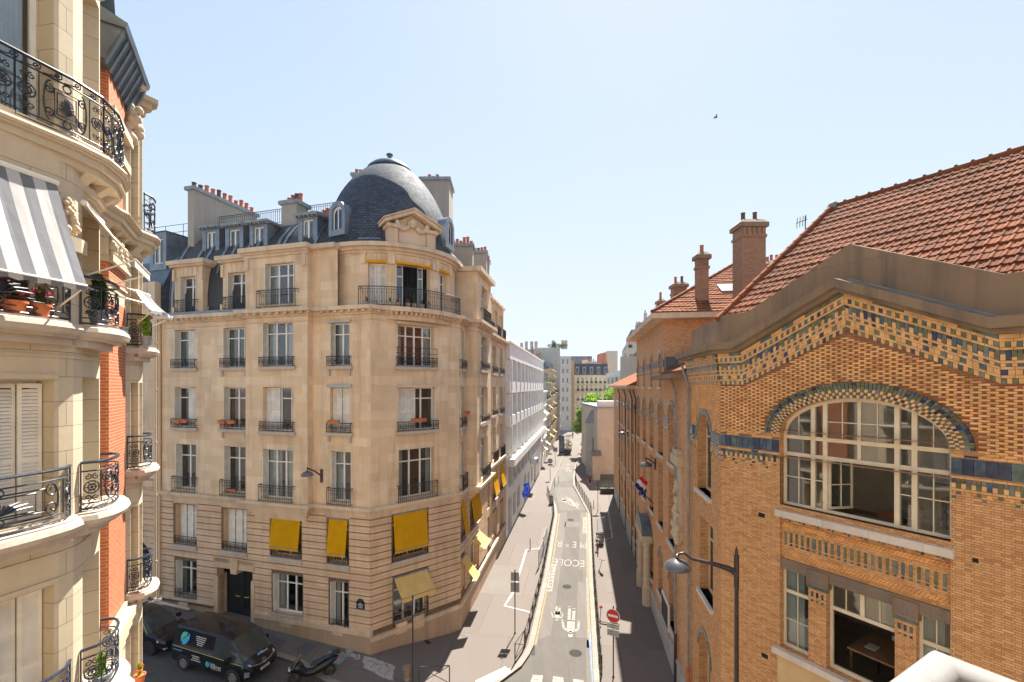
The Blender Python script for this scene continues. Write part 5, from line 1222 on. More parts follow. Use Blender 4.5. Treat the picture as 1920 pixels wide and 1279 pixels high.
# raised light bricks over the dark ground of the gable
mb=MB(); c=.0575; L0=.185; pit=.27
z=13.10; r=0
while z<17.2:
    u=.02+(pit/2 if r%2 else 0)-pit
    while u<8.2:
        a,b=max(u,.01),u+L0
        if b-a>.06 and b<8.2:
            zt=min(zsl(a),zsl(b))-1.06
            ok=z+c<zt and (not(uA-.46<b and a<uZ+.46) or z>max(zell(min(max(a,uA-.41),uZ+.41),.41),zell(min(max(b,uA-.41),uZ+.41),.41)))
            if ok:
                q=random.random(); m=0 if q<.55 else 1 if q<.75 else 2
                mb.fbox(GP,a,b,z+.006,z+c-.006,-.01,.035,m)
        u+=pit
    z+=c; r+=1
z=13.1; r=0
while z<14.7:
    u=su(20)+.05+(pit/2 if r%2 else 0)
    while u<S1-.1:
        mb.fbox(SW,u,u+L0,z+.006,z+c-.006,-.01,.03,0 if random.random()<.6 else 2) if not(uw0s-.2<u<uw1s+.2 and z<13.75) else None
        u+=pit
    z+=c; r+=1
mb.build('raised_brickwork',[M['tan_brick'],M['tan_brick_red'],M['tan_brick_pale']],SCH)
# patterned cornice of ochre brick and glazed tile, stepping outwards
GL=['ochre_glaze','ochre_glaze_pale','glaze_navy','glaze_blue','glaze_teal','glaze_olive','glaze_grey']
GM=[M[k] for k in GL]
rows=[(.00,.10,.20,'long'),(.10,.16,.18,'br'),(.16,.28,.17,'chk'),(.28,.34,.15,'br'),(.34,.56,.12,'tall'),(.56,.62,.11,'br'),(.62,.69,.10,'small'),(.69,.75,.09,'br'),(.75,.87,.08,'chk2'),(.87,.93,.06,'br'),(.93,1.05,.045,'sparse')]
def gcol(): return random.choice([2,3,4,4,5,5,5,6,6])
def pattern(mb,fr,u0,u1,zf,brk):
    for o0,o1,d,ty in rows:
        w={'long':.34,'br':.22,'chk':.085,'tall':.085,'small':.085,'chk2':.11,'sparse':.085}[ty]
        segs=[u0]+[b for b in brk if u0<b<u1]+[u1]
        for a0,a1 in zip(segs,segs[1:]):
            n=max(1,round((a1-a0)/w)); ww=(a1-a0)/n
            for i in range(n):
                a,b=a0+i*ww+.004,a0+(i+1)*ww-.004
                def put(x0,x1,q0,q1,m):
                    P=fr.p; e=1e-4
                    za,zb=zf(min(max(x0,a0+e),a1-e)),zf(min(max(x1,a0+e),a1-e))
                    mb.hexa([P(x0,za-q1+.003,d),P(x1,zb-q1+.003,d),P(x1,zb-q1+.003,-.02),P(x0,za-q1+.003,-.02),P(x0,za-q0-.003,d),P(x1,zb-q0-.003,d),P(x1,zb-q0-.003,-.02),P(x0,za-q0-.003,-.02)],m)
                br=random.choice([0,0,1])
                if ty=='br': put(a,b,o0,o1,br)
                elif ty=='long': put(a,b,o0,o1,random.choice([5,5,4,0]) if i%5 else 0)
                elif ty in('chk','small'): put(a,b,o0,o1,gcol() if i%2 else br)
                elif ty=='chk2': put(a,b,o0,o1,gcol() if i%3==0 else br)
                elif ty=='sparse': put(a,b,o0,o1,gcol() if i%2==0 else br)
                elif ty=='tall':
                    if i%2: put(a,b,o0,o1,gcol())
                    else:
                        k=i%4; mid=o0+(o1-o0)*(.35 if k==0 else .65)
                        put(a,b,o0,mid,gcol()); put(a,b,mid,o1,br)
mb=MB(); pattern(mb,GP,.02,8.6,zsl,(.86,uM,6.72)); pattern(mb,SW,su(20)+.02,S1-.02,lambda u:15.75,()); mb.build('tiled_cornice',GM,SCH)
# band of big blue tiles with the narrower courses below it
def bluebands(fr,spans):
    for u0,u1 in spans:
        mb=MB()
        n=max(1,round((u1-u0)/.19)); w=(u1-u0)/n
        for i in range(n): mb.fbox(fr,u0+i*w+.006,u0+(i+1)*w-.006,12.63,13.0,-.02,.03,random.choice([2,2,3,3,4]))
        for za,zb in ((12.545,12.595),(13.03,13.08),(12.26,12.31)):
            k=max(1,round((u1-u0)/.22)); 
            for i in range(k): q=(u1-u0)/k; mb.fbox(fr,u0+i*q+.004,u0+(i+1)*q-.004,za,zb,-.02,.022,0 if random.random()<.75 else gcol())
        n=max(1,round((u1-u0)/.085)); w=(u1-u0)/n
        for i in range(n):
            a,b=u0+i*w+.004,u0+(i+1)*w-.004
            if i%2: mb.fbox(fr,a,b,12.32,12.53,-.02,.022,gcol())
            else: mb.fbox(fr,a,b,12.44,12.53,-.02,.022,gcol()); mb.fbox(fr,a,b,12.32,12.43,-.02,.022,1)
            if i%2: mb.fbox(fr,a,b,12.18,12.245,-.02,.018,gcol() if i%4==1 else 0)
            if i%6==0: mb.fbox(fr,a,b,12.08,12.14,-.02,.012,gcol())
        mb.build('tile_band',GM,SCH)
bluebands(GP,((.02,uA-.01),(uZ+.01,8.6))); bluebands(SW,((su(20),uw0s),(uw1s,S1-.02)))
hb=sorted([(h['r'][0],h['r'][1]) for h in hs if h['r'][2]<12.8<h['r'][3]]); cur=su(58)
for a,b in hb:
    if a-cur>.1 and a<su(20): mb=MB(); mb.fbox(SW,cur,a,12.63,13.0,-.02,.02,2); mb.fbox(SW,cur,a,12.3,12.5,-.02,.015,4); mb.build('tile_band',GM,SCH)
    cur=b
cur=su(38)
for a,b in sorted([(h['r'][0],h['r'][1]) for h in hs if h['r'][2]>14]):
    mb=MB(); mb.fbox(SW,cur,a,15.75,16.15,-.02,.02,2); mb.fbox(SW,cur,a,15.45,15.55,-.02,.02,3); mb.fbox(SW,cur,a,16.35,16.42,-.02,.02,1); mb.build('tile_band',GM,SCH); cur=b
mb=MB(); mb.fbox(SW,cur,S0,15.75,16.15,-.02,.02,2); mb.build('tile_band',GM,SCH)
# voussoirs of the great arch
mb=MB()
def ell(t,a): return (AC-(AH+a)*math.cos(t),ZS+(AR+a)*math.sin(t))
N=78
for k in range(N):
    t0,t1=math.pi*k/N+.003,math.pi*(k+1)/N-.003
    def vb(a0,a1,d,m):
        P=GP.p; q=[ell(t0,a0),ell(t1,a0),ell(t0,a1),ell(t1,a1)]
        mb.hexa([P(*q[0],d),P(*q[1],d),P(*q[1],-.02),P(*q[0],-.02),P(*q[2],d),P(*q[3],d),P(*q[3],-.02),P(*q[2],-.02)],m)
    vb(.004,.085,.05,gcol() if k%2 else 1); vb(.09,.165,.05,1 if k%2 else gcol()); 
    if k%2: vb(.17,.35,.055,gcol())
    else: vb(.17,.25,.055,1); vb(.255,.35,.055,gcol())
    vb(.355,.42,.09,gcol())
mb.build('arch_voussoirs',GM,SCH)
# concrete coping and parapet
def along(mb,fr,brk,zf,z0,z1,d0,d1):
    for a,b in zip(brk,brk[1:]):
        e=1e-4; P=fr.p; q=[zf(a+e),zf(b-e)]
        mb.hexa([P(a,q[0]+z0,d1),P(b,q[1]+z0,d1),P(b,q[1]+z0,d0),P(a,q[0]+z0,d0),P(a,q[0]+z1,d1),P(b,q[1]+z1,d1),P(b,q[1]+z1,d0),P(a,q[0]+z1,d0)])
CP=Fr([SW.p(su(20.6),0).to_2d(),(KX,KY),GP.p(14,0).to_2d()]); k0=CP.S[1]
br=[k0,k0+.86,k0+uM,k0+6.72,CP.L]
zc=lambda u: zsl(u-k0) if u>k0 else 15.75
mb=MB(); along(mb,CP,[0]+br,zc,0,.12,-.3,.33); along(mb,CP,[0]+br,zc,.12,.36,-.3,.46); mb.build('coping',M['concrete'],SCH)
def zpar(u): return zc(u)
mb=MB(); along(mb,CP,[.6]+br,zpar,.36,1.32,-.30,-.10); mb.build('parapet',M['concrete'],SCH)
mb=MB(); along(mb,CP,[.6]+br,zpar,.362,.40,-.10,-.02); mb.build('flashing',M['zinc'],SCH)
# ---- the great window
def FB(mb,a,b,c,e,d0,d1,m=0): mb.fbox(GP,a,b,c,e,d0,d1,m)
mb=MB(); D=-.22
for u in (2.84,3.16,4.82,5.17): FB(mb,u-.055,u+.055,11.05,zell(u)-.02,D-.09,D+.02)
FB(mb,uA,uA+.08,11.05,ZS,D-.07,D); FB(mb,uZ-.08,uZ,11.05,ZS,D-.07,D); FB(mb,uA+.08,uZ-.08,11.05,11.13,D-.07,D-.001)
for z in (13.12,12.6): FB(mb,uA+.08,uZ-.08,z-.055,z+.055,D-.085,D+.012)
FB(mb,3.95,4.03,12.66,zell(4)-.02,D-.08,D)
n=40
for k in range(n):
    t0,t1=math.pi*k/n,math.pi*(k+1)/n; q=[ell(t0,-.10),ell(t1,-.10),ell(t0,.01),ell(t1,.01)]; P=GP.p
    mb.hexa([P(*q[0],D),P(*q[1],D),P(*q[1],D-.07),P(*q[0],D-.07),P(*q[2],D),P(*q[3],D),P(*q[3],D-.07),P(*q[2],D-.07)])
def bar(u0,u1,z0,z1): FB(mb,u0,u1,z0,z1,D-.05,D-.015)
for a,b,nv in ((uA+.08,2.785,2),(3.215,3.95,2),(4.03,4.765,2),(5.225,uZ-.08,2)):
    m_=(a+b)/2; zt=zell(m_)-.1; bar(m_-.012,m_+.012,13.17,zt)
    if 3<m_<5: bar(a,b,13.62,13.645)
for a,b in ((uA+.08,2.785),(5.225,uZ-.08)): m_=(a+b)/2; bar(m_-.012,m_+.012,11.13,12.55); bar(a,b,11.9,11.925)
for u0_,u1_ in ((2.895,3.105),(4.875,5.115)): bar(u0_,u1_,11.9,11.925)
gw=mb.build('window',M['cream_paint'],SCH)
mb=MB(); P=GP.p; d=D-.035
for a,b,z0,z1 in ((uA,2.84,11.1,12.6),(2.84,3.16,11.1,12.6),(4.82,5.17,11.1,12.6),(5.17,uZ,11.1,12.6),(uA,uZ,12.6,13.2)): mb.fquad(GP,a,b,z0,z1,d)
pts=[ell(math.pi*k/24,0) for k in range(25)]; mb.face([P(u,z,d) for u,z in reversed(pts)]); mb.build('pane',M['window_glass'],gw)
def leafw(mb_,hu,hz0,hz1,w,ang,nn=2):
    c=GP.p(hu,0,D-.05); U=Vector((GD.x,GD.y,0)); Nn=Vector((-GP.sn[0].x,-GP.sn[0].y,0)); dv=U*math.cos(ang)+Nn*math.sin(ang); nv=U*math.sin(ang)-Nn*math.cos(ang)
    def bx(a0,a1,c0,c1): 
        q=[c+dv*a+nv*k for a,k in ((a0,0),(a1,0),(a1,.045),(a0,.045))]; mb_.hexa([(v.x,v.y,c0) for v in q]+[(v.x,v.y,c1) for v in q])
    bx(0,.05,hz0,hz1); bx(w-.05,w,hz0,hz1); bx(.05,w-.05,hz0,hz0+.07); bx(.05,w-.05,hz1-.05,hz1); bx(w/2-.012,w/2+.012,hz0+.07,hz1-.05); bx(.05,w-.05,(hz0+hz1)/2-.012,(hz0+hz1)/2+.012)
    return [c+dv*.05+nv*.02,c+dv*(w-.05)+nv*.02]
mb=MB(); q=leafw(mb,3.22,11.15,12.54,.75,R(68)); cl=mb.build('casement',M['cream_paint'],gw)
mb=MB(); leafw(mb,4.765,11.15,12.54,.0001,R(100)) if False else None
mb=MB(); mb.face([(q[0].x,q[0].y,11.2),(q[1].x,q[1].y,11.2),(q[1].x,q[1].y,12.5),(q[0].x,q[0].y,12.5)]); mb.build('casement_pane',M['window_glass'],gw)
# stone sills
mb=MB(); FB(mb,uA-.08,uZ+.08,10.70,10.9,-.25,.14); FB(mb,uA,uZ,10.9,11.05,-.35,-.06); mb.build('sill',M['pale_sill'],SCH)
mb=MB(); FB(mb,uA-.16,uZ+.16,6.52,6.70,-.30,.16); mb.build('sill',M['pale_sill'],SCH)
mb=MB(); FB(mb,uA-.05,uZ+.05,3.5,6.5,-.02,.03); mb.build('rendered_panel',M['ochre_render'],SCH)
# frieze between the two windows
mb=MB(); Dp=-.10
wall(mb,GP,uA,uZ,9.42,10.70,[],d=Dp)
fz=mb.build('frieze_wall',M['school_brick'],SCH)
mb=MB()
n=24; w=(uZ-uA-.1)/n
for i in range(n):
    u=uA+.05+(i+.5)*w; ww=.035 if i%12!=5 else .06
    FB(mb,u-ww,u+ww,9.93,10.24,Dp-.01,Dp+.012,gcol()); FB(mb,u-.035,u+.035,9.84,9.9,Dp-.01,Dp+.012,gcol())
for i in range(10): u=uA+.2+i*(uZ-uA-.4)/9; FB(mb,u-.08,u-.02,10.60,10.66,Dp-.01,Dp+.012,gcol()); FB(mb,u+.02,u+.08,10.56,10.66,Dp-.01,Dp+.012,gcol())
mb.build('frieze_tiles',GM,SCH)
mb=MB(); n=44; w=(uZ-uA)/n
for i in range(n):
    for z in (10.40,9.56):
        P=GP.p; u=uA+(i+.5)*w
        for zz,of in ((z,0),(z+.058,w*.5)):
            q=[(u-w*.5+of,Dp),(u+of,Dp+.05),(u+w*.5+of,Dp)]
            if q[2][0]>uZ: continue
            for k in (0,1): mb.face([P(q[k][0],zz,q[k][1]),P(q[k+1][0],zz,q[k+1][1]),P(q[k+1][0],zz+.05,q[k+1][1]),P(q[k][0],zz+.05,q[k][1])])
            mb.face([P(a,zz+.05,b) for a,b in q]); mb.face([P(a,zz,b) for a,b in reversed(q)])
mb.build('dogtooth_course',M['tan_brick'],SCH)
# lower windows: lintel, piers, frames
pu=[GP.uz(x,1100)[0] for x in (1515,1549,1677,1717)]
mb=MB(); FB(mb,uA,uZ,9.12,9.42,-.2,-.03)
for a,b in ((pu[0]-.05,pu[1]+.05),(pu[2]-.05,pu[3]+.05)): FB(mb,a,b,8.92,9.36,-.2,.01)
mb.build('lintel',M['concrete'],SCH)
plain('violet_line',(.16,.18,.27),.6,.2,5); mb=MB()
for a,b in ((uA+.05,pu[0]-.08),(pu[1]+.08,pu[2]-.08),(pu[3]+.08,uZ-.03)):
    for z in (9.2,9.32): FB(mb,a,b,z,z+.015,-.03,-.024)
for a,b in ((pu[0],pu[1]),(pu[2],pu[3])):
    for k in range(3): u=a+(b-a)*(.25+.25*k); FB(mb,u-.012,u+.012,9.0,9.30,.01,.016)
mb.build('lintel_lines',M['violet_line'],SCH)
for a,b in ((pu[0],pu[1]),(pu[2],pu[3])):
    mb=MB(); wall(mb,GP,a,b,6.7,8.92,[],d=-.02); P=GP.p; [mb.face([P(u,6.7,-.02),P(u,6.7,-.3),P(u,8.92,-.3),P(u,8.92,-.02)] if u==b else [P(u,6.7,-.3),P(u,6.7,-.02),P(u,8.92,-.02),P(u,8.92,-.3)]) for u in (a,b)]
    mb.build('pier',M['school_brick'],SCH)
for a,b in ((pu[0],pu[1]),(pu[2],pu[3])):
    mb=MB(); FB(mb,a-.03,b+.03,8.84,8.92,-.1,.02,4)
    for k in range(3): u=a+(b-a)*(.22+.28*k); FB(mb,u-.03,u+.03,8.60,8.74,-.03,-.008,random.choice([2,3,4])); FB(mb,u-.03,u+.03,8.46,8.52,-.03,-.008,gcol())
    mb.build('pier_tiles',GM,SCH)
for a,b,k in ((uA,pu[0],0),(pu[1],pu[2],1),(pu[3],uZ,2)):
    mb=MB(); z0,z1,zt=6.72,9.12,8.42
    FB(mb,a,a+.07,z0,z1,D-.07,D); FB(mb,b-.07,b,z0,z1,D-.07,D); FB(mb,a+.07,b-.07,z0,z0+.1,D-.07,D-.001); FB(mb,a+.07,b-.07,z1-.06,z1,D-.07,D-.001); FB(mb,a+.07,b-.07,zt-.05,zt+.05,D-.08,D+.01)
    m_=(a+b)/2
    if k==1:
        FB(mb,m_-.05,m_+.05,zt,z1,D-.07,D+.004)
        for u in ((a+m_)/2,(b+m_)/2): FB(mb,u-.012,u+.012,zt,z1,D-.05,D-.015)
    else:
        FB(mb,m_-.012,m_+.012,z0,z1,D-.05,D-.015); FB(mb,a,b,7.55,7.575,D-.05,D-.016)
    o=mb.build('window',M['cream_paint'],SCH)
    g=MB(); g.fquad(GP,a,b,zt if k==1 else z0,z1,D-.035); g.build('pane',M['window_glass'],o)
    if k!=1:
        cmb=MB(); n=24; cmb.grid([[GP.p(a+.05+(b-a)*.6*i/n,z,D-.14+.03*math.sin(i*1.7)) for i in range(n+1)] for z in (z0,z1)]); cmb.build('curtain',M['curtain_grey'],o,smooth=True)
# classrooms behind the open windows
def room(z0,z1,u0,u1,dep):
    mb=MB(); P=GP.p; d0=D-.1
    A=[(u0,d0),(u1,d0),(u1,-dep),(u0,-dep)]; q=[P(u,z0,d) for u,d in A]; t=[P(u,z1,d) for u,d in A]
    mb.face(q,1); mb.face([t[3],t[2],t[1],t[0]],0); mb.face([q[1],q[2],t[2],t[1]],0); mb.face([q[2],q[3],t[3],t[2]],0); mb.face([q[3],q[0],t[0],t[3]],0); mb.build('classroom',[M['room_wall'],M['room_floor']],SCH)
room(10.1,14.4,.35,7.6,5.5); room(5.9,9.6,.35,7.6,5.5)
plain('board_white',(.75,.74,.70),.6,.05,2); plain('wood_dark',(.06,.035,.02),.5,.3,4); plain('wood_table',(.22,.12,.06),.5,.25,3); plain('paper',(.55,.53,.48),.8,.1,5); plain('chair_orange',(.30,.10,.03),.5,.2,4)
mb=MB(); FB(mb,3.9,6.0,11.5,13.0,-5.48,-5.42); FB(mb,3.86,6.04,11.46,11.5,-5.48,-5.38,1); o=mb.build('whiteboard',[M['board_white'],M['wood_dark']]); tag(o,'pale whiteboard on the back wall of the upper classroom','whiteboard')
def furniture(name,label,cat,parts,group=None):
    o=thing(name,label,cat,tuple(GP.p(parts[0][1][0],parts[0][1][2],parts[0][1][4])),group)
    for nm,b,m in parts: mb=MB(); FB(mb,*b); mb.build(nm,M[m],o)
    return o
for i,(u,d,lab) in enumerate(((3.3,-1.1,'grey topped classroom desk nearest the open arched window'),(3.6,-2.4,'classroom desk in the second row behind the open arched window'),(5.2,-1.3,'classroom desk to the right behind the arched window panes'))):
    furniture('school_desk',lab,'desk',[('table_top',(u,u+1.3,10.82,10.86,d-.55,d),'lead_grey')]+[('leg',(u+a,u+a+.05,10.1,10.82,d-.5+b,d-.45+b),'wood_dark') for a in (.05,1.2) for b in (0,.4)],'classroom desks')
    furniture('school_chair','orange wooden classroom chair at the '+('nearest desk' if i==0 else 'second row desk' if i==1 else 'right hand desk')+' behind the arched window','chair',[('seat',(u+.4,u+.8,10.52,10.55,d-1.0,d-.62),'chair_orange'),('backrest',(u+.4,u+.8,10.75,11.0,d-1.03,d-1.0),'chair_orange')]+[('leg',(u+a,u+a+.03,10.1,10.52,d-1.0+b,d-.97+b),'wood_dark') for a in (.4,.77) for b in (0,.35)],'classroom chairs')
sh=[('side_panel',(4.6,4.63,10.1,11.3,-4.3,-3.9),'wood_dark'),('side_panel',(5.9,5.93,10.1,11.3,-4.3,-3.9),'wood_dark'),('back_panel',(4.63,5.9,10.1,11.3,-4.3,-4.28),'wood_dark')]+[('shelf',(4.63,5.9,z,z+.03,-4.28,-3.9),'wood_dark') for z in (10.15,10.5,10.85,11.25)]+[('paper_stack',(4.7+.4*k,5.0+.4*k,z+.03,z+.1,-4.2,-3.95),'paper') for k in range(3) for z in (10.5,10.85)]
furniture('bookshelf','dark shelf unit with white paper stacks at the back of the upper classroom','bookshelf',sh)
tb=[('table_top',(3.5,5.3,6.95+.25,7.25,-2.6,-.7),'wood_table')]+[('leg',(a,a+.06,5.95,7.2,b,b+.06),'wood_dark') for a in (3.55,5.2) for b in (-2.5,-.8)]
furniture('classroom_table','brown table strewn with papers inside the lower open classroom window','table',tb)
for u,d,w,l,m,lab in ((3.75,-1.1,.26,.34,'paper','open book lying on the brown classroom table'),(4.3,-1.5,.5,.16,'flag_navy','dark coloured paper strip on the brown classroom table'),(4.75,-1.25,.22,.15,'paper','small white paper on the right of the brown classroom table'),(4.0,-2.2,.25,.18,'board_white','white tissue box at the back of the brown classroom table')):
    mb=MB(); FB(mb,u,u+w,7.251,7.262 if 'box' not in lab else 7.38,d-l,d); o=mb.build('paper_sheet' if 'box' not in lab else 'tissue_box',M[m]); tag(o,lab,'paper' if 'box' not in lab else 'box')
# small holes in the brick, street windows, sills
for x,y in ((1428,966),(1434,1230),(1829,1051)):
    q=GP.rect(x-6,x+6,y-4,y+4); mb=MB(); FB(mb,q[0],q[1],q[2],q[3],-.02,.004); mb.build('air_brick',M['interior_dark'],SCH)
for h in hs:
    r=h['r']; far_=r[0]<su(38)
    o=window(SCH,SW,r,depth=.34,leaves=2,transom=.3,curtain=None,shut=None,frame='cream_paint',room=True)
    mb=MB(); mb.fbox(SW,r[0]-.12,r[1]+.12,r[2]-.14,r[2],-.3,.12); mb.build('sill',M['pale_sill'],o)
# street plinth, door canopy with columns, coat of arms, pipes, notice board
mb=MB(); mb.fbox(SW,su(60),S1,-.5,1.25,-.1,.10); mb.fbox(SW,su(60),S1,1.25,1.38,-.1,.14); mb.fbox(GP,-.1,14,-.5,1.25,-.1,.1); mb.build('plinth',M['grey_render'],SCH)
yc=31.3; u0,u1=su(33.4),su(29.9); mb=MB()
for u in (u0+.3,u1-.3):
    p=SW.p(u,0,.30); mb.lathe((p.x,p.y,0),[(.32,.1),(.32,1.3),(.25,1.35),(.23,4.0),(.30,4.1),(.30,4.3)],14)
mb.fbox(SW,u0,u1,4.3,4.75,0,.66); c=mb.build('door_canopy',M['pale_limestone'],SCH)
mb=MB(); n=12; rows=[]
for d in (0,.66): rows.append([SW.p((u0+u1)/2-(u1-u0)/2*math.cos(math.pi*k/n),4.75+.95*math.sin(math.pi*k/n),d) for k in range(n+1)])
mb.grid(rows); mb.face(rows[1]); mb.build('canopy_roof',M['zinc_dark'],c)
rnd=random.Random(9); uc=su(21.9); mb=MB()
mb.fbox(SW,uc-.62,uc+.62,7.4,11.0,-.05,.10); mb.fbox(SW,uc-.75,uc+.75,10.9,11.35,-.05,.30); mb.fbox(SW,uc-.55,uc+.55,11.35,11.6,-.05,.22)
for k in range(46):
    a=rnd.random()*6.28; q=rnd.random(); mb.sphere(SW.p(uc+.5*math.cos(a)*q,8.6+1.5*math.sin(a)*q,.14),.10+.10*rnd.random(),6,5)
for k in range(26): mb.sphere(SW.p(uc+rnd.uniform(-.55,.55),7.35+.6*rnd.random(),.16),.13+.08*rnd.random(),6,5)
mb.build('coat_of_arms',M['pale_moulding'],SCH,smooth=40)
for x,zt,col in ((1272,15.0,'zinc'),(1297,15.3,'zinc')):
    u=SW.uz(x,900)[0]; mb=MB(); mb.tube([SW.p(u-.25,zt+.25,.35),SW.p(u-.2,zt,.3),SW.p(u,zt-.7,.14),SW.p(u,2.6,.14)],.055,8)
    for z in (4,7,10,13): mb.tube([SW.p(u,z,.14),SW.p(u,z+.1,.14)],.075,8)
    o=mb.build('downpipe',M['lead_grey'],SCH); m2=MB(); m2.tube([SW.p(u,2.6,.14),SW.p(u,.1,.14)],.08,8); m2.build('pipe_foot',M['terracotta' if x==1297 else 'brown_metal'],o)
for y in (37.6,40.2,45.5,52): 
    u=su(y); mb=MB(); mb.tube([SW.p(u-.3,14.3,.3),SW.p(u,13.6,.13),SW.p(u,.2,.13)],.07,6); mb.build('downpipe',M['brown_metal'],SCH)
q=SW.rect(1244,1257,1105,1185); mb=MB(); mb.fbox(SW,q[0],q[1],1.6,3.0,.02,.12); mb.fbox(SW,q[0]+.1,q[1]-.1,1.7,2.9,.12,.13,1); o=mb.build('notice_board',[M['white_paint'],M['interior']]); tag(o,'white framed notice board on the brick school wall','notice board')
# ---- roofs
def tmat(name,c):
    t=NT(name); geo=t.n('NewGeometry').outputs['Position']; a=t.noise(3.5,3,geo); b=t.noise(.6,5,geo); d=t.noise(14,4,geo)
    uv=t.n('UVMap').outputs[0]; sp=t.n('SeparateXYZ',Vector=uv); idv=t.n('CombineXYZ',X=t.math('FLOOR',sp.outputs[0]),Y=t.math('FLOOR',sp.outputs[1])); wn=t.n('TexWhiteNoise',{'noise_dimensions':'2D'},Vector=idv.outputs[0]).outputs[0]
    col=t.ramp(wn,(0,V3(c,.72)),(.5,c),(1,V3(c,1.25)))
    col=t.mix(t.math('MULTIPLY',t.ramp(d,(.5,(0,0,0)),(.75,(1,1,1))),.45),col,(.125,.095,.07)); col=t.mix(t.math('MULTIPLY',t.ramp(b,(.42,(0,0,0)),(.68,(1,1,1))),.55),col,V3(c,.5))
    return t.out(col,.9,d,.006,.3,spec=.15)
tmat('roof_tile',(.205,.068,.029)); tmat('roof_tile_orange',(.25,.078,.028))
def tiles(o0,U,S,L,rows,rh,tw,cl,cr,mat,name,par,uoff=0):
    # interlocking tiles: o0 eave corner, U along the eave, S up the slope (unit); cl/cr metres cut off per metre climbed at either end
    nn=U.cross(S).normalized(); nn = nn if nn.z>0 else -nn
    mb=MB(); prof=[(0,.0),(.12,.030),(.26,.034),(.40,.008),(.62,.0),(.74,.010),(.86,.0)]
    for r in range(rows):
        t0,t1=r*rh,(r+1)*rh+.03
        a,b=cl*t0,L-cr*t0
        k0,k1=int(a/tw)-1,int(b/tw)+2
        us=[]
        for k in range(k0,k1):
            for f,h in prof:
                u=(k+f)*tw
                if a<=u<=b: us.append((u,h+.010*math.sin(k*12.9898+r*78.233),k))
        if len(us)<2: continue
        lift=.052
        low=[o0+U*u+S*t0+nn*(h+lift) for u,h,k in us]; top=[o0+U*min(max(u,cl*t1),L-cr*t1)+S*t1+nn*(h*.9+.008) for u,h,k in us]; lip=[o0+U*u+S*(t0+.012)+nn*(h*.3-.012) for u,h,k in us]
        ks=[k for _,_,k in us]
        mb.grid([lip,low,top],0,False,lambda i,j: (ks[min(j,len(ks)-1)]+.5+uoff, r+.5))
    return mb.build(name,M[mat],par)
nin=Vector((.863,.505,0)).normalized(); Ug=Vector((GD.x,GD.y,0))
d0,z0=.35,16.95; d1,z1=6.0,21.7; S=(nin*(d1-d0)+Vector((0,0,z1-z0))); SLn=S.length; S.normalize()
hipu=-0.35; pE=Vector((KX,KY,0))+Ug*hipu+nin*d0+Vector((0,0,z0))
ridge_u=3.95-1.55   # ridge end position along the facade
ra=at(1562,392,18.0); ridge_u=(ra-Vector((KX,KY,0))).dot(Ug)
cl=(ridge_u-hipu)/SLn
tiles(pE,Ug,S,17,int(SLn/.34),SLn/int(SLn/.34),.22,cl,0,'roof_tile','roof_tiles',SCH)
mb=MB(); A=pE; B=pE+Ug*17; Cc=B+S*SLn; Dd=pE+Ug*(ridge_u-hipu)+S*SLn
bk=nin*(2*(d1-d0)); E=pE+bk; Fv=B+bk
mb.face([A,B,Cc,Dd]); mb.face([E,A,Dd]); mb.face([Fv,E,Dd,Cc]); mb.face([A,E,Fv,B]); mb.build('roof',M['roof_tile'],SCH)
Sh=(Dd-A); 
mb=MB(); K=int(Sh.length/.42)
for k in range(K): p=A+Sh*(k/K)+Vector((0,0,.06)); q=A+Sh*((k+1.06)/K)+Vector((0,0,.06)); mb.tube([p,q],[.125,.105],9)
for k in range(36): p=Dd+Ug*(.4*k)+Vector((0,0,.04)); mb.tube([p,p+Ug*.42],[.11,.10],8); mb.sphere(p+Vector((0,0,.10)),.06,6,4)
mb.build('ridge_tiles',M['roof_tile_orange'],SCH,smooth=40)
mb=MB(); mb.sphere(Dd+Vector((0,0,.06)),.2,10,6); mb.build('ridge_cap',M['lead_grey'],SCH,smooth=True)
# left hip face in tiles as well
Uh=(E-A).normalized(); midp=(Dd-A).dot(Uh); Sp=(Dd-A)-Uh*midp; 
tiles(E,-Uh,Sp.normalized(),(E-A).length,int(Sp.length/.36),Sp.length/int(Sp.length/.36),.24,((E-A).length-midp)/Sp.length,midp/Sp.length,'roof_tile','hip_tiles',SCH)
# main wing: hipped roof with chimneys
P=SW.p; WE=[P(S0,18.75,.75),P(S0,18.75,-13),P(su(39),18.75,-13),P(su(39),18.75,.75)]
f0=Vector(WE[0])+Vector((-.11,-.75,0)); f1=Vector(WE[1])+Vector((-.11,-.75,0)); ap=at(1375,497,31.5); ap2=ap+Vector((.145,1,0))*4
mb=MB(); mb.face([f0,f1,ap]); mb.face([Vector(WE[3]),f0,ap,ap2]); mb.face([f1,Vector(WE[2]),ap2,ap]); mb.face([Vector(WE[2]),Vector(WE[3]),ap2]); mb.build('wing_roof',M['roof_tile_orange'],SCH)
mb=MB(); mb.hexa([f0-Vector((0,0,.32)),f1-Vector((0,0,.32)),Vector(WE[2])-Vector((0,0,.32)),Vector(WE[3])-Vector((0,0,.32)),f0-Vector((0,0,.02)),f1-Vector((0,0,.02)),Vector(WE[2])-Vector((0,0,.02)),Vector(WE[3])-Vector((0,0,.02))]); mb.build('wing_eaves',M['moulding_stone'],SCH)
Uh=(f1-f0).normalized(); md=(ap-f0).dot(Uh); Sp=ap-f0-Uh*md; n=int(Sp.length/.36)
tiles(f0,Uh,Sp.normalized(),(f1-f0).length,n,Sp.length/n,.26,md/Sp.length,((f1-f0).length-md)/Sp.length,'roof_tile_orange','wing_roof_tiles',SCH)
mb=MB(); Sh=ap-f0; K=14
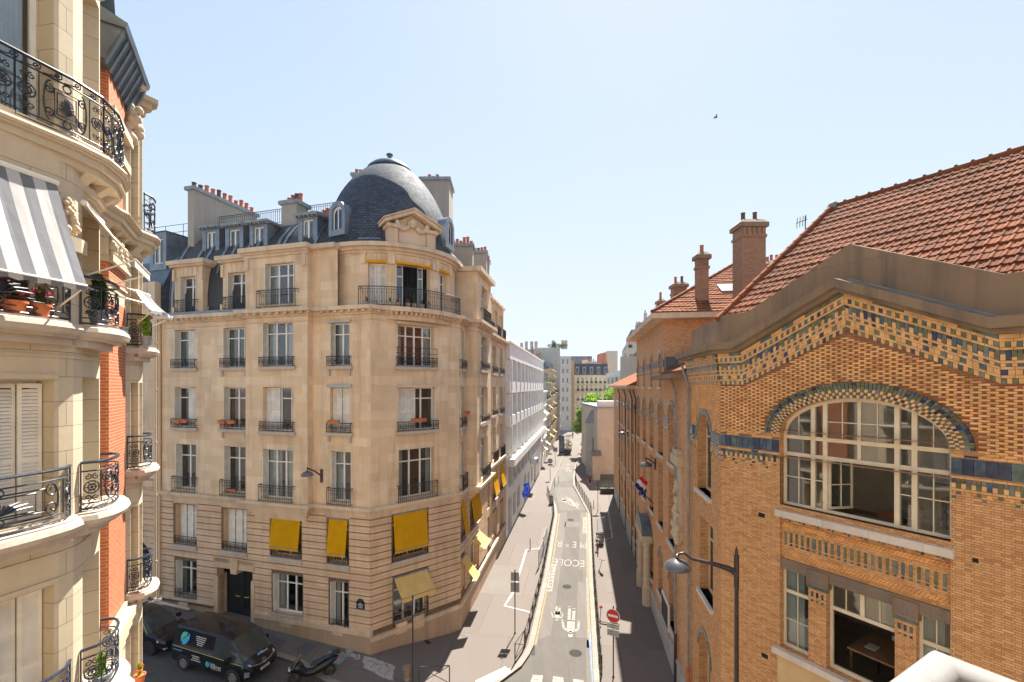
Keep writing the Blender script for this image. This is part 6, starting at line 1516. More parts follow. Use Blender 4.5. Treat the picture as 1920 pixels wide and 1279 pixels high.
for k in range(K): mb.tube([f0+Sh*(k/K)+Vector((0,0,.05)),f0+Sh*((k+1.05)/K)+Vector((0,0,.05))],[.12,.10],7)
mb.build('ridge_tiles',M['roof_tile'],SCH,smooth=40)
Sn=Uh.cross(Sp.normalized()); Sn=Sn if Sn.z>0 else -Sn; Su=Sp.normalized(); eye=Vector((0,0,H)); dv_=at(1371,549,1)-eye; sk=eye+dv_*((f0-eye).dot(Sn)/dv_.dot(Sn))
mb=MB(); q=[sk-Uh*.55,sk+Uh*.55,sk+Uh*.55+Su*1.1,sk-Uh*.55+Su*1.1]; mb.hexa(q+[p+Sn*.16 for p in q]); o=mb.build('skylight',M['lead_grey'],SCH)
mb=MB(); q=[p+Sn*.165 for p in (sk-Uh*.46+Su*.1,sk-Uh*.02+Su*.1,sk-Uh*.02+Su*1.0,sk-Uh*.46+Su*1.0)]; mb.face(q); mb.face([p+Uh*.48 for p in q]); plain('skylight_glass',(.42,.46,.5),.12,.1,2); mb.build('skylight_pane',M['skylight_glass'],o)
# far lower wing roof
mb=MB(); q=[P(su(62),14.7,.8),P(su(38),14.7,.8),P(su(38),14.7,-10),P(su(62),14.7,-10)]; mb.hexa([p-Vector((0,0,.25)) for p in q]+q); mb.build('far_wing_eaves',M['sill_stone'],SCH)
mb=MB(); mb.hexa([p+Vector((0,0,.004)) for p in q]+[P(su(60),17.2,-4.4),P(su(38),17.2,-4.4),P(su(38),17.2,-4.8),P(su(60),17.2,-4.8)]); mb.build('far_wing_roof',M['roof_tile_orange'],SCH)
# connecting lean-to
mb=MB(); mb.hexa([P(S0,15.0,.75),P(su(20.2),15.0,.75),P(su(20.2),15.0,-2),P(S0,15.0,-2),P(S0,15.22,.75),P(su(20.2),15.22,.75),P(su(20.2),15.22,-2),P(S0,15.22,-2)]); mb.build('lean_to_slab',M['concrete'],SCH)
mb=MB(); mb.hexa([P(S0+.3,15.25,.2),P(su(20.4),15.25,.2),P(su(20.4),15.25,-2.5),P(S0+.3,15.25,-2.5),P(S0+.3,15.4,.2),P(su(20.4),15.4,.2),P(su(20.4),16.6,-2.5),P(S0+.3,16.6,-2.5)]); mb.build('lean_to_roof',M['roof_tile'],SCH)
mb=MB(); mb.fbox(Fr([P(S0,0,.1).to_2d(),P(S0,0,-.8).to_2d()]),.15,.8,15.6,16.3,.02,.4); o=mb.build('air_conditioner',M['zinc_dark']); tag(o,'small dark air conditioner box on the brick wing above the lean-to roof','air conditioner')
# chimneys of the school
for x0,x1,yt,Y,z0,np_ in ((1391,1436,413,24.5,16,2),(1309,1329,474,26.2,18.5,1),(1264,1288,530,36.0,18.5,2),(1234,1246,562,40.0,18,1),(1424,1452,492,34,18,2),(1448,1478,488,36,18,3)):
    a=at(x0,500,Y); b=at(x1,500,Y); fr=Fr([(a.x,a.y),(b.x,b.y)]); zt=at(x0,yt,Y).z; w=fr.L; mb=MB()
    mb.fbox(fr,.0,w,z0,zt-.35,-w*.8,0); mb.fbox(fr,-.05,w+.05,zt-.9,zt-.75,-w*.8-.05,.05)
    for k in range(5): mb.fbox(fr,w*(k+.2)/5,w*(k+.75)/5,zt-.75,zt-.4,0,.06)
    o=mb.build('chimney',M['chimney_brick'],SCH); m2=MB(); m2.fbox(fr,-.12,w+.12,zt-.35,zt-.12,-w*.8-.12,.12); q=[fr.p(-.12,zt-.12,.12),fr.p(w+.12,zt-.12,.12),fr.p(w+.12,zt-.12,-w*.8-.12),fr.p(-.12,zt-.12,-w*.8-.12)]; q2=[fr.p(.12,zt+.1,-.1),fr.p(w-.12,zt+.1,-.1),fr.p(w-.12,zt+.1,-w*.7),fr.p(.12,zt+.1,-w*.7)]
    m2.hexa(q+q2); m2.build('chimney_cap',M['concrete'],o)
    pots(o,[(fr.p(w*(k+.5)/np_,zt+.05,-w*.4),random.uniform(.8,1.3)) for k in range(np_)],.12,.5)
# roof aerial
p=at(1510,432,22); o=thing('roof_aerial','thin television aerial beside the big tiled roof','aerial',tuple(p)); mb=MB(); mb.tube([p-Vector((0,0,2)),p+Vector((0,0,.7))],.025,5); mb.build('mast',M['iron'],o)
mb=MB(); q=p+Vector((0,0,.45)); mb.tube([q+Vector((-.45,0,-.12)),q+Vector((.1,0,.1))],.018,4)
for k in range(4): e=q+Vector((-.4+.14*k,0,-.1+.05*k)); mb.tube([e+Vector((-.05,-.1,.22)),e+Vector((.05,.1,-.22))],.014,4)
mb.build('aerial_arms',M['iron'],o)
# ------------------------------------------------------------------ the other buildings along and beyond the street
random.seed(41)
def body(mb,fr,z0,z1,dep,m=1):
    P=fr.p; L=fr.L
    mb.face([P(0,z0,-dep),P(0,z0,0),P(0,z1,0),P(0,z1,-dep)],m); mb.face([P(L,z0,0),P(L,z0,-dep),P(L,z1,-dep),P(L,z1,0)],m); mb.face([P(L,z0,-dep),P(0,z0,-dep),P(0,z1,-dep),P(L,z1,-dep)],m)
    mb.face([P(0,z1,0),P(L,z1,0),P(L,z1,-dep),P(0,z1,-dep)],m)
def far_window(par,fr,h,depth=.2,frame='white_paint',pane='far_glass',leaves=2,shut=False):
    u0,u1,z0,z1=h; D=-depth; mb=MB(); f=.06
    mb.fbox(fr,u0,u0+f,z0,z1,D-.05,D); mb.fbox(fr,u1-f,u1,z0,z1,D-.05,D); mb.fbox(fr,u0+f,u1-f,z1-f,z1,D-.05,D-.001); mb.fbox(fr,u0+f,u1-f,z0,z0+f,D-.05,D-.001)
    for k in range(1,leaves): c=u0+(u1-u0)*k/leaves; mb.fbox(fr,c-.03,c+.03,z0+f,z1-f,D-.05,D+.002)
    o=mb.build('window',M[frame],par); g=MB(); g.fquad(fr,u0+f,u1-f,z0+f,z1-f,D-.03); g.build('pane',M[pane],o); return o
plain('far_glass',(.035,.045,.055),.08,.6,.7); plain('pale_blind',(.45,.45,.43),.6,.3,.6); plain('blue_glass',(.10,.14,.18),.08,.4,.8)
def block(label,fr,z1,dep,rows,cols,mat,roofmat='lead_grey',z0=-.3,name='apartment_building',cat='apartment building',group=None,rails=False,pane=None,wfrac=.5,depth=.2,frame='white_paint',m0=.5):
    o=thing(name,label,cat,(*fr.p(fr.L/2,0,-dep/2).to_2d(),0),group); mb=MB(); hs=[]
    for (a,b) in rows:
        for c in range(cols):
            uc=m0+(fr.L-2*m0)*(c+.5)/cols; w=(fr.L-2*m0)/cols*wfrac/2; hs.append([uc-w,uc+w,a,b])
    wall(mb,fr,0,fr.L,z0,z1,hs,reveal=depth); body(mb,fr,z0,z1,dep,0); mb.build('wall',M[mat],o)
    for h in hs:
        w=far_window(o,fr,h,depth,frame,pane or random.choice(['far_glass','far_glass','pale_blind']))
        if rails: r=MB(); r.fbox(fr,h[0]-.12,h[1]+.12,h[2],h[2]+.75,.12,.2); r.build('railing',M['iron'],w)
    return o,hs
# left neighbour of the domed building: yellow brick over a rusticated base with an archway
LN=Fr([LW.p(-9,0,0).to_2d(),LW.p(-.5,0,0).to_2d()]); o=thing('apartment_building','yellow brick apartment building with dark archway between the curved bays and the domed building','apartment building',(*LN.p(5,0,-4).to_2d(),1.5))
def lnu(x): return LN.uz(x,900)[0]
hs=[]; 
for z0,z1 in ((5.4,7.3),(9.2,11.6),(12.6,14.8),(15.8,17.9)):
    a=lnu(267); hs.append([a-1.0,a,z0,z1]); hs.append([a-4.2,a-3.1,z0,z1])
ar=[lnu(262)-1.6,lnu(283),1.0,6.4-1.2]
mb=MB(); wall(mb,LN,0,LN.L,-.5,8.8,hs+[ar],m=1,reveal=.5); rust(mb,LN,0,LN.L,2.6,8.3,hs+[ar],m=1); wall(mb,LN,0,LN.L,8.8,19.2,hs,m=0); body(mb,LN,-.5,19.2,12,0); arch_fill(mb,LN,ar,rev=.5,m=1)
mb.build('wall',[M['ochre_brick'],M['limestone_base']],o); mb=MB(); mb.fbox(LN,0,LN.L,8.55,8.9,-.05,.2); mb.fbox(LN,0,LN.L,18.9,19.3,-.05,.4); mb.fbox(LN,LN.L-1.0,LN.L,9,21.0,-.3,.06); mb.build('moulding',M['moulding_stone'],o)
for h in hs: w=window(o,LN,h,shut=None,curtain='curtain_white'); rr(w,LN,h,'bars',h[2],h[2]+.7)
mb=MB(); mb.fbox(LN,ar[0],ar[1],1,5.3,-.56,-.5); 
for k in range(10): u=ar[0]+(ar[1]-ar[0])*k/9; mb.tube([LN.p(u,1.2,-.45),LN.p(u,5,-.45)],.02,4)
mb.build('gate',M['iron'],o)
rows=[[LN.p(u,z,d) for u in (0,LN.L)] for d,z in [(-.3,19.2),(-.5,21),(-1.2,22.6),(-2.6,23.8)]]; mb=MB(); mb.grid(rows); mb.face([LN.p(LN.L,z,d) for d,z in [(-.3,19.2),(-.5,21),(-1.2,22.6),(-2.6,23.8),(-9,23.8),(-9,19.2)]]); mb.face([LN.p(0,23.8,-2.6),LN.p(LN.L,23.8,-2.6),LN.p(LN.L,23.8,-9),LN.p(0,23.8,-9)]); mb.build('mansard_roof',M['zinc_dark'],o)
a=LN.uz(290,430,-1.0)[0]; b=LN.uz(309,430,-1.0)[0]; h=[a,b,22.4,24.0]; mb=MB(); wall(mb,LN,a-.25,b+.25,22.0,24.4,[h],d=-.9,reveal=.1); P=LN.p
for u in (a-.25,b+.25): mb.face([P(u,22,-.9),P(u,24.4,-.9),P(u,24.4,-3.5),P(u,22,-3.5)])
mb.face([P(a-.35,24.42,-.8),P(b+.35,24.42,-.8),P(b+.35,24.5,-3.5),P(a-.35,24.5,-3.5)]); dn=mb.build('dormer',M['zinc'],o); window(dn,LN,h,depth=.1,d0=-.9,shut=None,transom=0)
mb=MB(); 
for z in (25.2,25.7): mb.tube([LN.p(2,z,-3),LN.p(LN.L+.3,z,-3)],.02,4)
for k in range(5): u=2+k*(LN.L-2)/4; mb.tube([LN.p(u,23.8,-3),LN.p(u,25.7,-3)],.02,4)
mb.build('roof_rail',M['iron'],o)
# white modernist block
WB=Fr([RW.p(RW.L+.05,0,.1).to_2d(),RW.p(RW.L+36.5,0,.1).to_2d()]); o=thing('office_building','white modernist office building with long bands of recessed windows','office building',(*WB.p(17,0,-5).to_2d(),0))
rows_=[(15.15,17.2),(11.9,13.9),(8.6,10.7),(4.6,6.9)]; nb=11; hs=[]; 
for a,b in rows_:
    for c in range(nb): u=.9+(WB.L-1.4)*c/nb; hs.append([u+.28,u+(WB.L-1.4)/nb-.05,a,b])
gr=[[1.0,3.4,.2,3.6],[4.2,6.2,1.0,3.4],[7.2,9.4,1.0,3.4],[13,15.4,.2,3.5],[17,19,1,3.2],[21,23,1,3.2],[25,27,.2,3.2]]
mb=MB(); wall(mb,WB,0,WB.L,-.3,18.6,hs+gr,reveal=.55); body(mb,WB,-.3,18.6,14,0); mb.build('wall',M['white_render'],o)
for i,h in enumerate(hs): far_window(o,WB,h,.5,'grey_shutter','blue_glass',1)
for i,h in enumerate(gr): far_window(o,WB,h,.5,'iron','far_glass',1)
mb=MB()
for k,(a,b) in enumerate(((17.25,18.75),(14.0,15.1),(10.8,11.8),(7.0,7.7))):
    mb.fbox(WB,0,WB.L,a,b,-.02,.38 if k<3 else .8)
mb.fbox(WB,0,WB.L,18.75,18.95,-.3,.5); mb.build('spandrel',M['white_render'],o)
for a,b in rows_[:3]:
    for c in range(nb+1): mb=MB(); u=.9+(WB.L-1.4)*c/nb; mb.fbox(WB,u-.05,u+.16,a-.95,b,.0,.46); mb.build('fin',M['white_render'],o)
mb=MB(); P=WB.p; mb.hexa([P(0,18.6,-1.6),P(22,18.6,-1.6),P(22,18.6,-9),P(0,18.6,-9),P(0,20.6,-1.8),P(22,20.6,-1.8),P(22,20.6,-9),P(0,20.6,-9)]); mb.build('roof_storey',M['white_render'],o)
mb=MB(); mb.fbox(WB,19.4,21,3.9,4.7,.1,.95); mb.fbox(WB,19.5,20.9,4.0,4.6,.95,.97,1); so_=mb.build('projecting_sign',[M['white_paint'],M['flag_blue']]); tag(so_,'small white and blue projecting sign on the white office building','sign')
# left row farther along
cur=WB.L; specs=[(11,13.8,'white_render','pale grey rendered house with tilted white awnings next to the white office building',(2.2,5.2,8.4,11.2)),(12,15.5,'beige_render','tan plastered house with green shop shutters and striped awnings half way along the street',(2.4,5.6,8.8,12)),(16,18.5,'limestone','brownish stone house with a jutting ledge past the tan plastered house',(2.4,5.8,9.2,12.6,15.5)),(18,13.0,'limestone_base','low brown stone house at the far end of the left row',(2.4,5.8,9.2))]
far_objs=[]
for L_,z1,mt,lab,rz_ in specs:
    fr=Fr([WB.p(cur,0,0).to_2d(),WB.p(cur+L_-.05,0,.0).to_2d()]); o,h_=block(lab,fr,z1,12,[(z,z+1.9) for z in rz_],max(3,int(L_/3.2)),mt,rails=mt!='white_render',depth=.25)
    mb=MB(); mb.fbox(fr,0,fr.L,z1-.3,z1,-.1,.35); 
    for z in rz_[1:]: mb.fbox(fr,0,fr.L,z-.35,z-.1,-.05,.16)
    mb.build('cornice',M['moulding_stone' if mt!='white_render' else 'white_render'],o)
    mb=MB(); P=fr.p; mb.hexa([P(0,z1,-.2),P(fr.L,z1,-.2),P(fr.L,z1,-10),P(0,z1,-10),P(0,z1+2.4,-2),P(fr.L,z1+2.4,-2),P(fr.L,z1+2.4,-10),P(0,z1+2.4,-10)]); mb.build('roof',M['zinc_dark'],o)
    for i,h in enumerate(h_):
        if i%5==2 or (mt=='white_render' and i%2==0 and i<8): 
            awning(o,fr,h[0]-.1,h[1]+.1,h[3],h[3]-.7,.05,1.0,'pale_awning' if mt!='white_render' else 'curtain_white',scallop=False,valance=.1,arms=False)
    far_objs.append((o,fr)); cur+=L_
def simple(label,x0,x1,ytop,Y,dep,mat,rows=0,cols=0,zb=-.3,name='apartment_building',cat='apartment building',skew=0,group=None,ytop2=None,rails=False,wfrac=.45,pane=None,frame='white_paint',wh=1.7,zr=None):
    a=at(x0,724,Y); b=at(x1,724,Y+skew); fr=Fr([(a.x,a.y),(b.x,b.y)]); z1=at(x0,ytop,Y).z
    rz_=[(z1-2.6-3.1*k,z1-2.6-3.1*k+wh) for k in range(rows)] if zr is None else zr
    o,h=block(label,fr,z1,dep,[r for r in rz_ if r[0]>.8],cols,mat,z0=zb,name=name,cat=cat,group=group,rails=rails,wfrac=wfrac,pane=pane,frame=frame); return o,fr,z1,h
def clutter(o,fr,z,d0,n,seed):
    rnd=random.Random(seed)
    for k in range(n):
        u=fr.L*(k+.3+.4*rnd.random())/n; dd=d0-rnd.uniform(.5,3); w=rnd.uniform(.5,1.6); h=rnd.uniform(1.0,2.4); mb=MB(); mb.fbox(fr,u-w/2,u+w/2,z-1,z+h,dd-.6,dd); c=mb.build('chimney',M[rnd.choice(['beige_render','grey_brick','chimney_brick'])],o)
        m2=MB()
        for q in range(max(1,int(w/.35))): p=fr.p(u-w/2+.2+q*.35,z+h,dd-.3); m2.lathe(tuple(p),[(.13,0),(.12,rnd.uniform(.4,.8)),(0,.4)],7)
        m2.build('chimney_pots',M['terracotta'],c)
    m3=MB()
    for k in range(2): p=fr.p(fr.L*rnd.random(),z,d0-2); m3.tube([p,p+Vector((0,0,2.6))],.03,4); m3.tube([p+Vector((-.5,0,2.4)),p+Vector((.5,0,2.4))],.02,4)
    m3.build('aerials',M['iron'],o)
for i,(o_,f_) in enumerate(far_objs):
    clutter(o_,f_,specs[i][1]+2.2,-1.5,5,i+3)
    for k in range(int(f_.L/3)):
        u=1.5+3*k; mb=MB(); mb.fbox(f_,u-.55,u+.55,specs[i][1]+.2,specs[i][1]+1.9,-1.8,-.25); d_=mb.build('dormer',M['zinc'],o_); mb=MB(); mb.fquad(f_,u-.38,u+.38,specs[i][1]+.45,specs[i][1]+1.6,-.24); mb.build('dormer_pane',M['far_glass'],d_)
    if i%2: f=MB(); c=f_.p(f_.L*.4,specs[i][1]+.3,.3); foliage(f,(c.x,c.y,c.z),(.5,1.6,.6),160,.15); f.build('balcony_plants',M['leaf_green'],o_)
# far end
o,fr,z1,h=simple('tall plain grey apartment block at the far end of the street',1049,1071,668,150,14,'grey_render',9,2,wfrac=.42)
o,fr,z1,h=simple('narrow ochre flank wall building beside the tall grey block',1070.5,1077,676,156,14,'ochre_brick',0,1)
o,fr,z1,h=simple('ornate stone apartment building with blue slate mansard at the far end of the street',1077,1141,703,158,14,'far_stone',0,7,zr=[(z,z+2.1) for z in (2.5,6.2,9.6,13.0,15.6)],rails=True,wfrac=.42)
P=fr.p; mb=MB(); mb.hexa([P(0,z1,0),P(fr.L,z1,0),P(fr.L,z1,-9),P(0,z1,-9),P(0,z1+4,-1.6),P(fr.L,z1+4,-1.6),P(fr.L,z1+4,-9),P(0,z1+4,-9)]); mb.build('mansard_roof',M['slate'],o)
for z in (5.6,9.0,12.5,15.2,z1-.2): mb=MB(); mb.fbox(fr,0,fr.L,z-.2,z+.15,-.05,.6 if z in(12.5,15.2) else .25); mb.build('cornice',M['moulding_stone'],o)
for z in (12.65,): mb=MB(); bars_rail(mb,fr,.5,fr.L-.5,z,z+1,.5,gap=.5,t=.03,orn=False); mb.build('balcony_railing',M['iron'],o)
for k in range(5):
    u=1+(fr.L-2)*k/4; mb=MB(); mb.fbox(fr,u-.6,u+.6,z1+.5,z1+2.8,-2,-.1); d_=mb.build('dormer',M['zinc'],o); mb=MB(); mb.fquad(fr,u-.4,u+.4,z1+.8,z1+2.4,-.09); mb.build('dormer_pane',M['far_glass'],d_)
for k,(x,yt,Y,w_) in enumerate(((1082,690,165,1.4),(1097,680,170,1.0),(1108,683,166,1.6),(1121,686,168,1.2),(1133,688,164,1.5))):
    a=at(x,yt,Y); mb=MB(); mb.box((a.x,a.y,a.z-2),(w_*2,1.2,6)); mb.build('chimney',M['far_stone'],o)
    m2=MB()
    for q in (-.6,0,.6): m2.lathe((a.x+q*w_,a.y,a.z+1),[(.22,0),(.2,.9),(0,.9)],8)
    m2.build('chimney_pots',M['terracotta'],o)
for x0,x1,yt,Y,lab,mt in ((1076,1093,684,200,'slate blue roof block behind the ornate building, left part','zinc_dark'),(1068,1110,668,230,'distant grey flat roofed block on the skyline above the ornate building','blue_glass'),(1104,1128,680,205,'distant dark grey roofs right of the flat roofed skyline block','lead_grey'),(1128,1141,662,186,'red brick party wall block by the right end of the ornate building','red_brick'),(1140,1158,658,182,'narrow pale cream wall block next to the red brick party wall','beige_render')):
    simple(lab,x0,x1,yt,Y,10,mt,0,1)
for x0,x1,yt,Y,lab in ((975,1012,655,118,'pale grey block with a cluster of cream chimney stacks above the white office building'),(1003,1050,652,126,'grey concrete gable wall building topped by plants and cream chimneys')):
    o,fr,z1,h=simple(lab,x0,x1,yt,Y,12,'grey_render',0,1); 
    for x in ((978,987,997,1005) if x0==975 else (1037,1040,1055,1061)):
        a=at(x,640,Y+1); mb=MB(); mb.box((a.x,a.y,z1+.9),(.75,.9,2.4 if x%2 else 1.6)); mb.build('chimney',M['beige_render'],o)
    if x0==1003:
        for x in (1036,1045,1055): a=at(x,655,Y); f=MB(); foliage(f,(a.x,a.y+.6,z1+.6),(1.5,.8,.7),300,.16); f.build('roof_plants',M['leaf_green'],o)
# right side beyond the school
o,fr,z1,h=simple('white modern apartment building with horizontal window strips behind the low beige house',1190,1137,683,92,10,'white_render',0,3,skew=38,zr=[(6.5,8.3),(10.2,12.0),(13.6,15.2)],wfrac=.6,pane='blue_glass') if False else (None,)*4
fr=Fr([at(1137,724,128).to_2d(),at(1183,724,88).to_2d()]); o,h=block('white modern apartment building with horizontal window strips behind the low beige house',fr,18.2,12,[(5,6.8),(8.6,10.4),(12,13.7),(15.2,16.9)],5,'white_render',wfrac=.75,pane='blue_glass')
fr=Fr([at(1163,724,86).to_2d(),at(1194,724,84).to_2d()]); o,h=block('rough pale stone party wall block rising behind the lower school wing',fr,20.2,12,[],1,'grey_brick')
for k,(x0,x1,yt,Y,mt) in enumerate(((1166,1186,642,118,'grey_render'),(1174,1202,618,110,'beige_render'),(1188,1218,604,103,'grey_render'),(1200,1230,596,96,'grey_brick'))):
    a=at(x0,724,Y); b=at(x1,724,Y-3); fr=Fr([(a.x,a.y),(b.x,b.y)]); z=at(x0,yt,Y).z-2.2
    o,h=block(('lowest','second lowest','second highest','highest')[k]+' step of the grey terraced rooftops behind the school eaves',fr,z,10,[(z-2.3,z-.7),(z-5.3,z-3.7)],2,mt,rails=True)
    P=fr.p; mb=MB(); mb.hexa([P(0,z,-.1),P(fr.L,z,-.1),P(fr.L,z,-9),P(0,z,-9),P(.5,z+2.2,-1.4),P(fr.L,z+2.2,-1.4),P(fr.L,z+2.2,-9),P(.5,z+2.2,-9)]); mb.build('mansard_roof',M['zinc_dark' if k%2 else 'lead_grey'],o)
    mb=MB(); mb.fbox(fr,fr.L*.4,fr.L*.4+1.1,z+.2,z+1.8,-1.6,-.1); d_=mb.build('dormer',M['grey_shutter'],o); mb=MB(); mb.fquad(fr,fr.L*.4+.15,fr.L*.4+.95,z+.4,z+1.6,-.09); mb.build('dormer_pane',M['far_glass'],d_)
    clutter(o,fr,z+2.0,-1.5,2,20+k)
    f=MB(); c=fr.p(.6,z-5.6,.5); foliage(f,(c.x,c.y,c.z),(1.2,.5,.6),110,.2); f.build('terrace_plants',M['leaf_green'],o)
# low beige house
hz=thing('house','low beige rendered house with a blank end wall and zinc roof','house',(16,76,0))
def pg(x,Y): a=at(x,724,Y); return (a.x,a.y)
B1=Fr([pg(1120,71),pg(1172,71)]); mb=MB(); wall(mb,B1,0,B1.L,-.2,11.2,[]); body(mb,B1,-.2,11.2,16,0); mb.build('wall',M['beige_render'],hz)
mb=MB(); mb.fbox(B1,-.2,B1.L,11.2,11.5,-16,.15); mb.build('roof_edge',M['zinc'],hz)
mb=MB(); mb.fbox(B1,0,B1.L,-.2,.9,0,.06); mb.build('plinth',M['zinc_dark'],hz)
B2=Fr([pg(1098.5,75),pg(1121.5,74)]); mb=MB(); wall(mb,B2,0,B2.L,-.2,8.6,[]); body(mb,B2,-.2,8.6,14,0); mb.build('wall',M['grey_render'],hz)
P=B2.p; mb=MB(); mb.hexa([P(-.2,8.6,.2),P(B2.L,8.6,.2),P(B2.L,8.6,-14),P(-.2,8.6,-14),P(.9,10.6,.2),P(B2.L,11.1,.2),P(B2.L,11.1,-14),P(.9,10.6,-14)]); mb.build('zinc_roof',M['zinc'],hz)
mb=MB(); a=B1.p(-.4,0,0); mb.box((a.x+.1,70.6,2.0),(1.1,1.0,4.0)); mb.build('porch',M['beige_render'],hz); mb=MB(); mb.box((a.x+.1,70.5,4.3),(1.4,1.4,.7)); mb.build('porch_roof',M['zinc_dark'],hz)
mb=MB(); mb.fbox(B2,B2.L-.9,B2.L-.15,3.9,6.2,-.1,.05); mb.build('dark_window',M['interior_dark'],hz)
mb=MB(); c=B1.p(3.4,0,-3); mb.box((c.x,c.y,12.2),(.7,.7,1.6)); mb.build('chimney',M['chimney_brick'],hz)
mb=MB(); c=B1.p(2.0,0,-1.5); mb.box((c.x,c.y,11.9),(3.4,1.6,.8)); mb.build('roof_hatch',M['white_paint'],hz)
# trees in the street beyond
def tree(label,c,h,rad,n,mat,seed,trunk=.22,cz=.62,sz=.30):
    o=thing('street_tree',label,'tree',(c[0],c[1],0),'trees beyond the low beige house'); rnd=random.Random(seed); mb=MB()
    top=Vector((c[0]+rnd.uniform(-.4,.4),c[1],h*.8)); mb.tube([(c[0],c[1],0),(c[0]+.1,c[1],h*.35),top],[trunk,trunk*.75,trunk*.2],7)
    cl=[]
    for k in range(17):
        a=rnd.uniform(0,6.28); q=rnd.uniform(.25,.9); e=Vector((c[0]+math.cos(a)*rad*q,c[1]+math.sin(a)*rad*q,h*rnd.uniform(.38,.95))); s=Vector((c[0],c[1],h*rnd.uniform(.3,.55))); mb.tube([s,s.lerp(e,.5)+Vector((0,0,.25)),e],[trunk*.5,trunk*.3,.03],5); cl.append(e)
    mb.build('trunk',M['bark'],o); f=MB()
    for e in cl+[top]: foliage(f,e,(rad*.46,rad*.46,rad*.40),int(n/17),sz,rnd=rnd,mats=3,shell=.5)
    f.build('crown',[M[mat],M[mat],M['leaf_green']],o); return o
g=gp(1093,850); tree('tall leafy street tree left of the low beige house',(15.5,95),12.3,2.5,5200,'leaf_bright',3)
tree('bright green tree rising behind the roof of the low beige house',(22.0,100),14.6,4.2,3200,'leaf_bright',5); tree('smaller pale green tree between the other two street trees',(18.6,104),13.0,2.8,1900,'leaf_bright',8); tree('slim young tree over the pavement beside the low beige house',(14.9,89),5.2,1.2,700,'leaf_bright',12,.08)
# ------------------------------------------------------------------ street furniture, vehicles, people
random.seed(57)
def G0(px,py,dz=0.13):                             # point on the pavement / road under a pixel
    p=gp(px,py,dz)
    for _ in range(4): p=gp(px,py,dz+gz(p.x))
    return p
# --- barriers with crossed bars along the kerbs
def barrier_proto():
    o=thing('pavement_barrier','x','barrier',(0,0,0)); mb=MB(); L=1.5
    mb.tube([(0,0,0),(0,0,.98),(.02,0,1.0),(L-.02,0,1.0),(L,0,.98),(L,0,0)],.032,6); mb.build('frame',M['brown_metal'],o)
    for a,b in (((.03,0,.97),(L-.03,0,.18)),((.03,.01,.18),(L-.03,.01,.97))): m2=MB(); m2.tube([a,b],.018,5); m2.build('cross_bar',M['brown_metal'],o)
    m3=MB(); m3.tube([(.0,0,.16),(L,0,.16)],.02,5); m3.build('lower_rail',M['brown_metal'],o); return o
BP=barrier_proto()
def walk(pts,off,step,first,last):
    P=[Vector((p[0],p[1])) for p in pts]; d=0; out=[]; acc=first
    S=[0]
    for a,b in zip(P,P[1:]): S.append(S[-1]+(b-a).length)
    while acc+step<=min(S[-1],last):
        def pt(s):
            for i in range(len(P)-1):
                if s<=S[i+1]: q=(s-S[i])/(S[i+1]-S[i]); t=(P[i+1]-P[i]).normalized(); return P[i].lerp(P[i+1],q)+Vector((-t.y,t.x))*off
        out.append((pt(acc),pt(acc+step-.12))); acc+=step
    return out
ordn=['first','second','third','fourth','fifth','sixth','seventh','eighth','ninth','tenth','eleventh','twelfth','thirteenth','fourteenth','fifteenth','sixteenth','seventeenth','eighteenth','nineteenth','twentieth','twenty-first','twenty-second','twenty-third','twenty-fourth','twenty-fifth','twenty-sixth','twenty-seventh','twenty-eighth','twenty-ninth','thirtieth']
used=False
def place(proto,p,rz,label,group,sc=1):
    global used
    o=copy_tree(proto); o.location=p; o.rotation_euler=(0,0,rz); o['label']=label
    if group: o['group']=group
    if sc!=1: o.scale=(sc,1,1)
    return o
for pts,off,f,l,side in ((KL[1:9],.42,.1,46,'left'),(KR,-.42,.6,60,'right')):
    for i,(a,b) in enumerate(walk(pts,off,1.62,f,l)):
        place(BP,(a.x,a.y,.12),math.atan2(b.y-a.y,b.x-a.x),ordn[min(i,29)]+' crossed barrier of the '+side+' kerb row, counted from the near end','barriers along the kerbs',(b-a).length/1.5)
g=G0(786,1290); a=place(BP,tuple(g),R(4),'crossed barrier by the bollard at the bottom of the photo on the shaded pavement','barriers along the kerbs',.95)
for ch in list(BP.children): bpy.data.objects.remove(ch)
bpy.data.objects.remove(BP)
# --- wire mesh panels
def mesh_panel(label,p,rz,L=2.6,h=1.5):
    o=thing('mesh_panel',label,'fence panel',tuple(p),'wire mesh panels by the kerb'); ca,sa=math.cos(rz),math.sin(rz); T=lambda u,z:(p[0]+u*ca,p[1]+u*sa,p[2]+z)
    mb=MB(); mb.tube([T(0,0),T(0,h),T(L,h),T(L,0),T(0,.05)],.025,5); mb.build('panel_frame',M['lead_grey'],o); m2=MB()
    for k in range(1,18): m2.tube([T(L*k/18,.05),T(L*k/18,h)],.006,3)
    for k in range(1,9): m2.tube([T(0,h*k/9),T(L,h*k/9)],.006,3)
    m2.build('wire_mesh',M['lead_grey'],o)
g=G0(1010,1068); mesh_panel('grey wire mesh panel nearest the camera on the left kerb',g,R(78)); g=G0(1019,1040); mesh_panel('grey wire mesh panel beyond the first one on the left kerb',g,R(80),3.2); g=G0(1120,1002); mesh_panel('grey wire mesh panel standing across the right pavement',g,R(40),2.6)
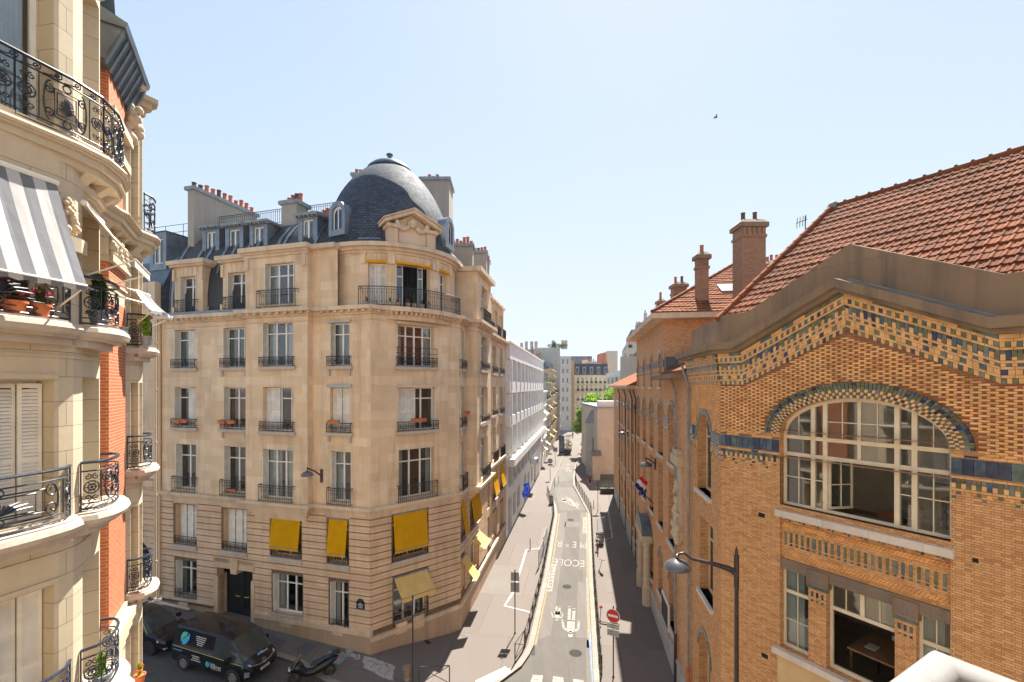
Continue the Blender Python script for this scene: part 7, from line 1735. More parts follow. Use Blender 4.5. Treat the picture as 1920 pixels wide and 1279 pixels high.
# --- posts and signs
def post(label,px,py,h,r=.035,m='brown_metal',cat='post',name='metal_post',group=None,top=True):
    g=G0(px,py); o=thing(name,label,cat,tuple(g),group); mb=MB(); mb.lathe(tuple(g),[(r*1.8,0),(r*1.8,.05),(r,.08),(r,h),(0,h+.02)],10); mb.build('shaft',M[m],o); return o,g
for x,y,lab in ((994,1030,'short dark post on the left pavement at the corner of the white guide line'),(1143,1014,'short dark post on the right pavement near the bin'),(1113,953,'short dark post at the inner corner of the right kerb'),(1047.5,905,'thin dark post on the far left pavement'),(1040,912,'stubby dark post just before the far left round sign')):
    post(lab,x,y,.95)
plain('sign_red',(.62,.012,.014),.35,.08,6); plain('sign_grey',(.42,.42,.42),.4,.1,5,.3); plain('sign_white',(.75,.73,.70),.4,.06,5); plain('sign_back',(.28,.28,.28),.45,.15,4,.5)
def text_mesh(txt,wid,hei,mat,parent,M4,name='lettering'):
    cu=bpy.data.curves.new(name,'FONT'); cu.body=txt; cu.align_x='CENTER'; cu.align_y='CENTER'; cu.resolution_u=3
    t=bpy.data.objects.new(name,cu); COL.objects.link(t); bpy.context.view_layer.update(); me=bpy.data.meshes.new_from_object(t.evaluated_get(bpy.context.evaluated_depsgraph_get())); bpy.data.objects.remove(t)
    xs=[v.co.x for v in me.vertices]; ys=[v.co.y for v in me.vertices]; w=max(xs)-min(xs); h=max(ys)-min(ys); cx,cy=(max(xs)+min(xs))/2,(max(ys)+min(ys))/2
    for v in me.vertices: v.co=M4@Vector(((v.co.x-cx)*wid/w,(v.co.y-cy)*hei/h,0))
    me.materials.clear(); me.materials.append(mat); o=bpy.data.objects.new(name,me); lnk(o,parent); return o
def facing(p,az,tilt=0):                           # local x = right as read, y = up, z = out of the sign; az = compass of the outward normal
    n=Vector((math.cos(az),math.sin(az),0)); u=Vector((-n.y,n.x,0)); m=Matrix(((u.x,0,n.x,p[0]),(u.y,0,n.y,p[1]),(0,1,0,p[2]),(0,0,0,1))); return m
def plate(parent,M4,w,h,mat,name='sign_plate',t=.012,round_=False,back='sign_back',n=28):
    mb=MB(); pts=[(w/2*math.cos(2*math.pi*k/n),h/2*math.sin(2*math.pi*k/n)) for k in range(n)] if round_ else [(-w/2,-h/2),(w/2,-h/2),(w/2,h/2),(-w/2,h/2)]
    f=[M4@Vector((a,b,t)) for a,b in pts]; bk=[M4@Vector((a,b,0)) for a,b in pts]
    mb.face(f,0); mb.face(list(reversed(bk)),1); k=len(pts)
    for i in range(k): mb.face([bk[i],bk[(i+1)%k],f[(i+1)%k],f[i]],1)
    return mb.build(name,[M[mat],M[back]],parent)
# no-entry sign
o,g=post('red round no-entry sign with two white text plates on a brown post','1150' and 1150,1270,3.55,.032,name='road_sign',cat='road sign')
az=R(-118); nrm=Vector((math.cos(az),math.sin(az),0)); pt=lambda z,d=.04:(g.x+nrm.x*d,g.y+nrm.y*d,g.z+z)
s=plate(o,facing(pt(3.08),az),.70,.70,'sign_white','sign_disc',round_=True); d=plate(s,facing(pt(3.08,.053),az),.64,.64,'sign_red','red_disc',.004,True); plate(d,facing(pt(3.08,.059),az),.50,.12,'sign_white','white_bar',.003)
a=plate(o,facing(pt(2.56),az),.60,.26,'sign_grey'); text_mesh('SAUF',.28,.07,M['iron'],a,facing(pt(2.61,.056),az)); text_mesh('A',.1,.06,M['iron'],a,facing(pt(2.51,.056),az))
a=plate(o,facing(pt(2.24),az),.60,.34,'sign_grey'); text_mesh('AIRE ECOLE',.48,.06,M['iron'],a,facing(pt(2.29,.056),az)); text_mesh('PIETONNE',.5,.06,M['iron'],a,facing(pt(2.17,.056),az))
# double plate seen from behind
o,g=post('pair of square traffic plates seen from behind on a tall brown post',965.5,1188,3.75,.032,name='road_sign',cat='road sign'); az=R(82); nrm=Vector((math.cos(az),math.sin(az),0)); pt=lambda z,d=.04:(g.x+nrm.x*d,g.y+nrm.y*d,g.z+z)
plate(o,facing(pt(3.32),az),.50,.52,'sign_white'); plate(o,facing(pt(2.70),az),.52,.58,'sign_white')
o,g=post('slim pole with an edge-on white plate on the shaded corner pavement',774,1292,4.4,.038,name='road_sign',cat='road sign'); plate(o,facing((g.x+.05,g.y,g.z+3.95),R(4)),.45,.75,'sign_white')
o,g=post('round sign seen from behind on a pole beside the right kerb bend',1121,958,3.4,.03,name='road_sign',cat='road sign'); plate(o,facing((g.x,g.y+.05,g.z+3.2),R(85)),.85,.85,'sign_white',round_=True); 
for x,y,Yh,lab,rd in ((1031.5,900,3.3,'round sign seen from behind on the far left pavement',True),(1041,872,3.2,'dark square sign farther along the left pavement',False)):
    o,g=post(lab,x,y,Yh,.035,name='road_sign',cat='road sign'); plate(o,facing((g.x,g.y-.05,g.z+Yh-.35),R(-90)),.8,.8,'sign_back',round_=rd)
    if rd: plate(o,facing((g.x,g.y-.05,g.z+Yh-.95),R(-90)),.75,.22,'iron')
# stone bollard, bins
g=G0(763,1292); o=thing('bollard','flared grey bollard at the bottom of the photo beside the slim pole','bollard',tuple(g)); mb=MB(); mb.lathe(tuple(g),[(.17,0),(.16,.1),(.135,.2),(.14,.75),(.17,.92),(.21,1.02),(.19,1.05),(.0,1.03)],16); mb.build('shaft',M['concrete'],o,smooth=35); mb=MB(); mb.lathe(tuple(g),[(.143,.45),(.15,.47),(.15,.52),(.143,.54)],16); mb.build('band',M['lead_grey'],o)
plain('bin_bag',(.30,.33,.30),.3,.2,3)
for x,y,lab in ((1033,946,'tall clear litter bag bin on the left pavement at the kerb bend'),(1127,1021,'clear litter bag bin with brown rubbish on the right pavement')):
    g=G0(x,y); o=thing('litter_bin',lab,'litter bin',tuple(g),'litter bag bins'); mb=MB(); mb.lathe(tuple(g),[(.20,.08),(.24,.3),(.25,.85),(.22,.95)],12); mb.build('bag',M['bin_bag'],o); mb=MB(); mb.lathe(tuple(g),[(.24,.95),(.28,.98),(.28,1.02),(.24,1.04)],14); 
    for a in range(3): mb.tube([(g.x+.26*math.cos(a*2.1),g.y+.26*math.sin(a*2.1),g.z),(g.x+.26*math.cos(a*2.1),g.y+.26*math.sin(a*2.1),g.z+1)],.015,4)
    mb.build('bin_frame',M['manhole_iron'],o); mb=MB(); mb.lathe(tuple(g),[(.26,.0),(.27,.06),(0,.08)],12); mb.build('base',M['brown_metal'],o)
    if x>1100: mb=MB(); foliage(mb,(g.x,g.y,g.z+.35),(.16,.16,.2),60,.06); mb.build('rubbish',M['brown_metal'],o)
# --- street lamps
def lamp_head(o,c,r,down=Vector((0,0,-1))):
    mb=MB(); mb.lathe(c,[(r*.16,r*.62),(r*.3,r*.56),(r*.62,r*.42),(r*.92,r*.18),(r,0),(r*1.04,-.02),(r*1.0,-.06),(r*.9,-.05)],24); h=mb.build('lamp_shade',M['lamp_metal'],o,smooth=40); mb=MB(); mb.lathe(c,[(r*.9,-.05),(r*.5,-.09),(0,-.11)],20); mb.build('lamp_glass',M['bin_bag'],h,smooth=True)
plain('lamp_metal',(.16,.15,.155),.28,.25,4,.6)
c0=at(1381,1060,12.9); o=thing('street_lamp','tall brown street lamp with curved arm and saucer shade before the brick gable','street lamp',(c0.x,c0.y,.12)); mb=MB(); zt=at(1379,1024,12.9).z; za=at(1381,1078,12.9).z
mb.lathe((c0.x,c0.y,0),[(.16,.1),(.15,1.2),(.10,1.4),(.07,4),(.055,za-.4),(.07,za-.35),(.07,za+.55),(.05,za+.57),(.04,zt-.1),(.0,zt)],14); mb.build('pole',M['brown_metal'],o,smooth=30)
hd=at(1270,1062,12.9); mb=MB(); pts=[]
for k in range(13):
    t=k/12; x=c0.x+(hd.x-c0.x)*t; z=za+.02+(at(1290,1044,12.9).z-za)*(t**.6)*1.0-.0; pts.append(Vector((x,c0.y-.0,z)))
pts[-1]=Vector((hd.x,hd.y,hd.z+.30)); pts[-2]=Vector((hd.x+.05,hd.y,hd.z+.36)); pts[-3]=Vector((hd.x+.2,hd.y,hd.z+.38))
mb.tube(pts,[.085,.085,.08,.075,.065,.06,.055,.05,.045,.04,.04,.04,.045],8); mb.build('arm',M['brown_metal'],o,smooth=True); lamp_head(o,(hd.x,hd.y,hd.z),.36)
def wall_lamp(label,fr,px,py,hx,hy,d):
    u,z=fr.uz(px,py); p=fr.p(u,z,.05); nn=fr.n(u); q=at(hx,hy,1); rx=(hx-CX)/F
    # head sits d metres out from the wall, on the sight line
    a=fr.p(0,0,d); Y=(nn.x*a.x+nn.y*a.y)/(nn.x*rx+nn.y); hd=at(hx,hy,Y); o=thing('wall_lamp',label,'wall lamp',tuple(p),'wall lamps'); mb=MB(); T=Vector((-nn.y,nn.x,0))
    mb.tube([p+Vector((0,0,-.35)),p+Vector((0,0,.35))],.07,6); mb.build('bracket',M['brown_metal'],o); mb=MB(); mb.tube([p,p.lerp(hd,.5)+Vector((0,0,.22)),hd+Vector((0,0,.34)),hd+Vector((0,0,.2))],.04,6); mb.build('arm',M['brown_metal'],o,smooth=True); lamp_head(o,tuple(hd),.30)
wall_lamp('wall lamp on a bracket on the pale stone front of the domed building',LW,604,892,576,890,1.0); wall_lamp('wall lamp on the brick school wall above the tricolour flag',SW,1230,870,1211,872,1.5); wall_lamp('smaller looking wall lamp farther along the brick school wall',SW,1178,813,1166,813,1.5)
# --- flags
def flag(o,A,dirv,drop,w,cols,sd):
    rnd=random.Random(sd); n=len(cols); K=6
    for i,cmat in enumerate(cols):
        mb=MB(); rows=[]
        for r in range(9):
            rows.append([A+dirv*(w*(i+j/K)/n)+Vector((.10*math.sin(r*.8+ (i*K+j)*.7),.08*math.cos(r*.9+(i*K+j)*.8),-drop*r/8-.06*math.sin((i+j/K)*2))) for j in range(K+1)])
        mb.grid(rows); f=mb.build('flag_cloth' if n==1 else 'flag_band',M[cmat],o,smooth=True)
    return f
u,z=WB.uz(961,916); u=max(u,1.8); p=WB.p(5.6,6.0,.4); o=thing('european_flag','blue european flag with a ring of gold stars on the white office building','flag',tuple(p)); tip=at(995,901,52.5); p=WB.p(WB.uz(976,905)[0],tip.z-.6,.1); mb=MB(); mb.tube([p,tip],.03,6); mb.build('pole',M['white_paint'],o)
dv=(tip-p).normalized(); A=tip-dv*1.1; f=flag(o,A,dv,1.6,.95,['flag_blue'],3)
mb=MB(); cc=A+dv*.55+Vector((-.05,-.2,-.82))
for k in range(12):
    a=k*math.pi/6; c=cc+dv*.36*math.cos(a)+Vector((0,0,.40*math.sin(a))); pts=[]
    for q in range(10): rr_=.085 if q%2==0 else .035; pts.append(c+dv*rr_*math.sin(q*math.pi/5)+Vector((0,0,rr_*math.cos(q*math.pi/5))))
    mb.face(pts)
mb.build('gold_stars',M['petal_yellow'],f)
u,z=SW.uz(1228,944); p=SW.p(u,z,.1); tip=at(1206,893,p.y-1.0); o=thing('tricolour_flag','blue white and red french flag drooping from a pole on the brick school','flag',tuple(p)); mb=MB(); mid_=at(1212,931,p.y-.6); mb.tube([p,mid_,mid_+(mid_-p)*.25],.03,6); mb.build('pole',M['iron'],o)
E1=at(1190,912,p.y-.9); E2=at(1205,893,p.y-.9); W1=at(1202,922,p.y-.9); W2=at(1215,905,p.y-.9)
for i,cm in enumerate(('flag_red','flag_white','flag_navy')):
    mb=MB(); t0,t1=i/3,(i+1)/3; rows=[]
    up=(E2-E1); q0=at(1203,893,p.y-.9); q1=at(1216,906,p.y-.9); q2=at(1189,911,p.y-.9); q3=at(1204,925,p.y-.9)
    for r in range(7):
        t=t0+(t1-t0)*r/6; a=q0.lerp(q2,t); b=q1.lerp(q3,t); rows.append([a.lerp(b,j/8)+Vector((0,.12*math.sin(j*.9+t*4),.04*math.sin(j*1.3))) for j in range(9)])
    mb.grid(rows); mb.build('flag_band',M[cm],o,smooth=True)
o=thing('european_flag','small bunched blue european flag hanging under the tricolour on the brick school','flag',tuple(p)); a=at(1198,914,p.y-.75); mb=MB(); rows=[]
for r in range(7): rows.append([at(1199+14*j/8-r*.3,916+2*math.sin(j*1.1)+14*r/6*(1-.25*abs(j-4)/4),p.y-.75+.1*math.sin(j+r)) for j in range(9)])
mb.grid(rows); f=mb.build('flag_cloth',M['flag_blue'],o,smooth=True); mb=MB(); c=at(1205,924,p.y-.95)
for k in range(5): mb.sphere(c+Vector((.16*math.cos(k*1.25),0,.13*math.sin(k*1.25))),.03,5,4)
mb.build('gold_stars',M['petal_yellow'],f)
mb=MB(); mb.tube([p+Vector((0,.3,.1)),mid_+Vector((0,.3,0))],.025,5); mb.build('pole',M['iron'],o)
# --- street name plate and house number
plain('plate_green',(.01,.05,.03),.3,.2,8); plain('plate_navy',(.006,.010,.05),.3,.2,8)
u,z=LW.uz(677.5,1132); u=LW.uz(677.5,1132)[0]; n2=LW.sn[0]; az=math.atan2(n2.y,n2.x); p=LW.p(u,z,.055); o=thing('street_name_plate','dark blue and green street name plate with a rounded top on the stone wall','street sign',tuple(p)); m4=facing(p,az)
mb=MB(); pts=[(-.26,-.25),(.26,-.25),(.26,.14)]+[(.20*math.cos(R(a)),.14+.16*math.sin(R(a))) for a in range(0,181,20)]+[(-.26,.14)]
f=[m4@Vector((a,b,.015)) for a,b in pts]; bk=[m4@Vector((a,b,-.01)) for a,b in pts]; mb.face(f); [mb.face([bk[i],bk[(i+1)%len(pts)],f[(i+1)%len(pts)],f[i]]) for i in range(len(pts))]; pl_=mb.build('plate_border',M['plate_green'],o)
plate(pl_,facing(LW.p(u,z-.05,.055),az)@Matrix.Translation((0,0,.016)),.44,.36,'plate_navy','plate_field',.003)
mb=MB()
for k,(w,yy) in enumerate(((.14,.09),(.32,.03),(.26,-.04),(.24,-.12))):
    x=-w/2
    while x<w/2-.01: q=random.uniform(.018,.03); c=[(x,yy-.022),(x+q,yy-.022),(x+q,yy+.022*random.uniform(.5,1)),(x,yy+.022)]; mb.face([m4@Vector((a,b-.05,.021)) for a,b in c]); x+=q+.008
mb.build('lettering',M['sign_white'],o)
u,z=LW.uz(397.5,1042); p=LW.p(u,z,.055); o=plate(None,facing(p,az),.2,.2,'plate_navy','house_number'); tag(o,'small blue house number plate reading 5 left of the black door','house number'); text_mesh('5',.07,.13,M['sign_white'],o,facing(LW.p(u,z,.055),az)@Matrix.Translation((0,0,.014)))
# --- orange flower boxes on sills
def wbox(fr,x0,x1,y0,y1,label,d=.19,plants=False):
    u0,u1,z0,z1=fr.rect(x0,x1,y0,y1); p=fr.p((u0+u1)/2,z0,d); o=thing('window_box',label,'window box',tuple(p),'terracotta window boxes'); mb=MB(); P=fr.p; w=.10; t=.02
    mb.hexa([P(u0+t,z0,d+w),P(u1-t,z0,d+w),P(u1-t,z0,d-.02),P(u0+t,z0,d-.02),P(u0,z1,d+w+.02),P(u1,z1,d+w+.02),P(u1,z1,d-.04),P(u0,z1,d-.04)]); mb.fbox(fr,u0-.01,u1+.01,z1-.04,z1+.01,d-.05,d+w+.03); mb.build('trough',M['terracotta_box'],o)
    mb=MB(); mb.fbox(fr,u0+.02,u1-.02,z1+.01,z1+.022,d-.03,d+w); mb.build('soil',M['wood_dark'],o)
wbox(LW,334,346,786,793,'left terracotta trough of the pair on the second storey sill at the building\'s left end'); wbox(LW,347,358,786,792.5,'right terracotta trough of the pair on the second storey sill at the building\'s left end'); wbox(LW,416,429,788,794,'left terracotta trough below the window with red curtains'); wbox(LW,433,447,788,794,'right terracotta trough below the window with red curtains')
wbox(LW,621,641,788,793.5,'terracotta trough below the closed shutters over the wall lamp'); wbox(CH,768,795,784.5,791,'long terracotta trough below the dark window in the angled corner front'); wbox(LW,429,448,916,920,'low terracotta trough on the first floor balcony in the second window column',.1); wbox(RW,863.5,872,772,778,'terracotta trough on the narrow window just round the corner towards the street')
g='plant pots on the round corner balcony'
for x,lab,leaf,pet in ((688,'pale pot with red flowers at the left end of the round balcony','leaf_dark','petal_red'),(705,'empty looking cream pot on the round balcony','leaf_dark',None),(731,'cream pot with a green plant left of the dark open door','leaf_green',None),(746,'pot of red flowers by the dark open door','leaf_dark','petal_red'),(765,'red flowers in the middle of the dark open door','leaf_dark','petal_red'),(776,'tall thin plant in front of the dark open door','leaf_green',None),(790,'bushy plant right of the dark open door','leaf_green',None),(803,'low plant with small blossoms by the bushy plant on the round balcony','leaf_green','petal_pink')):
    u=D3.uz(x,560,.35)[0]; p=D3.p(u,18.85,.42); pot_plant(lab,g,tuple(p),.13,.24,leaf,10 if 'empty' in lab else 70,pet,8,.18 if 'tall' not in lab else .45,1.0,potm='curtain_white' if 'cream' in lab or 'pale' in lab else 'sill_stone',size=.045)
p=DL=G0(262,1274,0); q=LF.p(LS[13],9.4,.3)
c=at(262,1268,11.4); pot_plant('pot of yellow and red flowers at the foot of the left building',None,(c.x,c.y,c.z-.15),.12,.2,'leaf_yellow',110,'petal_red',4,.22,1.0)
mb=MB(); mb.box((c.x-.35,c.y-.1,c.z-.25),(1.3,.5,.18),R(-30)); mb.build('ledge',M['pale_moulding'],LB)
# --- vehicles
plain('car_black',(.010,.011,.015),.10,.1,2,.0); plain('car_glass',(.045,.055,.052),.03,.2,2); plain('tyre',(.018,.018,.018),.8,.2,9); plain('rim_silver',(.42,.40,.37),.35,.15,5,.6); plain('rim_dark',(.10,.08,.065),.35,.3,6,.6); plain('chrome',(.62,.62,.62),.12,.05,5,1); plain('logo_green',(.10,.52,.36),.5,.1,4); plain('logo_blue',(.06,.42,.72),.5,.1,4); plain('lamp_lens',(.55,.56,.58),.12,.2,6); plain('tail_red',(.5,.01,.01),.2,.1,6); plain('trim_black',(.02,.02,.02),.55,.2,6)
def rootcar(name,label,cat,p,yaw,pitch,group=None):
    o=thing(name,label,cat,(0,0,0),group); return o,(p,yaw,pitch)
def setcar(o,pose): o.location=pose[0]; o.rotation_euler=(0,pose[2],pose[1])
def wheel(o,x,y,r,w,rim,n=7,sp='rim_silver'):
    s=1 if y>0 else -1; mb=MB(); pr=[(r*.62,-w/2),(r*.93,-w/2),(r,-w*.35),(r,w*.35),(r*.93,w/2),(r*.62,w/2)]; rows=[[(x+a*math.cos(2*math.pi*k/24),y+b,r+a*math.sin(2*math.pi*k/24)) for k in range(24)] for a,b in pr]; mb.grid(rows,0,True); t=mb.build('wheel',M['tyre'],o,smooth=30)
    m2=MB(); yo=y+s*w*.50; yi=y+s*w*.40; c=(x,yo,r); rr_=r*.66
    m2.face([(x+rr_*math.cos(2*math.pi*k/24),yi,r+rr_*math.sin(2*math.pi*k/24)) for k in range(24)],1)
    rows=[[(x+a*math.cos(2*math.pi*k/24),b,r+a*math.sin(2*math.pi*k/24)) for k in range(24)] for a,b in ((rr_*1.0,yo-s*.002),(rr_*.9,yo+s*.006),(rr_*.86,yi))]; m2.grid(rows,0,True)
    for k in range(n):
        a=2*math.pi*k/n; da=.17; p=lambda rad,an,yy:(x+rad*math.cos(an),yy,r+rad*math.sin(an))
        m2.face([p(rr_*.15,a-.9,yo),p(rr_*.9,a-da,yo),p(rr_*.9,a+da,yo),p(rr_*.15,a+.9,yo)])
    m2.face([(x+rr_*.2*math.cos(2*math.pi*k/12),yo+s*.006,r+rr_*.2*math.sin(2*math.pi*k/12)) for k in range(12)]); m2.build('rim',[M[sp],M['trim_black']],t)
def carbody(o,st,ns,arch,glass_top,glass_side,mat='car_black'):
    # st: stations (x, halfwidth, z_sill, z_belt, z_roof, roof halfwidth, belt inset); builds half rings mirrored
    def ringp(s):
        x,w,zs,zb,zr,rw,ins=s; h=[(0,zs),(w*.82,zs),(w*.985,zs+.10),(w,zs+(zb-zs)*.55),(w*.985,zb-.05),(w*ins,zb)]
        if zr>zb+.02: h+=[(w*ins-(w*ins-rw)*.5,zb+(zr-zb)*.5),(rw+ (w*ins-rw)*.12,zr-.08),(rw-.06,zr-.015),(rw*.5,zr+.012),(0,zr+.02)]
        else: h+=[(w*ins*.93,zb+.012),(w*ins*.8,zb+.02),(w*.6,zb+.035),(w*.35,zb+.045),(0,zb+.05)]
        return [(x,-y,z) for y,z in h]+[(x,y,z) for y,z in reversed(h[:-1])]
    rg=[ringp(s) for s in st]; mb=MB(); gl=MB(); m=len(rg[0])
    for i in range(len(rg)-1):
        for j in range(m-1):
            q=[rg[i][j],rg[i+1][j],rg[i+1][j+1],rg[i][j+1]]; jj=j if j<m//2 else m-2-j
            if (i in glass_side and jj in(5,6)) or (i in glass_top and jj>=7): gl.face(q)
            else: mb.face(q)
        mb.face([rg[i][0],rg[i][-1],rg[i+1][-1],rg[i+1][0]])
    mb.face(rg[0]); mb.face(list(reversed(rg[-1])))
    b=mb.build('body',M[mat],o); bm=bmesh.new(); bm.from_mesh(b.data); bmesh.ops.remove_doubles(bm,verts=bm.verts,dist=.0005); bmesh.ops.recalc_face_normals(bm,faces=bm.faces); bm.to_mesh(b.data); bm.free(); b.data.polygons.foreach_set('use_smooth',[True]*len(b.data.polygons)); auto_smooth(b,32)
    g=gl.build('windows',M['car_glass'],o); return b
def decal(o,name,polys,y,mat,z0=0,off=.012):        # flat lettering or badges lying on the car's right flank
    mb=MB()
    for p in polys: mb.face([(a,y,b) for a,b in p])
    return mb.build(name,M[mat],o)
# van
van,pose=rootcar('delivery_van','black delivery van with green and blue leaf logo and white lettering','van',None,0,0)
st=[(-2.34,.90,.42,.98,1.02,.7,.97),(-2.30,.95,.34,1.05,1.72,.72,.95),(-2.20,.985,.26,1.06,1.88,.76,.955),(-1.6,.99,.24,1.06,1.93,.78,.96),(.25,.99,.24,1.05,1.935,.78,.96),(.62,.99,.24,1.04,1.93,.78,.96),(1.12,.985,.24,1.02,1.84,.76,.955),(1.55,.975,.24,1.0,1.44,.78,.95),(1.92,.95,.25,.97,1.08,.80,.93),(2.14,.90,.28,.90,.93,.7,.9),(2.30,.78,.36,.74,.76,.6,.9),(2.35,.62,.42,.62,.63,.5,.9)]
carbody(van,st,0,0,{6,7},{4,5,6,7})
for x,y in ((-1.45,-.905),(1.53,-.905),(-1.45,.905),(1.53,.905)): wheel(van,x,y,.345,.23,'rim_silver',9,'rim_silver')
Yv=-.998
for x in (-1.45,1.53): decal(van,'wheel_arch',[[(x+.44*math.cos(k*math.pi/12),.30+.44*math.sin(k*math.pi/12)) for k in range(13)]],-.9935,'trim_black')
def curve_leaf(cx,cz,s,flip): 
    if not flip: pts=[(-.34,-.30),(-.42,.05),(-.30,.36),(-.05,.46),(.22,.42),(.12,.20),(-.12,.02),(-.24,-.22)]
    else: pts=[(.40,.44),(.44,.05),(.28,-.28),(.0,-.46),(-.20,-.40),(-.22,-.22),(-.02,.04),(.24,.22)]
    return [(cx+a*s,cz+b*s) for a,b in pts]
for cx,cz,s in ((-1.55,1.46,.62),(.02,.62,.30)):
    y=-.925 if s>.4 else Yv; m=MB()
    for fl,mt in ((False,'logo_green'),(True,'logo_blue')):
        mb=MB(); mb.face([(a,(-.965+(b-1.06)*.18 if s>.4 else y),b) for a,b in curve_leaf(cx,cz,s,fl)]); mb.build('leaf_logo',M[mt],van)
def carside(p,wid,hei,txt,mat,lean=0,nm='lettering'):
    m4=Matrix(((1,0,0,p[0]),(0,-lean if lean else 0,-1,p[1]),(0,1,0,p[2]),(0,0,0,1))); m4=Matrix(((1,0,0,p[0]),(0,.18 if lean else 0,-1,p[1]),(0,1,0,p[2]),(0,0,0,1))); return text_mesh(txt,wid,hei,M[mat],van,m4,nm)
carside((.53,Yv,.62),.62,.21,'BBnet','sign_white'); decal(van,'underline',[[(.24,.475),(.82,.475),(.82,.487),(.24,.487)]],Yv,'sign_white')
for k,(w) in enumerate((.62,.56,.5,.42,.36)):
    mb=MB(); x0=-.62-w/2+.05; x=x0; zz=1.66-.085*k
    while x<x0+w-.03: q=random.uniform(.03,.08); mb.face([(a,-.975+(b-1.06)*.18,b) for a,b in ((x,zz),(min(x+q,x0+w),zz),(min(x+q,x0+w),zz+.038),(x,zz+.038))]); x+=q+.018
    mb.build('small_lettering',M['sign_white'],van)
for k,(w) in enumerate((.5,.42,.6)):
    mb=MB(); x0=-.70-w/2; x=x0; zz=.80-.10*k
    while x<x0+w-.03: q=random.uniform(.03,.08); mb.face([(a,Yv,b) for a,b in ((x,zz),(min(x+q,x0+w),zz),(min(x+q,x0+w),zz+.045),(x,zz+.045))]); x+=q+.018
    mb.build('small_lettering',M['sign_white'],van)
mb=MB(); x=-2.15
while x<-1.62: mb.face([(x,-.9905,.86),(x+.05,-.9905,.86),(x+.05,-.9905,.91),(x,-.9905,.91)]); x+=.062
mb.build('small_lettering',M['logo_blue'],van)
mb=MB(); mb.tube([(-2.25,-.955,1.03),(-1.5,-.992,1.045),(.3,-.992,1.035),(1.5,-.975,.99),(1.95,-.94,.955)],.012,5); mb.build('waist_trim',M['brass'],van)
mb=MB(); mb.box((1.28,-1.09,1.12),(.16,.22,.22)); mb.build('mirror',M['car_black'],van); mb=MB(); mb.box((1.28,1.09,1.12),(.16,.22,.22)); mb.build('mirror',M['car_black'],van)
for s in (-1,1): mb=MB(); mb.hexa([(1.98,s*.93,.80),(2.24,s*.70,.78),(2.20,s*.62,.80),(1.95,s*.80,.82),(1.98,s*.945,.90),(2.20,s*.72,.86),(2.16,s*.64,.90),(1.95,s*.82,.92)]); mb.build('headlight',M['lamp_lens'],van)
for s in (-1,1): mb=MB(); mb.hexa([(2.12,s*.93,.42),(2.28,s*.80,.44),(2.26,s*.74,.44),(2.10,s*.85,.42),(2.12,s*.935,.68),(2.27,s*.80,.66),(2.25,s*.74,.66),(2.10,s*.85,.68)]); mb.build('air_intake',M['lead_grey'],van)
mb=MB(); mb.tube([(2.22,-.70,.86),(2.34,-.3,.78),(2.36,0,.76),(2.34,.3,.78),(2.22,.70,.86)],.010,5); mb.build('light_strip',M['lamp_lens'],van)
fm=Matrix(((0,-.35,.94,2.30),(1,0,0,0),(0,.94,.35,.80),(0,0,0,1))); e=plate(van,fm,.24,.24,'chrome','emblem',.015,True); plate(e,fm@Matrix.Translation((0,0,.016)),.19,.19,'plate_navy','emblem_field',.003,True)
mb=MB()
for pts in ([(-.07,.075),(0,.01),(.07,.075)],[(-.09,.02),(-.04,-.08),(0,-.0),(.04,-.08),(.09,.02)]):
    for a,b in zip(pts,pts[1:]):
        a,b=Vector(a),Vector(b); t=(b-a).normalized(); n=Vector((-t.y,t.x))*.010; mb.face([fm@Vector((*q,.021)) for q in (a-n,b-n,b+n,a+n)])
mb.build('emblem_letters',M['chrome'],e)
pm=Matrix(((0,-.1,.995,2.365),(1,0,0,0),(0,.995,.1,.52),(0,0,0,1))); npl=plate(van,pm,.52,.11,'sign_white','number_plate'); mb=MB()
for k in range(7): mb.face([pm@Vector((q[0],q[1],.0135)) for q in ((-.19+.055*k,-.03),(-.155+.055*k,-.03),(-.155+.055*k,.03),(-.19+.055*k,.03))])
mb.build('plate_characters',M['iron'],npl)
tx=Matrix(((0,-.62,.78,2.03),(1,0,0,.24),(0,.78,.62,1.035),(0,0,0,1))); text_mesh('BBnet',.42,.14,M['sign_white'],van,tx); mb=MB(); mb.face([tx@Vector((-.30+.07*math.cos(k*.7),.07*math.sin(k*.7),.0)) for k in range(9)]); mb.build('leaf_logo',M['logo_blue'],van)
for y0,z0,s in ((-.25,1.45,.14),(.05,1.55,.10)): mb=MB(); mb.face([(1.52-(z0-1.44)*.98+.03+a*0-b*.72,y0+a,z0+b*.69) for a,b in ((-s,-s*.3),(s,-s*.1),(s*.8,s*.4),(-s*.7,s*.3))]); mb.build('sticker',M['logo_blue' if y0<0 else 'sign_white'],van)
yaw=math.atan2(-.86,2.87); ca,sa=math.cos(yaw),math.sin(yaw)
w1=Vector((-15.57,21.72)); w2=Vector((-12.70,20.86)); mid=(w1+w2)/2; nr=Vector((-sa,ca)); cx=mid-Vector((ca,sa))*.04+nr*.86
pit=math.atan2(gz(w1.x)-gz(w2.x),2.99); setcar(van,((cx.x,cx.y,gz(cx.x)+.0),yaw,pit))
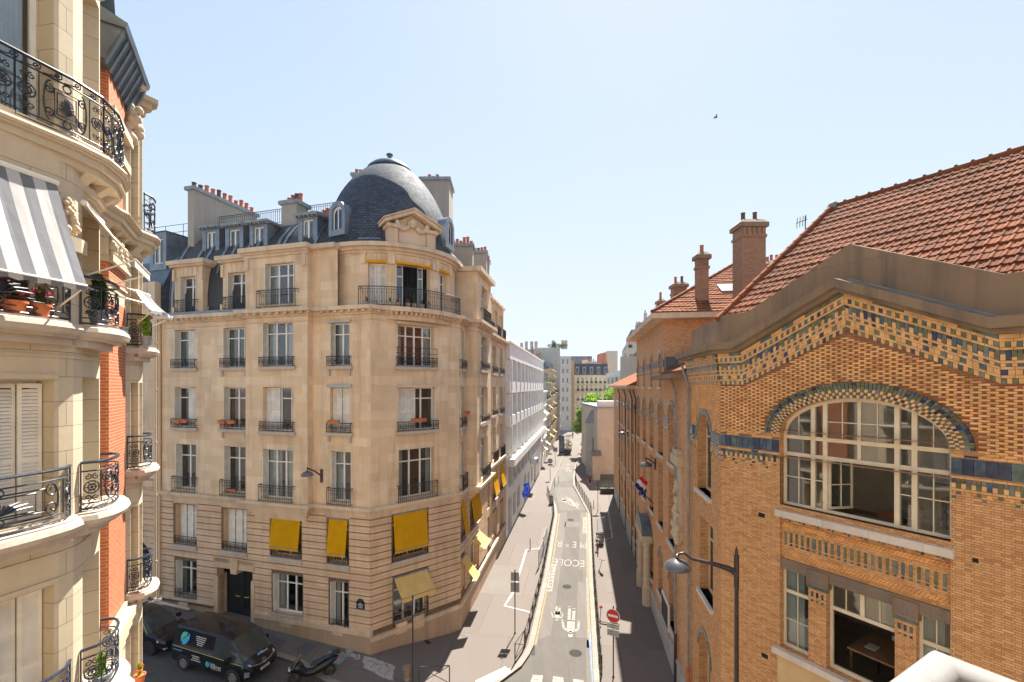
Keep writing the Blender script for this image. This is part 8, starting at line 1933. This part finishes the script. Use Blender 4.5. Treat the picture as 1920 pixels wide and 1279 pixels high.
# dark crossover car behind the van
suv,_=rootcar('parked_car','black crossover car parked nose to tail behind the van','car',None,0,0)
st=[(-2.20,.78,.45,.95,.97,.6,.95),(-2.12,.88,.34,1.02,1.10,.62,.94),(-1.85,.91,.26,1.03,1.42,.60,.93),(-1.2,.92,.24,1.02,1.58,.60,.93),(-.2,.92,.23,1.0,1.61,.60,.93),(.25,.92,.23,.99,1.55,.60,.93),(.72,.92,.23,.98,1.27,.64,.93),(1.10,.92,.24,.97,1.01,.7,.93),(1.55,.91,.25,.93,.95,.7,.93),(1.95,.86,.30,.84,.86,.6,.93),(2.14,.76,.38,.72,.74,.5,.93),(2.20,.6,.44,.6,.62,.4,.93)]
carbody(suv,st,0,0,{5,6},{2,3,4,5,6})
for x,y in ((-1.32,-.835),(1.33,-.835),(-1.32,.835),(1.33,.835)): wheel(suv,x,y,.345,.22,'rim_dark',5,'rim_dark')
for x in (-1.32,1.33): decal(suv,'wheel_arch',[[(x+.43*math.cos(k*math.pi/12),.30+.43*math.sin(k*math.pi/12)) for k in range(13)]],-.928,'trim_black')
for s in (-1,1):
    mb=MB(); mb.hexa([(1.78,s*.90,.72),(2.08,s*.72,.70),(2.0,s*.6,.72),(1.74,s*.74,.76),(1.76,s*.90,.82),(2.05,s*.72,.78),(1.98,s*.6,.80),(1.72,s*.74,.85)]); mb.build('headlight',M['lamp_lens'],suv)
    mb=MB(); mb.box((2.1,s*.68,.42),(.1,.22,.05)); mb.build('fog_light',M['lamp_lens'],suv); mb=MB(); mb.box((.72,s*1.0,1.03),(.14,.2,.15)); mb.build('mirror',M['car_black'],suv)
mb=MB(); mb.tube([(-1.9,-.86,1.05),(-1.1,-.66,1.56),(-.2,-.65,1.585),(.3,-.66,1.53),(1.05,-.86,1.01)],.012,5); mb.build('window_trim',M['brass'],suv)
mb=MB()
for s in (-1,1): mb.tube([(-1.6,s*.58,1.56),(-.9,s*.56,1.63),(.1,s*.56,1.62)],.015,5)
mb.build('roof_rail',M['chrome'],suv)
mb=MB(); mb.box((2.17,0,.62),(.06,.9,.14)); mb.build('grille',M['trim_black'],suv)
wf=Vector((-17.92,22.62)); yaw2=math.atan2(-.29,1); ca,sa=math.cos(yaw2),math.sin(yaw2); cx=wf-Vector((ca,sa))*1.33+Vector((-sa,ca))*.80; setcar(suv,((cx.x,cx.y,gz(cx.x)+.0),yaw2,.06))
# motor scooter
ms=thing('motor_scooter','black and blue maxi scooter with a windscreen parked at the kerb','motor scooter',(0,0,0))
plain('scooter_blue',(.012,.03,.055),.25,.3,4); plain('screen',(.16,.12,.08),.08,.2,4)
def mwheel(x,r):
    mb=MB(); rows=[[(x+a*math.cos(2*math.pi*k/20),b,r+a*math.sin(2*math.pi*k/20)) for k in range(20)] for a,b in ((r*.6,-.05),(r*.9,-.065),(r,0),(r*.9,.065),(r*.6,.05))]; mb.grid(rows,0,True); w=mb.build('wheel',M['tyre'],ms,smooth=True); mb=MB()
    for k in range(5): a=k*1.257; mb.tube([(x,0,r),(x+r*.62*math.cos(a),0,r+r*.62*math.sin(a))],.02,5)
    mb.tube([(x+r*.6*math.cos(k*.3142),0,r+r*.6*math.sin(k*.3142)) for k in range(21)],.025,5); mb.build('rim',M['rim_dark'],w)
mwheel(.78,.30); mwheel(-.72,.28)
def loft(parts,mat,name,par):
    mb=MB(); rows=[[(x+dx*math.cos(2*math.pi*k/14)*0,yc+w*math.cos(2*math.pi*k/14),zc+h*math.sin(2*math.pi*k/14)) for k in range(14)] for x,yc,zc,w,h,dx in parts]; mb.grid(rows,0,True); mb.face(rows[0]); mb.face(list(reversed(rows[-1]))); return mb.build(name,M[mat],par,smooth=True)
loft([(1.08,0,.62,.04,.05,0),(.98,0,.70,.16,.14,0),(.80,0,.76,.23,.22,0),(.62,0,.74,.24,.30,0),(.48,0,.62,.22,.32,0),(.30,0,.42,.20,.20,0),(.0,0,.40,.20,.16,0),(-.3,0,.50,.22,.24,0),(-.6,0,.62,.22,.22,0),(-.9,0,.74,.17,.15,0),(-1.1,0,.80,.07,.07,0)],'car_black','fairing',ms)
loft([(.12,0,.72,.10,.04,0),(.0,0,.76,.17,.07,0),(-.3,0,.80,.19,.07,0),(-.45,0,.88,.18,.08,0),(-.8,0,.92,.15,.07,0),(-.98,0,.92,.06,.04,0)],'scooter_blue','seat',ms)
mb=MB(); mb.grid([[(.86-.0*abs(j-3),(j-3)*.085,.86+.0) for j in range(7)],[(.74-.02*abs(j-3),(j-3)*.085,1.10) for j in range(7)],[(.58-.03*abs(j-3),(j-3)*.062,1.36) for j in range(7)]]); mb.build('windscreen',M['screen'],ms,smooth=True)
mb=MB(); mb.tube([(.50,-.36,1.0),(.58,-.15,1.02),(.58,.15,1.02),(.50,.36,1.0)],.022,6); mb.build('handlebar',M['trim_black'],ms)
for s in (-1,1): mb=MB(); mb.tube([(.58,s*.2,1.0),(.62,s*.38,1.15)],.01,4); mb.sphere((.62,s*.42,1.18),.07,8,6,sc=(.5,1.2,.8)); mb.build('mirror',M['trim_black'],ms)
for s in (-1,1): mb=MB(); mb.sphere((1.0,s*.10,.74),.07,8,6); mb.build('headlight',M['lamp_lens'],ms)
mb=MB(); mb.box((-1.08,0,.80),(.08,.2,.07)); mb.build('tail_light',M['tail_red'],ms); mb=MB(); mb.tube([(-.3,-.2,.30),(-.9,-.22,.36)],[.05,.075],8); mb.build('exhaust',M['rim_silver'],ms); mb=MB(); mb.tube([(.9,0,.5),(.78,0,.3)],.05,6); mb.build('fork',M['trim_black'],ms)
mb=MB(); mb.box((-1.02,0,1.02),(.34,.36,.10)); mb.build('luggage_rack',M['trim_black'],ms)
g=G0(596,1272,0); ms.location=(g.x-.15,g.y-.15,gz(g.x)+.01); ms.rotation_euler=(R(6),0,R(207))
# bicycles and kick scooters on the right pavement
def bicycle(label,p,rz,mat):
    o=thing('bicycle',label,'bicycle',(0,0,0)); 
    for x in (-.5,.5):
        mb=MB(); mb.tube([(x+.33*math.cos(k*.349),0,.34+.33*math.sin(k*.349)) for k in range(19)],.02,5); w=mb.build('wheel',M['tyre'],o); mb=MB()
        for k in range(8): mb.tube([(x,0,.34),(x+.32*math.cos(k*.785),0,.34+.32*math.sin(k*.785))],.004,3)
        mb.build('spokes',M['chrome'],w)
    mb=MB(); 
    for a,b in (((-.5,0,.34),(-.1,0,.32)),((-.1,0,.32),(.36,0,.75)),((-.1,0,.32),(-.25,0,.85)),((-.22,0,.75),(.38,0,.78)),((-.5,0,.34),(-.22,0,.75)),((.5,0,.34),(.36,0,.85))): mb.tube([a,b],.02,5)
    mb.build('frame',M[mat],o); mb=MB(); mb.tube([(.30,-.25,1.0),(.38,0,.98),(.30,.25,1.0)],.015,5); mb.build('handlebar',M['iron'],o); mb=MB(); mb.sphere((-.27,0,.9),.1,8,5,sc=(1.2,.7,.4)); mb.build('saddle',M['iron'],o); mb=MB(); mb.box((.62,0,.85),(.25,.3,.22)); mb.build('basket',M['brown_metal'],o)
    o.location=p; o.rotation_euler=(R(6),0,rz); return o
plain('bike_red',(.35,.02,.03),.4,.2,6)
g=G0(1119.5,1036); bicycle('red bicycle leaning on the right kerb barriers below the litter bag bin',tuple(g),R(84),'bike_red'); g=G0(1119,1022); bicycle('grey bicycle behind the red one by the right kerb barriers',tuple(g),R(80),'lead_grey')
def kick(label,p,rz,lean,acc=None):
    o=thing('kick_scooter',label,'kick scooter',(0,0,0),'kick scooters by the barriers'); mb=MB(); mb.box((0,0,.10),(.62,.13,.03)); mb.build('deck',M['brown_metal'],o); mb=MB(); mb.tube([(.36,0,.10),(.30,0,1.0)],.02,6); mb.build('stem',M['iron'],o); mb=MB(); mb.tube([(.30,-.24,1.0),(.30,.24,1.0)],.016,6); mb.build('handlebar',M['iron'],o)
    for x in (-.34,.38): mb=MB(); rows=[[(x+a*math.cos(2*math.pi*k/14),b,.09+a*math.sin(2*math.pi*k/14)) for k in range(14)] for a,b in ((.03,-.02),(.09,-.02),(.09,.02),(.03,.02))]; mb.grid(rows,0,True); mb.build('wheel',M['tyre'],o)
    if acc: mb=MB(); mb.sphere((.33,-.12,.92),.10,8,6); mb.build('bag',M[acc],o)
    o.location=p; o.rotation_euler=(lean,0,rz)
g=G0(1136,1170); kick('upright kick scooter with a red and white bag left of the no-entry sign',tuple(g),R(160),R(3),'petal_red'); g=G0(1126,1077); kick('dark kick scooter leaning by the right kerb past the bicycles',tuple(g),R(100),R(14))
# planter, blue panel and far bits
g=G0(1062,851); o=thing('planter','round dark planter of flowering shrubs at the far narrowing of the street','planter',tuple(g)); mb=MB(); mb.lathe(tuple(g),[(.9,0),(1.15,.9),(1.2,1.0),(1.0,1.0),(0,.9)],16); mb.build('tub',M['manhole_iron'],o); f=MB(); foliage(f,(g.x,g.y,g.z+2.0),(1.3,1.1,1.2),420,.16,mats=2); f.build('shrub',[M['leaf_green'],M['leaf_dark']],o); f=MB()
for _ in range(24): f.sphere((g.x+random.uniform(-1.1,1.1),g.y-.8,g.z+random.uniform(1.2,3)),.09,5,4)
f.build('flowers',M['petal_pink'],o)
g=G0(1053,852); o=thing('information_panel','tall blue information panel standing at the kerb by the planter','panel',tuple(g)); mb=MB(); mb.box((g.x,g.y,g.z+2.1),(1.1,.15,3.7)); mb.build('board',M['flag_navy'],o); mb=MB(); mb.box((g.x,g.y-.08,g.z+2.2),(.9,.03,3.2)); mb.build('face',M['blue_glass'],o); mb=MB(); mb.box((g.x,g.y,g.z+.12),(1.3,.4,.25)); mb.build('base',M['lead_grey'],o)
f=thing('wooden_planter','low dark planter box with greenery in the shaded yard beside the beige house','planter',tuple(G0(1137,925))); g=G0(1138,925); mb=MB(); mb.box((g.x,g.y,g.z+.35),(1.8,.7,.7)); mb.build('tub',M['brown_metal'],f); mb=MB(); foliage(mb,(g.x,g.y,g.z+.9),(.8,.35,.4),90,.1); mb.build('shrub',M['leaf_dark'],f)
# --- people
plain('skin',(.42,.22,.15),.6,.1,8); plain('hair_blond',(.38,.24,.09),.6,.25,12); plain('cloth_black',(.014,.014,.018),.85,.3,6); plain('cloth_white',(.7,.7,.7),.8,.1,6); plain('hair_dark',(.03,.02,.015),.6,.2,9); plain('bag_grey',(.3,.3,.3),.7,.2,5)
def person(label,p,rz,h=1.68,top='cloth_black',bottom='cloth_black',hair='hair_blond',dress=True,long=True,stride=.12,bag=None,armbend=True):
    o=thing('person',label,'person',(0,0,0)); s=h/1.68
    V=[(0,0,.92),(0,0,1.12),(0,0,1.34),(0,.01,1.44),(0,.02,1.52),(0,.02,1.60), (.17,0,1.36),(.22,.02,1.10),(.16,.18 if armbend else .04,1.02 if armbend else .86),(.10,.26 if armbend else .06,1.08 if armbend else .74), (-.17,0,1.36),(-.22,-.02,1.10),(-.23,.04,.88),(-.23,.08,.76), (.09,0,.88),(.10,stride*.6,.50),(.10,stride*.3,.08),(.10,stride*.3+.14,.03), (-.09,0,.88),(-.10,-stride*.3,.50),(-.10,-stride,.10),(-.10,-stride+.13,.03)]
    E=[(0,1),(1,2),(2,3),(3,4),(4,5),(2,6),(6,7),(7,8),(8,9),(2,10),(10,11),(11,12),(12,13),(0,14),(14,15),(15,16),(16,17),(0,18),(18,19),(19,20),(20,21)]
    Rd=[.13,.115,.13,.055,.085,.09,.055,.042,.034,.028,.055,.042,.034,.028,.095,.062,.042,.035,.095,.062,.042,.035]
    me=bpy.data.meshes.new('body'); me.from_pydata([tuple(c*s for c in v) for v in V],E,[]); b=bpy.data.objects.new('body',me); COL.objects.link(b); md=b.modifiers.new('skin','SKIN'); sub=b.modifiers.new('sub','SUBSURF'); sub.levels=sub.render_levels=2
    for i,r in enumerate(Rd): me.skin_vertices[0].data[i].radius=(r*s,r*s*(.78 if i<3 else 1)); 
    me.skin_vertices[0].data[0].use_root=True
    bpy.context.view_layer.update(); m2=bpy.data.meshes.new_from_object(b.evaluated_get(bpy.context.evaluated_depsgraph_get())); bpy.data.objects.remove(b)
    for mt in (M['skin'],M[top],M[bottom]): m2.materials.append(mt)
    for pl in m2.polygons:
        c=pl.center/s; arm=abs(c.x)>.175 and c.z<1.2
        pl.material_index = 0
        if c.z<1.42 and c.z>.9 and not arm and abs(c.x)<.2: pl.material_index=1
        if c.z>1.12 and c.z<1.42 and abs(c.x)<.26: pl.material_index=1
        if c.z<=.9 and c.z>(.52 if dress else .1) and not(abs(c.x)>.185): pl.material_index=2
        if c.z<.09: pl.material_index=2
        pl.use_smooth=True
    bo=bpy.data.objects.new('body',m2); lnk(bo,o)
    mb=MB(); mb.sphere((0,-.0*s,1.60*s),.118*s,12,9,sc=(.95,1.02,1.1)); 
    if long: mb.sphere((0,-.05*s,1.50*s),.11*s,10,8,sc=(1.05,.7,1.5))
    hb_=mb.build('hair',M[hair],o,smooth=True); 
    mb=MB(); mb.sphere((0,.055*s,1.585*s),.085*s,10,8,sc=(.85,.9,1.15)); mb.sphere((0,.14*s,1.575*s),.016*s,6,5); fa=mb.build('face',M['skin'],o,smooth=True)
    mb=MB()
    for q in (-.03,.03): mb.sphere((q*s,.127*s,1.60*s),.011*s,6,4)
    mb.box((0,.128*s,1.535*s),(.045*s,.012*s,.01*s)); mb.build('eyes_and_mouth',M['hair_dark'],fa)
    if dress: mb=MB(); mb.lathe((0,0,0),[(.14*s,1.0*s),(.19*s,.84*s),(.215*s,.60*s),(.19*s,.60*s)],14); mb.build('skirt',M[bottom],o,smooth=True)
    for hx,hy,hz in ((.10,.27,1.09),(-.23,.085,.74)):
        mb=MB()
        for k in range(4): mb.tube([(hx*s+(k-1.5)*.017*s,hy*s,hz*s-.01),(hx*s+(k-1.5)*.018*s,hy*s+.03*s,hz*s-.045*s),(hx*s+(k-1.5)*.017*s,hy*s+.02*s,hz*s-(.085-.008*abs(k-1.4))*s)],[.009*s,.008*s,.006*s],5)
        mb.tube([(hx*s-.035*s,hy*s+.01,hz*s),(hx*s-.05*s,hy*s+.04*s,hz*s-.045*s)],[.01*s,.008*s],5); mb.sphere((hx*s,hy*s,hz*s-.01*s),.036*s,8,6,sc=(1,.5,1)); mb.build('hand',M['skin'],o,smooth=True)
    if bag:
        bo_=None
    o.location=p; o.rotation_euler=(0,0,rz); return o
g=G0(1106,912); w=person('blond woman in a black dress walking on the shaded pavement towards the camera',tuple(g),R(175))
bg=thing('handbag','pale grey handbag on the hip of the woman in the black dress','handbag',(g.x-.22,g.y-.05,g.z+.8)); mb=MB(); mb.box((g.x-.24,g.y-.08,g.z+.72),(.10,.26,.22),.1); mb.build('pouch',M['bag_grey'],bg); mb=MB(); mb.tube([(g.x-.24,g.y-.18,g.z+.83),(g.x-.2,g.y-.08,g.z+1.05),(g.x-.24,g.y+.02,g.z+.83)],.012,5); mb.build('strap',M['bag_grey'],bg)
g=G0(1074,821.5,0); person('person in dark clothes standing at the far end of the street',tuple(g),R(20),1.75,'cloth_black','cloth_black','hair_dark',False,False)
for i,(x,y) in enumerate(((1060,822),(1064,821.5),(1068,822))): g=G0(x,y,0); bicycle(('leftmost','middle','rightmost')[i]+' of three bicycles parked at the far end of the street',tuple(g),R(20+15*i),'iron')
# camera building's own parapet in the bottom right corner
o=thing('apartment_building','pale apartment building whose white rounded balcony parapet cuts the bottom right corner','apartment building',(1.7,1.85,0)); cr=Vector((1.70,1.85)); g1=Vector((GD.x,GD.y)); g2=Vector((-nin.x,-nin.y)); zt=13.60
def cp(a,b): return cr+g1*a+g2*b
mb=MB(); pr=[]
def sweep(mb,path,prof):
    rows=[]
    for (a,b,ma,mb_) in path: rows.append([(*(cp(a+ma*x,b+mb_*x)),zt+z) for x,z in prof])
    mb.grid(rows)
prof=[(.012,-.10),(0,-.07),(.0,-.03),(.02,-.008),(.05,.0),(.09,-.002),(.115,-.02),(.125,-.05),(.115,-.10)]
sweep(mb,[(0,3.2,1,0),(0,.0,1,1),(3.2,0,0,1)],prof); mb.build('coping',M['concrete_pale'],o,smooth=50)
mb=MB(); sweep(mb,[(0,3.2,1,0),(0,.0,1,1),(3.2,0,0,1)],[(.03,-.10),(.03,-1.2),(.10,-1.2),(.10,-.10)]); mb.build('parapet_wall',M['beige_render'],o)
mb=MB(); q=[cp(.03,.03),cp(.03,14),cp(16,14),cp(16,.03)]; mb.hexa([(*p,-.3) for p in reversed(q)]+[(*p,12.42) for p in reversed(q)]); mb.build('facade_below',M['pale_limestone'],o)
FA=Fr([tuple(cp(1.75,.9)),tuple(cp(1.75,14))]); FBk=Fr([tuple(cp(16,.9)),tuple(cp(1.75,.9))])
mb=MB(); HA=[]
for fr in (FA,FBk):
    hh=[[u,u+1.3,z,z+2.3] for z in (12.5,15.7,18.9,22.1) for u in [1.4+3.1*k for k in range(int((fr.L-2)/3.1))]]
    wall(mb,fr,0,fr.L,12.4,25.5,hh,reveal=.3); HA+= [(fr,h) for h in hh]
mb.face([(*cp(1.75,.9),25.5),(*cp(1.75,14),25.5),(*cp(16,14),25.5),(*cp(16,.9),25.5)]); mb.build('upper_facade',M['pale_limestone'],o)
for fr,h in HA: window(o,fr,h,shut=None,curtain='curtain_white')
for fr in (FA,FBk): mb=MB(); mb.fbox(fr,0,fr.L,25.2,25.6,-.1,.4); mb.build('cornice',M['pale_moulding'],o)
# a swift in the sky
p=at(1342,220,60); o=thing('bird','small dark bird flying high in the pale sky','bird',tuple(p)); mb=MB(); mb.sphere(p,.12,8,6,sc=(2.2,.8,.8)); mb.build('body',M['iron'],o); 
for s in (-1,1): mb=MB(); mb.hexa([p+Vector((-.1,s*.05,0)),p+Vector((.12,s*.05,0)),p+Vector((-.05,s*.55,.12)),p+Vector((-.12,s*.55,.12)),p+Vector((-.1,s*.05,.03)),p+Vector((.12,s*.05,.03)),p+Vector((-.05,s*.55,.13)),p+Vector((-.12,s*.55,.13))]); mb.build('wing',M['iron'],o)
# tufts of weeds along the right kerb
mb=MB(); rnd=random.Random(2)
for k in range(46):
    t=rnd.random(); q=KR[0].lerp(KR[1],t*1.1)+Vector((.42,0)); foliage(mb,(q.x+rnd.uniform(-.06,.06),q.y,.17),(.05,.12,.06),10,.04,rnd=rnd)
for k in range(24):
    q=KL[3].lerp(KL[5],rnd.random())-Vector((.40,0)); foliage(mb,(q.x,q.y,.17),(.05,.12,.06),8,.04,rnd=rnd)
o=mb.build('kerb_weeds',M['leaf_bright']); o['kind']='stuff'; tag(o,'green weeds sprouting along the kerbs','weeds')
# ------------------------------------------------------------------ summer haze
mb=MB(); mb.box((60,110,14),(420,330,30)); hz_=bpy.data.materials.new('haze'); hz_.use_nodes=True; _n=hz_.node_tree; _n.nodes.remove(_n.nodes['Principled BSDF']); _v=_n.nodes.new('ShaderNodeVolumePrincipled'); _v.inputs['Color'].default_value=(.96,.97,1,1); _v.inputs['Density'].default_value=.00016; _v.inputs['Anisotropy'].default_value=.3
_n.links.new(_v.outputs[0],_n.nodes['Material Output'].inputs['Volume']); o=mb.build('haze',hz_); o['kind']='stuff'; tag(o,'thin bright summer haze over the street','haze')
